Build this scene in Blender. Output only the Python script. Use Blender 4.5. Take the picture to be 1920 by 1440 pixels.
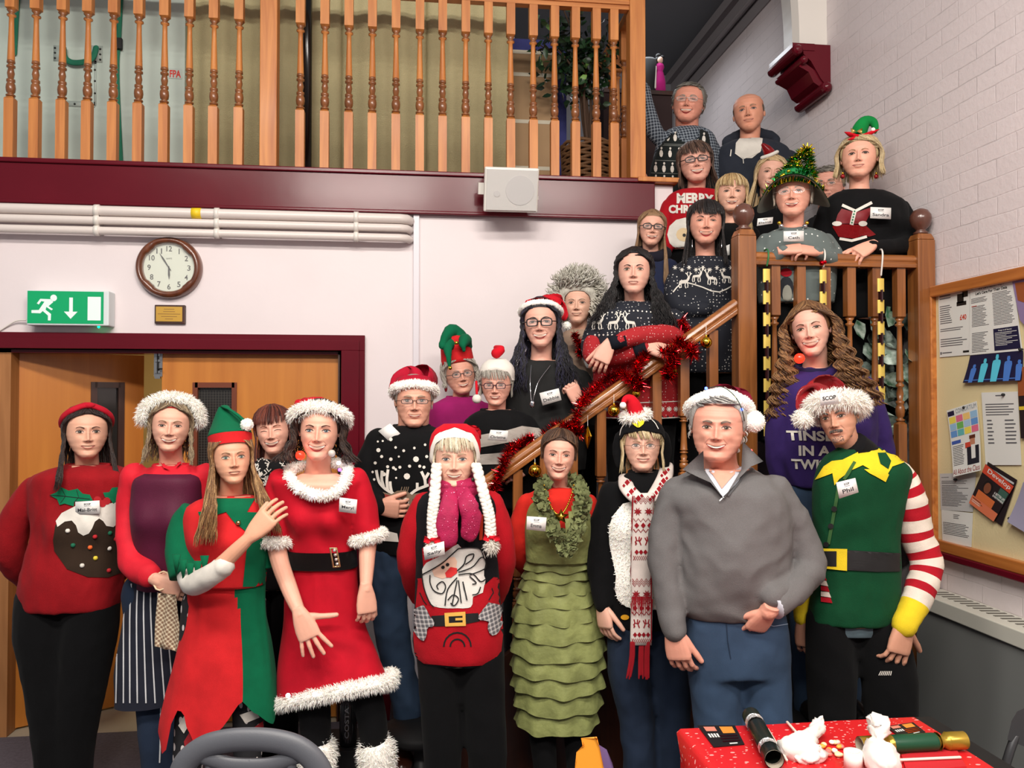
import bpy, bmesh, math, random
from mathutils import Vector, Matrix, noise
from mathutils.bvhtree import BVHTree
from mathutils.geometry import tessellate_polygon
for o in list(bpy.data.objects): bpy.data.objects.remove(o)
SC = bpy.context.scene
COL = SC.collection
R = random.Random(7)
# ---------------------------------------------------------------- camera
FPX = 1523.0
YAW, PIT = math.radians(6.92), math.radians(1.13)
CAM = Vector((0, 0, 1.72))
cd = bpy.data.cameras.new('camera'); cam = bpy.data.objects.new('camera', cd); COL.objects.link(cam)
cam.location = CAM; cam.rotation_euler = (math.pi/2 + PIT, 0, -YAW)
cd.sensor_width = 36; cd.lens = FPX/1920*36; cd.clip_start = .05
SC.camera = cam
SC.view_settings.view_transform = 'Standard'; SC.view_settings.look = 'None'
SC.view_settings.exposure = 0.0; SC.view_settings.gamma = 1; SC.view_settings.use_curve_mapping = False
CR = Vector((math.cos(YAW), -math.sin(YAW), 0))
CF = Vector((math.sin(YAW)*math.cos(PIT), math.cos(YAW)*math.cos(PIT), math.sin(PIT)))
CU = CR.cross(CF)
FH = Vector((math.sin(YAW), math.cos(YAW), 0))
UP = Vector((0, 0, 1))
def ray(px, py): return CF + CR*((px-960)/FPX) - CU*((py-720)/FPX)
def P(px, py, d): return CAM + ray(px, py)*d
def PY(px, py, Y): r = ray(px, py); return CAM + r*((Y-CAM.y)/r.y)
def PX(px, py, X): r = ray(px, py); return CAM + r*((X-CAM.x)/r.x)
def PZ(px, py, Z): r = ray(px, py); return CAM + r*((Z-CAM.z)/r.z)
# ---------------------------------------------------------------- light
w = bpy.data.worlds.new('world'); SC.world = w; w.use_nodes = True
bg = w.node_tree.nodes['Background']; bg.inputs[0].default_value = (.93, .95, 1, 1); bg.inputs[1].default_value = .27
def lamp(name, loc, sx, sy, power, col, rot=(0, 0, 0)):
 l = bpy.data.lights.new(name, 'AREA'); l.shape = 'RECTANGLE'; l.size = sx; l.size_y = sy; l.energy = power; l.color = col
 o = bpy.data.objects.new(name, l); COL.objects.link(o); o.location = loc; o.rotation_euler = rot; return o
WARM = (1, .93, .85)
lamp('ceiling_strip_light', (-1.6, .6, 4.6), 1.4, .35, 95, WARM, (math.radians(18), 0, 0))
lamp('ceiling_strip_light', (.3, .4, 4.6), 1.4, .35, 106, WARM, (math.radians(20), 0, 0))
lamp('ceiling_strip_light', (-.6, -1.6, 4.4), 1.6, .4, 122, WARM, (math.radians(38), 0, 0))
lamp('ceiling_strip_light', (1.5, -1.4, 4.4), 1.6, .4, 100, WARM, (math.radians(38), 0, 0))
lamp('stairwell_light', (1.6, 6.0, 4.4), .5, .5, 9, (.9, .95, 1))
lamp('hall_light', (-1.4, 5.9, 2.5), .6, .3, 14, (1, .86, .6))
# ---------------------------------------------------------------- materials
_m = {}
def lin(c): return tuple((x/255/12.92 if x/255 <= .04045 else ((x/255+.055)/1.055)**2.4) for x in c)
def mat(name, col, rough=.75, metal=0, bump=0, bs=60, var=0, vs=6, sss=0, emit=0, alpha=1, coat=0, trans=0, spec=None, sheen=0, stretch=None, col2=None):
 if name in _m: return _m[name]
 m = bpy.data.materials.new(name); m.use_nodes = True; nt = m.node_tree; b = nt.nodes['Principled BSDF']
 c = lin(col)+(1,)
 b.inputs['Base Color'].default_value = c; b.inputs['Roughness'].default_value = rough; b.inputs['Metallic'].default_value = metal
 if spec is not None: b.inputs['Specular IOR Level'].default_value = spec
 if sss: b.inputs['Subsurface Weight'].default_value = sss; b.inputs['Subsurface Radius'].default_value = (.012, .005, .003); b.inputs['Subsurface Scale'].default_value = 1
 if emit: b.inputs['Emission Color'].default_value = c; b.inputs['Emission Strength'].default_value = emit
 if alpha < 1: b.inputs['Alpha'].default_value = alpha
 if coat: b.inputs['Coat Weight'].default_value = coat; b.inputs['Coat Roughness'].default_value = .15
 if trans: b.inputs['Transmission Weight'].default_value = trans
 if sheen: b.inputs['Sheen Weight'].default_value = sheen
 def coord():
  tc = nt.nodes.new('ShaderNodeTexCoord'); mp = nt.nodes.new('ShaderNodeMapping'); nt.links.new(tc.outputs['Object'], mp.inputs[0])
  if stretch: mp.inputs['Scale'].default_value = stretch
  return mp.outputs[0]
 if bump:
  n = nt.nodes.new('ShaderNodeTexNoise'); n.inputs['Scale'].default_value = bs; n.inputs['Detail'].default_value = 4
  nt.links.new(coord(), n.inputs['Vector'])
  bp = nt.nodes.new('ShaderNodeBump'); bp.inputs['Strength'].default_value = bump; bp.inputs['Distance'].default_value = .01
  nt.links.new(n.outputs['Fac'], bp.inputs['Height']); nt.links.new(bp.outputs[0], b.inputs['Normal'])
 if var or col2:
  n = nt.nodes.new('ShaderNodeTexNoise'); n.inputs['Scale'].default_value = vs; n.inputs['Detail'].default_value = 5
  nt.links.new(coord(), n.inputs['Vector'])
  mx = nt.nodes.new('ShaderNodeMix'); mx.data_type = 'RGBA'
  c2 = lin(col2)+(1,) if col2 else tuple(x*(1-var) for x in c[:3])+(1,)
  mx.inputs[6].default_value = c; mx.inputs[7].default_value = c2
  rp = nt.nodes.new('ShaderNodeMapRange'); rp.inputs[1].default_value = .35; rp.inputs[2].default_value = .65
  nt.links.new(n.outputs['Fac'], rp.inputs[0]); nt.links.new(rp.outputs[0], mx.inputs[0]); nt.links.new(mx.outputs[2], b.inputs['Base Color'])
 _m[name] = m; return m
def cloth(name, col, rough=.85, bump=.12, bs=420, **k): return mat(name, col, rough, spec=.18, bump=bump, bs=bs, sheen=.02, var=k.pop('var', .15), vs=k.pop('vs', 14), **k)
def dots(name, base, dot, scale=70, thr=.25, stretch=(1, 1, 1), rough=.85):
 if name in _m: return _m[name]
 m = mat(name, base, rough); nt = m.node_tree; b = nt.nodes['Principled BSDF']
 tc = nt.nodes.new('ShaderNodeTexCoord'); mp = nt.nodes.new('ShaderNodeMapping'); mp.inputs['Scale'].default_value = stretch
 v = nt.nodes.new('ShaderNodeTexVoronoi'); v.inputs['Scale'].default_value = scale; v.inputs['Randomness'].default_value = .45
 nt.links.new(tc.outputs['Object'], mp.inputs[0]); nt.links.new(mp.outputs[0], v.inputs['Vector'])
 l = nt.nodes.new('ShaderNodeMath'); l.operation = 'LESS_THAN'; l.inputs[1].default_value = thr; nt.links.new(v.outputs['Distance'], l.inputs[0])
 mx = nt.nodes.new('ShaderNodeMix'); mx.data_type = 'RGBA'; mx.inputs[6].default_value = lin(base)+(1,); mx.inputs[7].default_value = lin(dot)+(1,)
 nt.links.new(l.outputs[0], mx.inputs[0]); nt.links.new(mx.outputs[2], b.inputs['Base Color']); return m
def plaid(name, c1, c2, c3, s=40, rot=.2):
 if name in _m: return _m[name]
 m = mat(name, c1, .85); nt = m.node_tree; b = nt.nodes['Principled BSDF']
 tc = nt.nodes.new('ShaderNodeTexCoord'); mp = nt.nodes.new('ShaderNodeMapping'); mp.inputs['Rotation'].default_value = (0, rot, 0); nt.links.new(tc.outputs['Object'], mp.inputs[0])
 cur = None
 for ax, cc, sc, th in (('X', c2, s, .6), ('Z', c2, s, .6), ('X', c3, s, .95), ('Z', c3, s, .95)):
  wv = nt.nodes.new('ShaderNodeTexWave'); wv.bands_direction = ax; wv.inputs['Scale'].default_value = sc/6.28
  if cc is c3: wv.inputs['Phase Offset'].default_value = 3
  nt.links.new(mp.outputs[0], wv.inputs['Vector'])
  g = nt.nodes.new('ShaderNodeMath'); g.operation = 'GREATER_THAN'; g.inputs[1].default_value = th; nt.links.new(wv.outputs['Fac'], g.inputs[0])
  h = nt.nodes.new('ShaderNodeMath'); h.operation = 'MULTIPLY'; h.inputs[1].default_value = .55; nt.links.new(g.outputs[0], h.inputs[0])
  mx = nt.nodes.new('ShaderNodeMix'); mx.data_type = 'RGBA'; mx.inputs[6].default_value = lin(c1)+(1,); mx.inputs[7].default_value = lin(cc)+(1,)
  if cur: nt.links.new(cur, mx.inputs[6])
  nt.links.new(h.outputs[0], mx.inputs[0]); cur = mx.outputs[2]
 nt.links.new(cur, b.inputs['Base Color']); return m
def wood(name, c1, c2, rough=.35, axis='Z', coat=.3, sc=9):
 if name in _m: return _m[name]
 m = mat(name, c1, rough, coat=coat); nt = m.node_tree; b = nt.nodes['Principled BSDF']
 tc = nt.nodes.new('ShaderNodeTexCoord'); mp = nt.nodes.new('ShaderNodeMapping')
 s = [sc*3, sc*3, sc*3]; s['XYZ'.index(axis)] = sc*.18; mp.inputs['Scale'].default_value = s
 n = nt.nodes.new('ShaderNodeTexNoise'); n.inputs['Scale'].default_value = 1; n.inputs['Detail'].default_value = 6; n.inputs['Distortion'].default_value = .8
 oi = nt.nodes.new('ShaderNodeObjectInfo'); ad = nt.nodes.new('ShaderNodeVectorMath'); ad.operation = 'ADD'
 nt.links.new(tc.outputs['Object'], ad.inputs[0]); nt.links.new(oi.outputs['Location'], ad.inputs[1])
 nt.links.new(ad.outputs[0], mp.inputs[0]); nt.links.new(mp.outputs[0], n.inputs['Vector'])
 cr = nt.nodes.new('ShaderNodeValToRGB'); cr.color_ramp.elements[0].position = .3; cr.color_ramp.elements[1].position = .7
 cr.color_ramp.elements[0].color = lin(c2)+(1,); cr.color_ramp.elements[1].color = lin(c1)+(1,)
 nt.links.new(n.outputs['Fac'], cr.inputs[0]); nt.links.new(cr.outputs[0], b.inputs['Base Color']); return m
# ---------------------------------------------------------------- mesh builder
def crom(pts, n):
 pts = [tuple(p) for p in pts]; k = len(pts)
 if k == 2:
  return [tuple(a+(b-a)*i/(n-1) for a, b in zip(*pts)) for i in range(n)]
 out = []
 for i in range(n):
  t = i/(n-1)*(k-1); j = min(int(t), k-2); u = t-j
  p0 = pts[max(j-1, 0)]; p1 = pts[j]; p2 = pts[j+1]; p3 = pts[min(j+2, k-1)]
  out.append(tuple(.5*((2*b)+(-a+c)*u+(2*a-5*b+4*c-d)*u*u+(-a+3*b-3*c+d)*u**3) for a, b, c, d in zip(p0, p1, p2, p3)))
 return out
def interp(tab, x):
 if x <= tab[0][0]: return tab[0][1]
 for (a, b), (c, d) in zip(tab, tab[1:]):
  if x <= c:
   t = (x-a)/(c-a); t = t*t*(3-2*t)*.5+t*.5; return b+(d-b)*t
 return tab[-1][1]
class MB:
 def __init__(s): s.v = []; s.f = []; s.m = []; s.ms = []; s.bvh = None
 def mi(s, m):
  if m not in s.ms: s.ms.append(m)
  return s.ms.index(m)
 def add(s, vs, fs, m, ms=None):
  o = len(s.v); s.v += [Vector(v) for v in vs]; s.f += [tuple(i+o for i in f) for f in fs]
  s.m += [s.mi(m)]*len(fs) if ms is None else [s.mi(x) for x in ms]
  return s
 def rings(s, rings, m, cap=True, mf=None, closed=True):
  n = len(rings[0]); vs = [p for r in rings for p in r]; fs = []; ms = []
  for i in range(len(rings)-1):
   for j in range(n if closed else n-1):
    k = (j+1) % n
    fs.append((i*n+j, i*n+k, (i+1)*n+k, (i+1)*n+j)); ms.append(mf(i, j) if mf else m)
  if cap and closed:
   for idx, rev in ((0, True), (len(rings)-1, False)):
    c = sum((Vector(p) for p in rings[idx]), Vector())/n; vs.append(c); ci = len(vs)-1
    for j in range(n):
     k = (j+1) % n; a, b = idx*n+j, idx*n+k
     fs.append((b, a, ci) if rev else (a, b, ci)); ms.append(m if not mf else mf(min(idx, len(rings)-2), j))
  return s.add(vs, fs, m, ms)
 def tube(s, path, rad, m, n=10, flat=1, up=None, res=None, mf=None, cap=True, round_=True):
  if not isinstance(rad, (list, tuple)): rad = [rad]*len(path)
  pr = [tuple(p)+(r,) for p, r in zip(path, rad)]
  if res: pr = crom(pr, res)
  pts = [Vector(p[:3]) for p in pr]; rs = [max(p[3], 1e-4) for p in pr]
  tans = []
  for i in range(len(pts)):
   t = pts[min(i+1, len(pts)-1)]-pts[max(i-1, 0)]; tans.append(t.normalized() if t.length > 1e-9 else UP.copy())
  if round_ and cap:
   r0, r1 = rs[0], rs[-1]; p0, p1 = pts[0], pts[-1]; t0, t1 = tans[0], tans[-1]
   pre = [(p0-t0*r0*math.sin(a), r0*math.cos(a)) for a in (1.45, 1.0, .5)]; post = [(p1+t1*r1*math.sin(a), r1*math.cos(a)) for a in (.5, 1.0, 1.45)]
   pts = [a for a, _ in pre]+pts+[a for a, _ in post]; rs = [b for _, b in pre]+rs+[b for _, b in post]; tans = [t0]*3+tans+[t1]*3
  u = Vector(up) if up else (UP if abs(tans[0].z) < .9 else Vector((0, -1, 0)))
  rings = []
  for p, r, t in zip(pts, rs, tans):
   a = t.cross(u)
   if a.length < 1e-5: a = t.cross(Vector((1, 0, .1)))
   a.normalize(); b = t.cross(a).normalized()
   if not up: u = -b
   rings.append([p+a*(r*math.cos(q))+b*(r*flat*math.sin(q)) for q in (2*math.pi*i/n for i in range(n))])
  return s.rings(rings, m, cap, mf)
 def box(s, a, b, m, M=None):
  x0, y0, z0 = a; x1, y1, z1 = b
  vs = [Vector(p) for p in ((x0, y0, z0), (x1, y0, z0), (x1, y1, z0), (x0, y1, z0), (x0, y0, z1), (x1, y0, z1), (x1, y1, z1), (x0, y1, z1))]
  if M: vs = [M @ v for v in vs]
  return s.add(vs, [(0, 3, 2, 1), (4, 5, 6, 7), (0, 1, 5, 4), (1, 2, 6, 5), (2, 3, 7, 6), (3, 0, 4, 7)], m)
 def ball(s, c, r, m, nu=16, nv=10, M=None, mf=None):
  if not isinstance(r, (tuple, list)): r = (r, r, r)
  rings = []
  for i in range(1, nv):
   a = math.pi*i/nv; ring = []
   for j in range(nu):
    q = 2*math.pi*j/nu; v = Vector((r[0]*math.sin(a)*math.cos(q), r[1]*math.sin(a)*math.sin(q), -r[2]*math.cos(a)))
    if M: v = M @ v
    ring.append(v+Vector(c))
   rings.append(ring)
  return s.rings(rings, m, True, mf)
 def lathe(s, c, prof, m, n=14, mf=None, ax=None):
  return s.rings([[Vector(c)+Vector((r*math.cos(2*math.pi*j/n), r*math.sin(2*math.pi*j/n), z)) for j in range(n)] for r, z in prof], m, True, mf)
 def prism(s, pts2, f0, f1, m):
  n = len(pts2); A = [f0(*p) for p in pts2]; B = [f1(*p) for p in pts2]
  tri = tessellate_polygon([[Vector((p[0], p[1], 0)) for p in pts2]])
  fs = [tuple(t) for t in tri]+[tuple(n+i for i in reversed(t)) for t in tri]+[(i, (i+1) % n, n+(i+1) % n, n+i) for i in range(n)]
  return s.add(A+B, fs, m)
 def blades(s, pts, m, L, wd, k=1, rnd=R, jit=.6, ms=None, droop=0):
  vs = []; fs = []; mm = []
  for p, nrm in pts:
   for _ in range(k):
    d = (nrm+Vector((rnd.uniform(-1, 1), rnd.uniform(-1, 1), rnd.uniform(-1, 1)))*jit).normalized()
    sd = d.cross(Vector((rnd.uniform(-1, 1), rnd.uniform(-1, 1), rnd.uniform(-1, 1))))
    if sd.length < .01: continue
    sd = sd.normalized()*wd; l = L*rnd.uniform(.5, 1.15); o = len(vs)
    e = p+d*l-UP*droop*l; mid = p+d*l*.55
    vs += [p-sd, p+sd, mid+sd*.8, mid-sd*.8, e]; fs += [(o, o+1, o+2, o+3), (o+3, o+2, o+4)]
    x = rnd.choice(ms) if ms else m; mm += [x, x]
  return s.add(vs, fs, m, mm)
 def surf_samples(s, n, rnd=R, lo=0):
  fs = s.f[lo:]; ars = []
  for f in fs:
   a, b, c = s.v[f[0]], s.v[f[1]], s.v[f[2]]; ars.append(((b-a).cross(c-a)).length*(1 if len(f) > 3 else .5))
  out = []
  for f in rnd.choices(fs, ars, k=n):
   q = [s.v[i] for i in f]; nr = (q[1]-q[0]).cross(q[2]-q[0])
   if nr.length < 1e-12: continue
   nr.normalize()
   a, b = rnd.random(), rnd.random()
   if len(q) == 4: p = (q[0]*(1-a)+q[1]*a)*(1-b)+(q[3]*(1-a)+q[2]*a)*b
   else:
    if a+b > 1: a, b = 1-a, 1-b
    p = q[0]+(q[1]-q[0])*a+(q[2]-q[0])*b
   out.append((p, nr))
  return out
 def fur(s, n, m, L, wd=.0012, lo=0, jit=.7, ms=None, sign=1, droop=.2):
  pts = s.surf_samples(n, lo=lo); pts = [(p, q*sign) for p, q in pts]
  return s.blades(pts, m, L, wd, jit=jit, ms=ms, droop=droop)
 def me(s, base=None):
  b = Vector(base) if base else Vector()
  me = bpy.data.meshes.new('m'); me.from_pydata([v-b for v in s.v], [], s.f)
  for m in s.ms: me.materials.append(m)
  me.polygons.foreach_set('material_index', s.m); me.polygons.foreach_set('use_smooth', [True]*len(s.f)); me.update(); return me
 def remesh(s, voxel=.008, it=3):
  me = s.me(); bm = bmesh.new(); bm.from_mesh(me); bmesh.ops.recalc_face_normals(bm, faces=bm.faces); bm.to_mesh(me); bm.free()
  o = bpy.data.objects.new('tmp', me); COL.objects.link(o)
  r = o.modifiers.new('r', 'REMESH'); r.mode = 'VOXEL'; r.voxel_size = voxel
  if it: q = o.modifiers.new('s', 'SMOOTH'); q.factor = .6; q.iterations = it
  dg = bpy.context.evaluated_depsgraph_get(); e = o.evaluated_get(dg); m2 = e.to_mesh()
  vs = [v.co.copy() for v in m2.vertices]; fs = [tuple(p.vertices) for p in m2.polygons]
  e.to_mesh_clear(); bpy.data.objects.remove(o); bpy.data.meshes.remove(me)
  m = s.ms[0]; s.v = vs; s.f = fs; s.ms = [m]; s.m = [0]*len(fs); return s
 def folds(s, amp, fr=(9, 9, 5), seed=0):
  n = [Vector() for _ in s.v]
  for f in s.f:
   q = (s.v[f[1]]-s.v[f[0]]).cross(s.v[f[2]]-s.v[f[0]])
   for i in f: n[i] += q
  for i, v in enumerate(s.v):
   if n[i].length < 1e-12: continue
   q = Vector((v.x*fr[0]+seed, v.y*fr[1], v.z*fr[2]))
   q2 = q+Vector((noise.noise(q*.7), noise.noise(q*.7+Vector((5, 5, 5))), 0))*1.4
   h = 1-2*abs(noise.noise(q2)); h2 = noise.noise(q*3.1)
   s.v[i] = v+n[i].normalized()*amp*(h*.8-.5+h2*.5)
  return s
 # --- decals: pattern pieces laid on the surface where the photograph shows them
 def getbvh(s):
  if not s.bvh: s.nf = len(s.f); s.bvh = BVHTree.FromPolygons(s.v, s.f)
  return s.bvh
 def _lay(s, p2, tris, m, off, mapf=None, thr=9):
  b = s.getbvh(); vs = [tuple(p) for p in p2]; T = [tuple(t) for t in tris]
  for _ in range(7):
   mid = {}; NT = []; any_ = False
   def sp(i, j):
    a, c = vs[i], vs[j]
    if math.hypot(a[0]-c[0], a[1]-c[1]) <= thr: return None
    k = (min(i, j), max(i, j))
    if k not in mid: mid[k] = len(vs); vs.append(((a[0]+c[0])/2, (a[1]+c[1])/2))
    return mid[k]
   for (i, j, k) in T:
    a, c, e = sp(i, j), sp(j, k), sp(k, i); cnt = sum(x is not None for x in (a, c, e))
    if cnt == 0: NT.append((i, j, k)); continue
    any_ = True
    if cnt == 3: NT += [(i, a, e), (a, j, c), (e, c, k), (a, c, e)]
    elif cnt == 1:
     if a is not None: NT += [(i, a, k), (a, j, k)]
     elif c is not None: NT += [(i, j, c), (i, c, k)]
     else: NT += [(i, j, e), (e, j, k)]
    else:
     if a is None: NT += [(k, e, c), (e, i, j), (e, j, c)]
     elif c is None: NT += [(i, a, e), (a, j, k), (a, k, e)]
     else: NT += [(j, c, a), (i, a, c), (i, c, k)]
   T = NT
   if not any_: break
  out = []; 
  for x, y in vs:
   r = ray(x, y).normalized(); loc, nr, idx, dist = b.ray_cast(CAM, r)
   if loc is None: out.append(None); continue
   if nr.dot(r) > 0: nr = -nr
   out.append(loc+(nr*.6-r*.6)*off)
  ok = [i for i, o in enumerate(out) if o is not None]; re = {i: n for n, i in enumerate(ok)}
  fs = []
  for t in T:
   if all(i in re for i in t):
    q = [out[i] for i in t]
    if max((q[0]-q[1]).length, (q[1]-q[2]).length, (q[2]-q[0]).length) < .16:
     nn = (q[1]-q[0]).cross(q[2]-q[0])
     fs.append(tuple(re[i] for i in (t if nn.dot(q[0]-CAM) < 0 else t[::-1])))
  s.add([out[i] for i in ok], fs, m)
 def dp(s, m, pts, off=.003, sm=0):
  if sm: pts = crom(list(pts)+[pts[0]], len(pts)*sm)[:-1]
  t = tessellate_polygon([[Vector((p[0], p[1], 0)) for p in pts]]); s._lay(pts, t, m, off); return s
 def dc(s, m, x, y, r, ry=None, off=.003, n=12):
  ry = ry or r; return s.dp(m, [(x+r*math.cos(2*math.pi*i/n), y+ry*math.sin(2*math.pi*i/n)) for i in range(n)], off)
 def dl(s, m, pts, wd, off=.0035, sm=0):
  if sm: pts = crom(pts, len(pts)*sm)
  L = []; Rr = []
  for i, p in enumerate(pts):
   a = pts[max(i-1, 0)]; b = pts[min(i+1, len(pts)-1)]; dx, dy = b[0]-a[0], b[1]-a[1]; l = math.hypot(dx, dy) or 1
   L.append((p[0]-dy/l*wd/2, p[1]+dx/l*wd/2)); Rr.append((p[0]+dy/l*wd/2, p[1]-dx/l*wd/2))
  n = len(pts); tr = []
  for i in range(n-1): tr += [(i, i+1, n+i), (i+1, n+i+1, n+i)]
  s._lay(L+Rr, tr, m, off); return s
 def dt(s, m, txt, quad, off=.0035, bold=.02):
  v, t = text2(txt, bold); (ax, ay), (bx, by), (cx, cy), (dx, dy) = quad   # tl tr br bl
  p = [((ax*(1-u)+bx*u)*q+(dx*(1-u)+cx*u)*(1-q), (ay*(1-u)+by*u)*q+(dy*(1-u)+cy*u)*(1-q)) for u, q in v]
  s._lay(p, t, m, off, thr=14); return s
_tx = {}
def text2(txt, bold=.02):
 if (txt, bold) in _tx: return _tx[(txt, bold)]
 c = bpy.data.curves.new('t', 'FONT'); c.body = txt; c.offset = bold; c.resolution_u = 3; c.align_x = 'LEFT'
 o = bpy.data.objects.new('t', c); COL.objects.link(o)
 dg = bpy.context.evaluated_depsgraph_get(); e = o.evaluated_get(dg); m = e.to_mesh(); m.calc_loop_triangles()
 v = [(p.co.x, p.co.y) for p in m.vertices]; t = [tuple(x.vertices) for x in m.loop_triangles]
 e.to_mesh_clear(); bpy.data.objects.remove(o); bpy.data.curves.remove(c)
 x0, x1 = min(p[0] for p in v), max(p[0] for p in v); y0, y1 = min(p[1] for p in v), max(p[1] for p in v)
 v = [((x-x0)/(x1-x0), (y-y0)/(y1-y0)) for x, y in v]; _tx[(txt, bold)] = (v, t); return v, t
def lay3(mb, m, txt, f, bold=.02):
 v, t = text2(txt, bold); mb.add([f(*p) for p in v], t, m)
def quad3(mb, m, f, u0, v0, u1, v1): mb.add([f(u0, v0), f(u1, v0), f(u1, v1), f(u0, v1)], [(0, 1, 2, 3)], m)
ORD = ('first', 'second', 'third', 'fourth', 'fifth', 'sixth', 'seventh', 'eighth', 'ninth', 'tenth', 'eleventh', 'twelfth', 'thirteenth', 'fourteenth', 'fifteenth', 'sixteenth', 'seventeenth', 'eighteenth', 'nineteenth', 'twentieth', 'twenty-first', 'twenty-second', 'twenty-third', 'twenty-fourth', 'twenty-fifth')
def obj(name, mb, parent=None, base=(0, 0, 0), flat=False):
 me = mb.me(base); me.name = name
 if flat: me.polygons.foreach_set('use_smooth', [False]*len(me.polygons))
 o = bpy.data.objects.new(name, me); COL.objects.link(o)
 if parent: o.parent = parent
 else: o.location = base
 return o
def tag(o, label=None, cat=None, group=None, kind=None):
 if label: o['label'] = label
 if cat: o['category'] = cat
 if group: o['group'] = group
 if kind: o['kind'] = kind
 return o
def thing(name, label, cat, base, group=None):
 o = bpy.data.objects.new(name, None); COL.objects.link(o); o.location = base; o.empty_display_size = .1
 return tag(o, label, cat, group)
def single(name, mb, label, cat, base, group=None, flat=False): return tag(obj(name, mb, None, base, flat), label, cat, group)
def struct(name, mb, parent=None, flat=True):
 o = obj(name, mb, parent, (0, 0, 0), flat)
 if not parent: o['kind'] = 'structure'
 return o
def bevel(o, w=.004, seg=2):
 b = o.modifiers.new('bevel', 'BEVEL'); b.width = w; b.segments = seg; b.limit_method = 'ANGLE'; return o
# ================================================================ ROOM
YB = 4.46; XR = 2.41; YS = 3.525; LZ = 1.30; MZ = 2.95
white_wall = mat('cream_pink_plaster', (228, 217, 218), .55, bump=.05, bs=30, var=.04, vs=2)
maroon = mat('maroon_gloss_paint', (96, 16, 30), .2, bump=.05, bs=7, spec=.3, var=.12, vs=3)
pine = wood('varnished_pine', (206, 134, 68), (170, 98, 44), .5, coat=.04)
pine_d = wood('varnished_pine_turned', (150, 92, 50), (108, 62, 32), .3)
oak = wood('stained_stair_timber', (158, 98, 50), (112, 64, 30), .32)
oakx = wood('stained_handrail_timber', (168, 104, 52), (118, 68, 32), .25, 'X')
door_m = wood('orange_door_veneer', (200, 126, 48), (180, 106, 36), .42, coat=.1, sc=4)
dark_wood = wood('dark_timber', (70, 34, 20), (44, 22, 14), .4)
carpet = mat('grey_purple_carpet', (92, 84, 92), .95, bump=.5, bs=300, var=.25, vs=60)
vinyl = mat('pale_hall_vinyl', (170, 160, 140), .5, var=.1, vs=8)
cream = mat('hall_cream_paint', (226, 200, 140), .7)
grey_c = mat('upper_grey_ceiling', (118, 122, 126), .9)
black = mat('matt_black', (14, 14, 16), .7)
whitep = mat('white_gloss_paint', (226, 220, 212), .35)
fl = MB(); fl.box((-4.5, -1.5, -.05), (XR+.1, YB, 0), carpet); struct('floor', fl)
f2 = MB(); f2.box((-3.2, YB, -.05), (.6, 7.2, -.002), vinyl); struct('floor_hall', f2)
xdl = PY(-6, 700, YB).x; xdr = PY(637, 700, YB).x; zdt = PY(300, 657, YB).z
xwe = PY(1262, 500, YB).x
wb = MB()
wb.box((-4.5, YB, 0), (xdl, YB+.12, 2.8), white_wall); wb.box((xdl, YB, zdt), (xdr, YB+.12, 2.8), white_wall)
wb.box((xdr, YB, 0), (xwe, YB+.12, 2.94), white_wall); struct('wall_back', wb)
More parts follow.
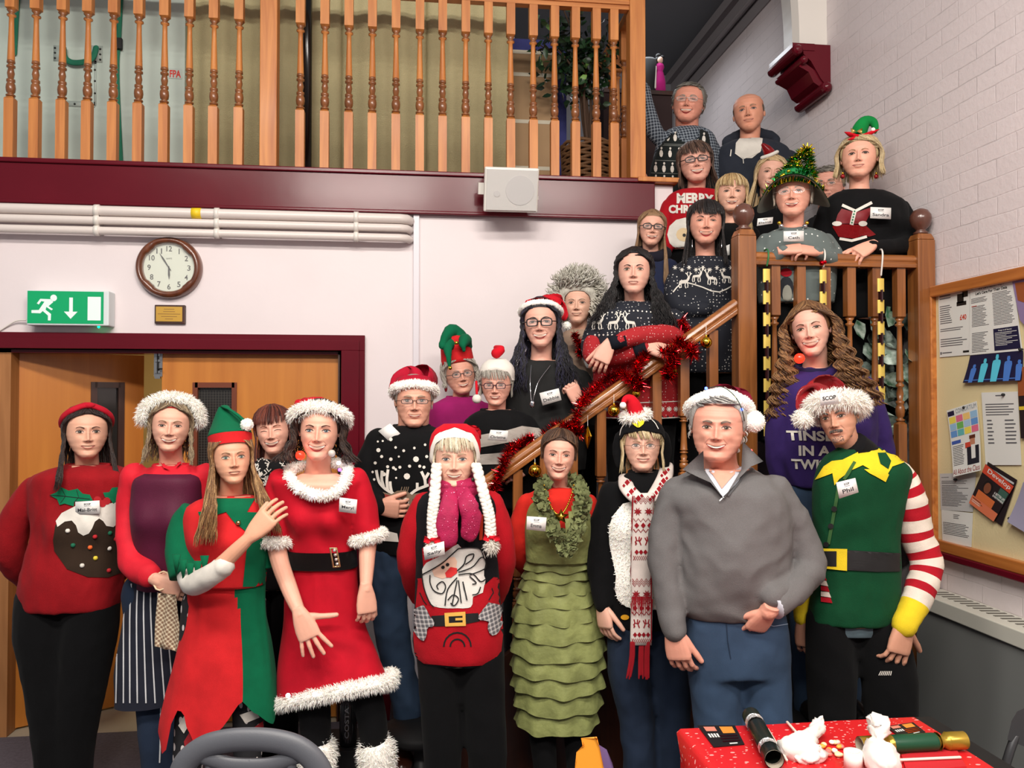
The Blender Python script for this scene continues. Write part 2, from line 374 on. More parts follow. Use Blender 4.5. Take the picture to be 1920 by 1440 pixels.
def brick(name, c):
 m = mat(name, c, .6); nt = m.node_tree; b = nt.nodes['Principled BSDF']
 tc = nt.nodes.new('ShaderNodeTexCoord'); sp = nt.nodes.new('ShaderNodeSeparateXYZ'); cb = nt.nodes.new('ShaderNodeCombineXYZ')
 nt.links.new(tc.outputs['Object'], sp.inputs[0]); nt.links.new(sp.outputs['Y'], cb.inputs['X']); nt.links.new(sp.outputs['Z'], cb.inputs['Y'])
 ns = nt.nodes.new('ShaderNodeTexNoise'); ns.inputs['Scale'].default_value = 7; nt.links.new(cb.outputs[0], ns.inputs['Vector'])
 ad = nt.nodes.new('ShaderNodeVectorMath'); ad.operation = 'MULTIPLY_ADD'; ad.inputs[1].default_value = (.012, .012, 0)
 nt.links.new(ns.outputs['Color'], ad.inputs[0]); nt.links.new(cb.outputs[0], ad.inputs[2])
 bt = nt.nodes.new('ShaderNodeTexBrick'); bt.inputs['Scale'].default_value = 1; bt.inputs['Brick Width'].default_value = .23; bt.inputs['Row Height'].default_value = .078
 bt.inputs['Mortar Size'].default_value = .0035; bt.inputs['Mortar Smooth'].default_value = .6
 k = lin(c); bt.inputs['Color1'].default_value = k+(1,); bt.inputs['Color2'].default_value = tuple(x*.96 for x in k)+(1,); bt.inputs['Mortar'].default_value = tuple(x*.95 for x in k)+(1,)
 nt.links.new(ad.outputs[0], bt.inputs['Vector']); 
 n2 = nt.nodes.new('ShaderNodeTexNoise'); n2.inputs['Scale'].default_value = 3.5; n2.inputs['Detail'].default_value = 6; nt.links.new(tc.outputs['Object'], n2.inputs['Vector'])
 g = nt.nodes.new('ShaderNodeMapRange'); g.inputs[1].default_value = .5; g.inputs[2].default_value = .62; nt.links.new(n2.outputs['Fac'], g.inputs[0])
 mu = nt.nodes.new('ShaderNodeMath'); mu.operation = 'MULTIPLY'; nt.links.new(g.outputs[0], mu.inputs[0]); nt.links.new(bt.outputs['Fac'], mu.inputs[1])
 m3 = nt.nodes.new('ShaderNodeMath'); m3.operation = 'MULTIPLY'; m3.inputs[1].default_value = .35; nt.links.new(mu.outputs[0], m3.inputs[0])
 mx = nt.nodes.new('ShaderNodeMix'); mx.data_type = 'RGBA'; mx.inputs[7].default_value = tuple(x*.4 for x in k)+(1,)
 nt.links.new(m3.outputs[0], mx.inputs[0]); nt.links.new(bt.outputs['Color'], mx.inputs[6]); nt.links.new(mx.outputs[2], b.inputs['Base Color'])
 bp = nt.nodes.new('ShaderNodeBump'); bp.invert = True; bp.inputs['Strength'].default_value = .32; bp.inputs['Distance'].default_value = .005
 nt.links.new(bt.outputs['Fac'], bp.inputs['Height'])
 n4 = nt.nodes.new('ShaderNodeTexNoise'); n4.inputs['Scale'].default_value = 45; n4.inputs['Detail'].default_value = 5; nt.links.new(tc.outputs['Object'], n4.inputs['Vector'])
 b2 = nt.nodes.new('ShaderNodeBump'); b2.inputs['Strength'].default_value = .22; b2.inputs['Distance'].default_value = .008
 nt.links.new(n4.outputs['Fac'], b2.inputs['Height']); nt.links.new(bp.outputs[0], b2.inputs['Normal']); nt.links.new(b2.outputs[0], b.inputs['Normal']); return m
br = brick('painted_pink_brick', (228, 217, 217))
wr = MB(); wr.box((XR, -1.5, 0), (XR+.15, 7.4, 4.9), br); struct('wall_right', wr)
sl = MB(); sl.box((-4.5, YB+.01, 2.74), (xwe-.1, 7.4, MZ), white_wall); struct('floor_upper', sl)
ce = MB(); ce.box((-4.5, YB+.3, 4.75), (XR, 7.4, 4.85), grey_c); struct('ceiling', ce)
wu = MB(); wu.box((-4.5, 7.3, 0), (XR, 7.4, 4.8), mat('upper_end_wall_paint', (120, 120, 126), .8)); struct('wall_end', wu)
wl = MB(); wl.box((xwe-.12, YB+.12, 0), (xwe, 7.3, MZ), white_wall); struct('wall_stair', wl)
wh = MB(); wh.box((-3.2, 7.2, 0), (.6, 7.28, 2.74), cream); wh.box((-3.2, YB+.12, 0), (-3.12, 7.2, 2.74), cream); wh.box((.52, YB+.12, 0), (.6, 7.2, 2.74), cream); struct('wall_hall', wh)
xbe = PY(1228, 380, YB-.03).x
bm_ = MB(); bm_.box((-4.5, YB-.035, 2.745), (xbe, YB+.02, 2.945), maroon)
bm_.box((-4.5, YB-.05, 2.94), (xbe, YB+.12, 2.965), maroon); bm_.box((-4.5, YB-.045, 2.73), (xbe, YB, 2.75), maroon); bevel(struct('trim_1', bm_), .006)
cp = MB(); a = PY(1196, 342, YB-.05).x; cp.box((a, YB-.06, 2.945), (xwe+.02, YB+.1, 2.972), pine); bevel(struct('trim_2', cp))
tk = MB(); a = PY(775, 500, YB); b_ = PY(786, 500, YB); tk.box((a.x, YB-.02, .05), (b_.x, YB, 2.73), mat('white_trunking', (220, 214, 220), .4)); bevel(struct('trim_3', tk), .002)
sk = MB(); sk.box((PY(684, 900, YB).x, YB-.02, 0), (xwe, YB, .14), maroon); bevel(struct('baseboard_back', sk))
cn = MB()
for y0, z0, w_, h_ in ((0, 4.55, .03, .12), (0, 4.67, .08, .08), (0, 4.44, .012, .10)):
 cn.box((XR-w_, 4.9, z0), (XR, 7.3, z0+h_), mat('grey_moulding_paint', (150, 144, 146), .5))
cn.tube([(XR-.04, 4.9, 4.55), (XR-.04, 7.3, 4.55)], .022, mat('grey_moulding_paint', (150, 144, 146), .5)); struct('trim_4', cn)
ar = MB(); x0 = XR; rr = []
y_a = YB+.02
for i in range(13):
 t = i/12; z = 3.80+1.0*t; off = .17+.16*t**2.2
 rr.append([(XR+.02, y_a, z), (XR-off, y_a, z), (XR-off-.02, y_a+.05, z), (XR-off, y_a+.20, z), (XR+.02, y_a+.22, z)])
ar.rings(rr, whitep); struct('trim_5', ar)
co = MB()
def cor(pts, y0, y1, m): co.prism(pts, lambda a, b: Vector((XR-a, y0, b)), lambda a, b: Vector((XR-a, y1, b)), m)
zt = 3.79
cor([(-.01, zt), (.175, zt), (.165, zt-.06), (.12, zt-.1), (.06, zt-.2), (0.0, zt-.27), (-.01, zt-.27)], y_a-.04, y_a+.26, maroon)
for (a, z, r) in ((.21, zt-.045, .032), (.17, zt-.10, .024), (.035, zt-.255, .034)):
 co.tube([(XR-a, y_a-.05, z), (XR-a, y_a+.27, z)], r, maroon, 14)
co.prism([(.165, zt-.10), (.19, zt-.13), (.13, zt-.16), (.1, zt-.22), (.05, zt-.25), (.03, zt-.23), (.09, zt-.15)], lambda a, b: Vector((XR-a, y_a-.03, b)), lambda a, b: Vector((XR-a, y_a+.25, b)), maroon)
co.box((XR-.235, y_a-.045, zt-.04), (XR-.1, y_a+.265, zt), maroon)
single('wall_corbel', co, 'maroon glossy scrolled corbel under the white arch rib on the right brick wall', 'corbel', (XR, y_a, 3.6), flat=True)
# ---- heating pipes under the beam
pipe_m = mat('white_pipe_paint', (216, 206, 200), .35)
for k, (py0, lab, rr_) in enumerate(((410, 'uppermost white heating pipe running below the maroon beam', .026), (424, 'middle white heating pipe of the three below the maroon beam', .021), (440, 'lowest white heating pipe of the three, just above the clock', .021))):
 z = PY(300, (399, 417, 436)[k], YB-.06).z
 xe = PY(768, 430, YB-.06).x; yy = YB-.07
 pm = MB(); pm.tube([(-4.0, yy, z), (-2, yy, z), (xe-.05, yy, z), (xe-.015, yy+.012, z), (xe, yy+.05, z), (xe, YB+.02, z)], rr_, pipe_m, 14, round_=False)
 t = thing('heating_pipe', lab, 'pipe', (-1, yy, z), 'heating pipes below the beam'); obj('pipe_run', pm, t, (-1, yy, z))
 for px in (182, 407, 668):
  cx = PY(px, 420, yy).x; c = MB(); c.tube([(cx-.012, yy, z), (cx+.012, yy, z)], rr_+.006, whitep, 14, round_=False); c.box((cx-.01, yy, z-.012), (cx+.01, YB, z+.012), whitep); obj('pipe_clip', c, t, (-1, yy, z))
 if k == 0:
  c = MB(); x_ = PY(360, 400, yy).x; x2 = PY(378, 400, yy).x; c.tube([(x_, yy, z), (x2, yy, z)], rr_+.002, mat('yellow_label', (235, 200, 30), .5), 14, round_=False); tag(obj('yellow_label', c, t, (-1, yy, z)), 'small yellow sticker')
# ---- doorway: architrave, jambs, two door leaves
am = MB(); yf = YB-.03
xo = PY(684, 700, yf).x; zo = PY(300, 625, yf).z
xi, zi = PY(640, 700, yf).x, PY(300, 655, yf).z
for k, (dx, th) in enumerate(((0, .03), (.03, .045), (.055, .03), (.078, .02))):
 am.box((-4.5, YB-th, zi+.0), (xo-dx, YB, zo-dx), maroon); am.box((xi, YB-th, 0), (xo-dx, YB, zi), maroon)
bevel(struct('trim_6', am), .003)
jm = MB(); jam = wood('tan_door_jamb', (176, 120, 72), (150, 98, 54), .5, coat=0)
jm.box((xi-.02, YB, 0), (xi+.05, YB+.12, zi), dark_wood); jm.box((xdl-.05, YB, zi-.02), (xi, YB+.12, zi+.02), maroon)
jl = PY(18, 900, YB).x; jm.box((jl-.1, YB+.0, 0), (jl, YB+.12, zi-.0), jam); struct('trim_7', jm)
def glass_panel(t, f, u0, v0, u1, v1, base, m_frame, glassm):
 pass
yd = YB+.05
xa, xb = PY(302, 900, yd).x, PY(640, 900, yd).x
ds = MB(); 
gx0, gx1 = PY(366, 740, yd).x, PY(440, 740, yd).x; gz1 = PY(400, 722, yd).z; gz0 = .95
ds.box((xa, yd, .01), (gx0, yd+.045, zi-.005), door_m); ds.box((gx1, yd, .01), (xb, yd+.045, zi-.005), door_m)
ds.box((gx0, yd, gz1), (gx1, yd+.045, zi-.005), door_m); ds.box((gx0, yd, .01), (gx1, yd+.045, gz0), door_m)
d1 = tag(obj('door_1', ds, flat=True), kind='structure')
gf = MB(); fr = mat('brown_vision_frame', (112, 52, 28), .4)
for q in (((gx0-.012, gz0-.012), (gx0+.014, gz1+.014)), ((gx1-.014, gz0-.012), (gx1+.012, gz1+.014)), ((gx0, gz1-.014), (gx1, gz1+.014)), ((gx0, gz0-.012), (gx1, gz0+.014))):
 gf.box((q[0][0], yd-.008, q[0][1]), (q[1][0], yd+.05, q[1][1]), fr)
obj('vision_frame', gf, d1, flat=True)
wg = mat('wired_glass', (40, 38, 36), .12, spec=.6)
gg = MB(); gg.box((gx0, yd+.02, gz0), (gx1, yd+.026, gz1), wg)
for i in range(1, 14): x_ = gx0+(gx1-gx0)*i/14; gg.box((x_-.0006, yd+.018, gz0), (x_+.0006, yd+.02, gz1), mat('wire', (88, 84, 78), .4))
for i in range(1, 60): z_ = gz0+(gz1-gz0)*i/60; gg.box((gx0, yd+.018, z_-.0006), (gx1, yd+.02, z_+.0006), mat('wire', (88, 84, 78), .4))
obj('vision_pane', gg, d1, flat=True)
ho = MB(); a = PY(302, 700, yd); ho.box((a.x-.035, yd-.006, PY(300, 706, yd).z), (a.x+.008, yd, zi), mat('steel_plate', (170, 170, 172), .3, metal=1))
for dz in (.02, .05, .11, .14): ho.box((a.x-.028, yd-.016, zi-dz-.012), (a.x, yd, zi-dz), mat('steel_plate', (170, 170, 172), .3, metal=1))
ho.tube([(a.x-.014, yd-.014, zi-.01), (a.x-.014, yd-.014, zi-.12)], .004, black, 6); ho.tube([(a.x-.014, yd-.014, zi-.1), (a.x+.012, yd-.03, zi-.1)], .004, black, 6); obj('door_bolt', ho, d1, flat=True)
hx, hy = jl, YB+.09
e = P(270, 700, 4.66); ang = math.atan2(e.y-hy, e.x-hx); L = math.hypot(e.x-hx, e.y-hy)
M = Matrix.Translation((hx, hy, 0)) @ Matrix.Rotation(ang, 4, 'Z')
dd_ = MB(); g0, g1 = L*.585, L*.80
for a, b in (((0, .01), (g0, zi-.01)), ((g1, .01), (L, zi-.01)), ((g0, gz1), (g1, zi-.01)), ((g0, .01), (g1, gz0))):
 dd_.box((a[0], 0, a[1]), (b[0], .045, b[1]), door_m, M)
d2 = tag(obj('door_2', dd_, flat=True), kind='structure')
g = MB()
for a, b in (((g0-.02, gz0-.02), (g0+.012, gz1+.02)), ((g1-.012, gz0-.02), (g1+.02, gz1+.02)), ((g0, gz1-.012), (g1, gz1+.02))):
 g.box((a[0], -.008, a[1]), (b[0], .05, b[1]), dark_wood, M)
obj('vision_frame', g, d2, flat=True); g = MB(); g.box((g0, .02, gz0), (g1, .026, gz1), wg, M); obj('vision_pane', g, d2, flat=True)
hm = MB(); hm.box((-1.72, 7.15, 0), (-1.62, 7.2, 2.05), dark_wood); hm.box((-1.72, 7.15, 1.98), (-.6, 7.2, 2.05), dark_wood); struct('door_3', hm)
# ---- clock, plaque, exit sign
def wallf(px, py, off=0): return PY(px, py, YB-off)
C = wallf(319, 503); cr_ = (wallf(381, 503).x-wallf(257, 503).x)/2
t = thing('wall_clock', 'round brown-rimmed wall clock with pale dial showing five to six', 'clock', (C.x, YB, C.z))
m = MB(); wc = wood('clock_rim_wood', (118, 66, 40), (84, 44, 28), .3, coat=.6)
N = 96; rings = []
for r_, y_ in ((1.0, 0), (1.0, .02), (.97, .04), (.90, .055), (.83, .052), (.78, .036), (.765, .02)):
 ring = []
 for j in range(N):
  a = 2*math.pi*j/N; k = r_
  if r_ < .85:
   lob = abs(math.sin(2*a))
   k = r_*(1-.055*max(0, 1-((a+math.pi/4) % (math.pi/2)-math.pi/4)**2*0) * (1 if (lob > .93) else (.5 if lob > .88 else 0)))
  ring.append((C.x+cr_*k*math.cos(a), YB-y_, C.z+cr_*k*math.sin(a)*.97))
 rings.append(ring)
m.rings(rings, wc, cap=False); obj('clock_rim', m, t, (C.x, YB, C.z))
m = MB(); fm = mat('clock_face', (214, 220, 204), .3); m.tube([(C.x, YB, C.z), (C.x, YB-.018, C.z)], cr_*.82, fm, 48, round_=False, up=(0, 0, 1)); dial = obj('clock_face', m, t, (C.x, YB, C.z), flat=True)
m = MB(); ink = mat('black_ink', (18, 18, 18), .5)
for h in range(1, 13):
 a = math.pi/2-h*math.pi/6; cx, cz = C.x+cr_*.60*math.cos(a), C.z+cr_*.60*math.sin(a); hw = cr_*(.085 if h > 9 else .014 if h == 1 else .05); hh = cr_*.085
 lay3(m, ink, str(h), lambda u, v: Vector((cx+(u*2-1)*hw, YB-.0195, cz+(v*2-1)*hh)), .01)
lay3(m, ink, 'QUARTZ', lambda u, v: Vector((C.x+(u-.5)*cr_*.17, YB-.0195, C.z+cr_*(.26+.05*v))), 0)
obj('clock_numerals', m, t, (C.x, YB, C.z), flat=True)
def hand(a, L_, wd, nm):
 m = MB(); d = Vector((math.cos(a), 0, math.sin(a))); n = Vector((-math.sin(a), 0, math.cos(a))); c = Vector((C.x, YB-.024, C.z)); L_ *= cr_
 m.add([c-d*.12*L_-n*wd*.6, c+d*L_*.6-n*wd, c+d*L_, c+d*L_*.6+n*wd, c-d*.12*L_+n*wd*.6], [(0, 1, 2, 3, 4)], ink); obj(nm, m, t, (C.x, YB, C.z), flat=True)
hand(-math.pi/2+.03, .38, .005, 'hour_hand'); hand(math.radians(122), .55, .004, 'minute_hand'); hand(math.radians(-55), .14, .002, 'second_hand')
gl = mat('clear_glass', (255, 255, 255), .03, alpha=.07, spec=.8)
m = MB(); m.tube([(C.x, YB-.034, C.z), (C.x, YB-.036, C.z)], cr_*.79, gl, 48, round_=False, up=(0, 0, 1)); obj('clock_glass', m, t, (C.x, YB, C.z), flat=True)
a, b = wallf(292, 572), wallf(349, 608)
t = thing('wall_plaque', 'small brass plaque on dark wood below the clock', 'plaque', (a.x, YB, b.z))
m = MB(); m.box((a.x, YB-.02, b.z), (b.x, YB, a.z), dark_wood); bevel(obj('backing_board', m, t, (a.x, YB, b.z), True))
m = MB(); x0, x1, z0, z1 = a.x+.008, b.x-.014, b.z+.012, a.z-.01
m.box((x0, YB-.023, z0), (x1, YB-.019, z1), mat('brass', (204, 160, 72), .4, metal=.6))
for k, wd in enumerate((.4, .45, .85, .6, .3)): 
 zc = z1-(z1-z0)*(k+1)/6; xm = (x0+x1)/2; hw = (x1-x0)*wd/2; m.box((xm-hw, YB-.0235, zc-.0014), (xm+hw, YB-.0228, zc+.0014), mat('engraving', (130, 92, 40), .6))
obj('brass_plate', m, t, (a.x, YB, b.z), True)
a, b = PY(50, 543, YB-.09), PY(196, 611, YB-.09)
t = thing('emergency_exit_sign', 'green running man emergency exit sign box above the doorway', 'exit sign', (a.x, YB, b.z))
B0 = (a.x, YB, b.z)
m = MB(); m.box((a.x, YB-.09, b.z), (b.x+.02, YB, a.z), mat('sign_housing', (214, 222, 222), .4)); bevel(obj('sign_housing', m, t, B0, True), .006)
ax, bx, az, bz = PY(50, 545, YB-.092).x, PY(196, 545, YB-.092).x, PY(50, 545, YB-.092).z, PY(50, 606, YB-.092).z
def sf(u, v): return Vector((ax+.004+(bx-ax-.008)*u, YB-.0915, az-(az-bz)*v))
green = mat('sign_green', (0, 150, 92), .35, emit=.25); swhite = mat('sign_white', (214, 226, 222), .4, emit=.25)
m = MB(); quad3(m, green, sf, 0, 0, 1, 1)
def sp(pts):
 tr = tessellate_polygon([[Vector((p[0], p[1], 0)) for p in pts]]); m.add([sf(*p)+Vector((0, -.001, 0)) for p in pts], [tuple(x) for x in tr], swhite)
def S(x, y): return ((x-200)/585, (y-495)/250)
sp([S(*p) for p in ((662, 535), (764, 535), (764, 718), (662, 718))])
sp([S(*p) for p in ((520, 543), (548, 543), (548, 652), (585, 652), (532, 708), (480, 652), (520, 652))])
sp([S(400+26*math.cos(i*.5236), 548+26*math.sin(i*.5236)) for i in range(12)])
sp([S(*p) for p in ((298, 556), (382, 558), (398, 580), (362, 612), (396, 634), (384, 644), (345, 618), (340, 640), (382, 672), (380, 722), (358, 722), (358, 684), (318, 650), (300, 668), (232, 666), (232, 644), (288, 642), (330, 578), (306, 574), (288, 600), (272, 592))])
obj('sign_panel', m, t, B0, True)
led = PY(185, 613, YB-.05); m = MB(); m.ball(led, .006, mat('green_led', (0, 255, 140), .3, emit=14), 8, 6); obj('indicator_light', m, t, B0)
m = MB(); q = [PY(48, 600, YB-.03), PY(30, 602, YB-.02), PY(12, 612, YB-.01), PY(-4, 622, YB-.01)]; m.tube(q, .004, whitep, 8, res=14); obj('cable', m, t, B0)
# ---- loudspeaker on the beam
t = thing('wall_loudspeaker', 'white box loudspeaker bracketed to the maroon beam, tilted down', 'loudspeaker', PY(955, 350, YB-.06))
B0 = tuple(t.location)
c = PY(954, 355, YB-.16); hw = (PY(1004, 355, YB-.2).x-PY(903, 355, YB-.2).x)/2; hh = .115
M = Matrix.Translation(c) @ Matrix.Rotation(math.radians(17), 4, 'X') @ Matrix.Rotation(math.radians(3), 4, 'Z')
wsp = mat('speaker_white', (226, 222, 214), .45); grl = mat('speaker_grille', (206, 204, 200), .7, bump=.4, bs=900)
m = MB(); ring = lambda s, y, hh_: [M @ Vector(p) for p in ((-hw*s, y, -hh_), (hw*s, y, -hh_), (hw*s, y, hh_), (-hw*s, y, hh_))]
m.rings([ring(.8, .11, hh*.8), ring(.92, .02, hh*.96), ring(1, -.07, hh), ring(1, -.085, hh*.99), ring(.97, -.095, hh*.96)], wsp); bevel(obj('speaker_cabinet', m, t, B0, True), .008, 3)
m = MB(); m.box((-hw*.93, -.101, -hh*.9), (hw*.93, -.094, hh*.9), grl, M)
tg = mat('speaker_cone_shade', (190, 188, 186), .7)
for (x_, z_, r_) in ((.3*hw, -.0, hh*.66), (-.55*hw, -.02, hh*.14)):
 m.tube([M @ Vector((x_, -.100, z_)), M @ Vector((x_, -.103, z_))], r_, tg, 32, round_=False, up=(0, 0, 1))
obj('speaker_grille', m, t, B0, True)
m = MB(); m.box((-hw-.02, .0, -.03), (-hw+.01, .03, .03), wsp, M); m.box((hw-.01, .0, -.05), (hw+.02, .02, -.03), wsp, M); m.box((-.05, .05, -.04), (.05, .16, .04), wsp, M); obj('wall_bracket', m, t, B0, True)
# ================================================================ balustrade upstairs
def spindle_prof(h, r):   # turned section 0..1 -> list (r, z)
 return [(.62*r, 0), (.98*r, .008), (.98*r, .022), (.62*r, .028), (.62*r, .04), (.9*r, .055), (1.02*r, .10), (.95*r, .14), (.7*r, .165), (.9*r, .175), (.9*r, .2), (.55*r, .205), (.78*r, .27), (.55*r, .33), (.9*r, .34), (.9*r, .36), (.6*r, .367), (.6*r, .385), (.85*r, .39), (.85*r, .405), (.78*r, .42), (.7*r, .55), (.55*r, .8), (.52*r, .92), (.95*r, .935), (.95*r, .95), (.55*r, .956), (.6*r, .975), (1.0*r, 1.0)]
def baluster_mesh(z1, z2, z3, hw_, mt_, ml_, slope=0, b_slope=0):
 m = MB(); 
 m.box((-hw_, -hw_, 0 if not b_slope else 0), (hw_, hw_, z1-.012), mt_); m.box((-hw_, -hw_, z2+.01), (hw_, hw_, z3), mt_)
 m.rings([[(-hw_, -hw_, z1-.012), (hw_, -hw_, z1-.012), (hw_, hw_, z1-.012), (-hw_, hw_, z1-.012)], [(-hw_*.6, -hw_*.6, z1), (hw_*.6, -hw_*.6, z1), (hw_*.6, hw_*.6, z1), (-hw_*.6, hw_*.6, z1)]], mt_, False)
 H = z2-z1; pr = spindle_prof(1, hw_)
 mfun = lambda i, j: ml_ if pr[i][1] < .41 or pr[i][1] > .93 else mt_
 m.lathe((0, 0, z1), [(r, z*H) for r, z in pr], mt_, 14, mfun)
 m.rings([[(-hw_*.6, -hw_*.6, z2), (hw_*.6, -hw_*.6, z2), (hw_*.6, hw_*.6, z2), (-hw_*.6, hw_*.6, z2)], [(-hw_, -hw_, z2+.01), (hw_, -hw_, z2+.01), (hw_, hw_, z2+.01), (-hw_, hw_, z2+.01)]], mt_, False)
 return m
bx_ = [50, 190, 340, 483, 628, 770, 915, 1055, 1193, 1335, 1680, 1818]; bx_ = [x/3 for x in bx_]+[640+x/3 for x in (33, 165, 298, 432, 560, 690, 817, 943, 1070, 1190, 1307, 1424, 1523)]
YR = YB+.03; zb = 2.965
sb = baluster_mesh(.335, .79, .985, .0235, pine, pine_d)
me_b = sb.me()
def flatten_sq(me):
 for p in me.polygons: p.use_smooth = len(p.vertices) == 4 and p.index >= 12
flatten_sq(me_b)
def zrow(px): return PY(px, 183 if 0 else (178 + px*.0283), YR).z
for i, px in enumerate(bx_):
 x_ = PY(px+3, 200, YR).x
 o = bpy.data.objects.new('baluster', me_b); COL.objects.link(o); o.location = (x_, YR, zb)
 tag(o, 'turned pine baluster, %s from the left in the upstairs railing' % ORD[i], 'baluster', 'upstairs railing balusters')
rl = MB(); xn = PY(1192, 100, YR).x
rl.box((-4, YR-.025, zb+.975), (xn-.04, YR+.025, zb+1.0), pine); rl.rings([[(x_, YR+y_, zb+1.0+z_) for y_, z_ in ((-.035, 0), (-.035, .02), (-.022, .045), (.022, .045), (.035, .02), (.035, 0))] for x_ in (-4, xn-.03)], pine); 
pinex = wood('pine_rail', (206, 134, 72), (170, 100, 48), .35, 'X')
rl.ms = [pinex]; rl.m = [0]*len(rl.f)
single('upstairs_handrail', rl, 'pine handrail running along the top of the upstairs balusters', 'handrail', (0, YR, zb+1), flat=True)
m = MB(); m.box((xn-.045, YR-.045, 2.975), (xn+.045, YR+.045, 4.4), pine); bevel(single('newel_post', m, 'tall square pine newel post ending the upstairs railing, beside the plaid-shirted man', 'newel post', (xn, YR, 2.975), flat=True))
x_ = PY(506, 100, YR).x; m = MB(); m.box((x_-.045, YR-.045, zb), (x_+.045, YR+.045, 4.4), pine); bevel(single('railing_post', m, 'wide square pine post midway along the upstairs balusters', 'post', (x_, YR, zb), flat=True))
x_ = PY(576, 100, YR+.18).x; m = MB(); m.tube([(x_, YR+.18, MZ), (x_, YR+.18, 4.7)], .027, mat('black_gloss_pole', (22, 16, 14), .2), 14, round_=False); single('black_pole', m, 'black round pole standing just behind the upstairs balusters', 'pole', (x_, YR+.18, MZ))
alu = mat('grey_green_panel', (186, 200, 190), .55, bump=.06, bs=12, var=.10, vs=3); strap = mat('green_webbing', (6, 104, 76), .7, bump=.3, bs=400)
YC = 4.76; xa_, xb_ = -4, PY(346, 200, YC).x
t = thing('folded_stage_panel', 'tall grey-green panel case with green straps behind the left balusters', 'panel case', (xa_, YC, MZ)); B0 = (xa_, YC, MZ)
m = MB(); m.box((xa_, YC, MZ), (xb_, YC+.12, 4.7), alu); obj('panel_body', m, t, B0, True)
m = MB(); 
for px in (222,):
 q = [PY(px, 330-i*60, YC-.012) for i in range(7)]
 q = [PY(x, y, YC-.01) for x, y in ((227, 320), (221, 200), (219, 120), (222, 80), (226, 0), (228, -40))]
 m.tube(q, .014, strap, 8, flat=.15, up=(0, -1, 0), res=20)
q = [PY(x, y, YC-.01) for x, y in ((34, -20), (30, 40), (27, 100))]; m.tube(q, .014, strap, 8, flat=.15, up=(0, -1, 0)); obj('strap', m, t, B0)
m = MB(); c = PY(222, 82, YC-.02); m.box((c.x-.02, c.y-.012, c.z-.03), (c.x+.02, c.y+.01, c.z+.03), black); obj('strap_buckle', m, t, B0, True)
m = MB(); q = [PY(x, y, YC-.03) for x, y in ((119, 90), (122, 108), (135, 117), (158, 116), (174, 108), (180, 90))]; m.tube(q, .016, strap, 8, flat=.3, up=(0, -1, 0), res=24); obj('carry_handle', m, t, B0)
m = MB(); riv = mat('rivet', (60, 62, 60), .4, metal=.8); plate = mat('pale_plate', (172, 184, 176), .45)
for x0, x1, y0, y1 in ((100, 118, 86, 114), (166, 192, 86, 116), (176, 181, 114, 198), (120, 178, 191, 199)):
 m = MB(); a, b = PY(x0, y1, YC-.004), PY(x1, y0, YC-.004); m.box((a.x, YC-.004, a.z), (b.x, YC, b.z), plate)
 for x_, y_ in ((103, 90), (103, 99), (103, 109), (188, 92), (188, 102), (188, 112), (179, 118), (178, 131), (178, 152), (178, 175), (140, 195), (124, 195), (160, 195)):
  if x0 <= x_ <= x1 and y0 <= y_ <= y1: m.ball(PY(x_, y_, YC-.004), .006, riv, 8, 6)
 obj('riveted_plate', m, t, B0)
m = MB(); red_i = mat('red_print', (196, 40, 30), .6)
a, b = PY(316, 147, YC-.002), PY(341, 129, YC-.002); m.box((a.x, YC-.003, a.z), (b.x, YC, b.z), plate); lay3(m, red_i, 'FPA', lambda u, v: Vector((a.x+.006+(b.x-a.x-.01)*u, YC-.004, a.z+.006+(b.z-a.z-.016)*v)), .03); obj('stencilled_letters', m, t, B0, True)
beige = mat('olive_beige_hessian', (190, 180, 138), .9, bump=.5, bs=260, var=.12, vs=5)
xs = [PY(p, 200, 4.78).x for p in (346, 492, 640, 800, 962)]
for i in range(4):
 m = MB(); x0, x1 = xs[i], xs[i+1]; pr = []
 for k in range(25):
  t_ = k/24; x_ = x0+(x1-x0)*t_; y_ = 4.80-.035*math.sin(t_*math.pi)**.5 - .008*math.sin(t_*9*math.pi)
  pr.append([(x_, y_, MZ), (x_, y_, 4.28), (x_, y_-.0, 4.3), (x_, y_+.05, 4.3), (x_, y_+.05, MZ)])
 m.rings(pr, beige); m.box((x0, 4.76, 4.3), (x1, 4.86, 4.36), mat('cream_top_rail', (196, 178, 138), .7))
 single('hessian_screen', m, ('beige fabric screen beside the grey strapped panel case', 'beige fabric screen behind the black round pole', 'beige fabric screen above the left edge of the loudspeaker', 'beige fabric screen next to the blue board with the cardboard')[i], 'screen', (x0, 4.8, MZ), 'fabric screens upstairs')
Yb2 = 5.2; bl = mat('blue_felt', (58, 62, 122), .9, bump=.3, bs=200); t0 = PY(965, 72, Yb2); t1 = PY(1062, 72, Yb2)
m = MB(); m.box((t0.x-.05, Yb2, MZ), (t1.x, Yb2+.04, t0.z), bl); single('blue_display_board', m, 'blue felt display board standing behind the cardboard sheet upstairs', 'display board', (t0.x, Yb2, MZ), flat=True)
cb = mat('cardboard', (184, 150, 112), .85, var=.08, vs=4); a = PY(960, 95, Yb2-.04); b = PY(1045, 95, Yb2-.04)
t = thing('cardboard_sheet', 'large flat brown cardboard pack with pale tape leaning on the blue board', 'cardboard', (a.x, Yb2-.04, MZ)); m = MB(); m.box((a.x-.04, Yb2-.05, MZ), (b.x, Yb2-.005, a.z), cb); obj('cardboard_body', m, t, tuple(t.location), True)
m = MB()
for py in (98, 140, 228, 315):
 m = MB(); q = PY(1000, py, Yb2-.055).z; m.box((a.x-.04, Yb2-.053, q-.012), (b.x, Yb2-.049, q+.012), mat('pale_tape', (214, 204, 180), .5)); obj('packing_tape', m, t, tuple(t.location), True)
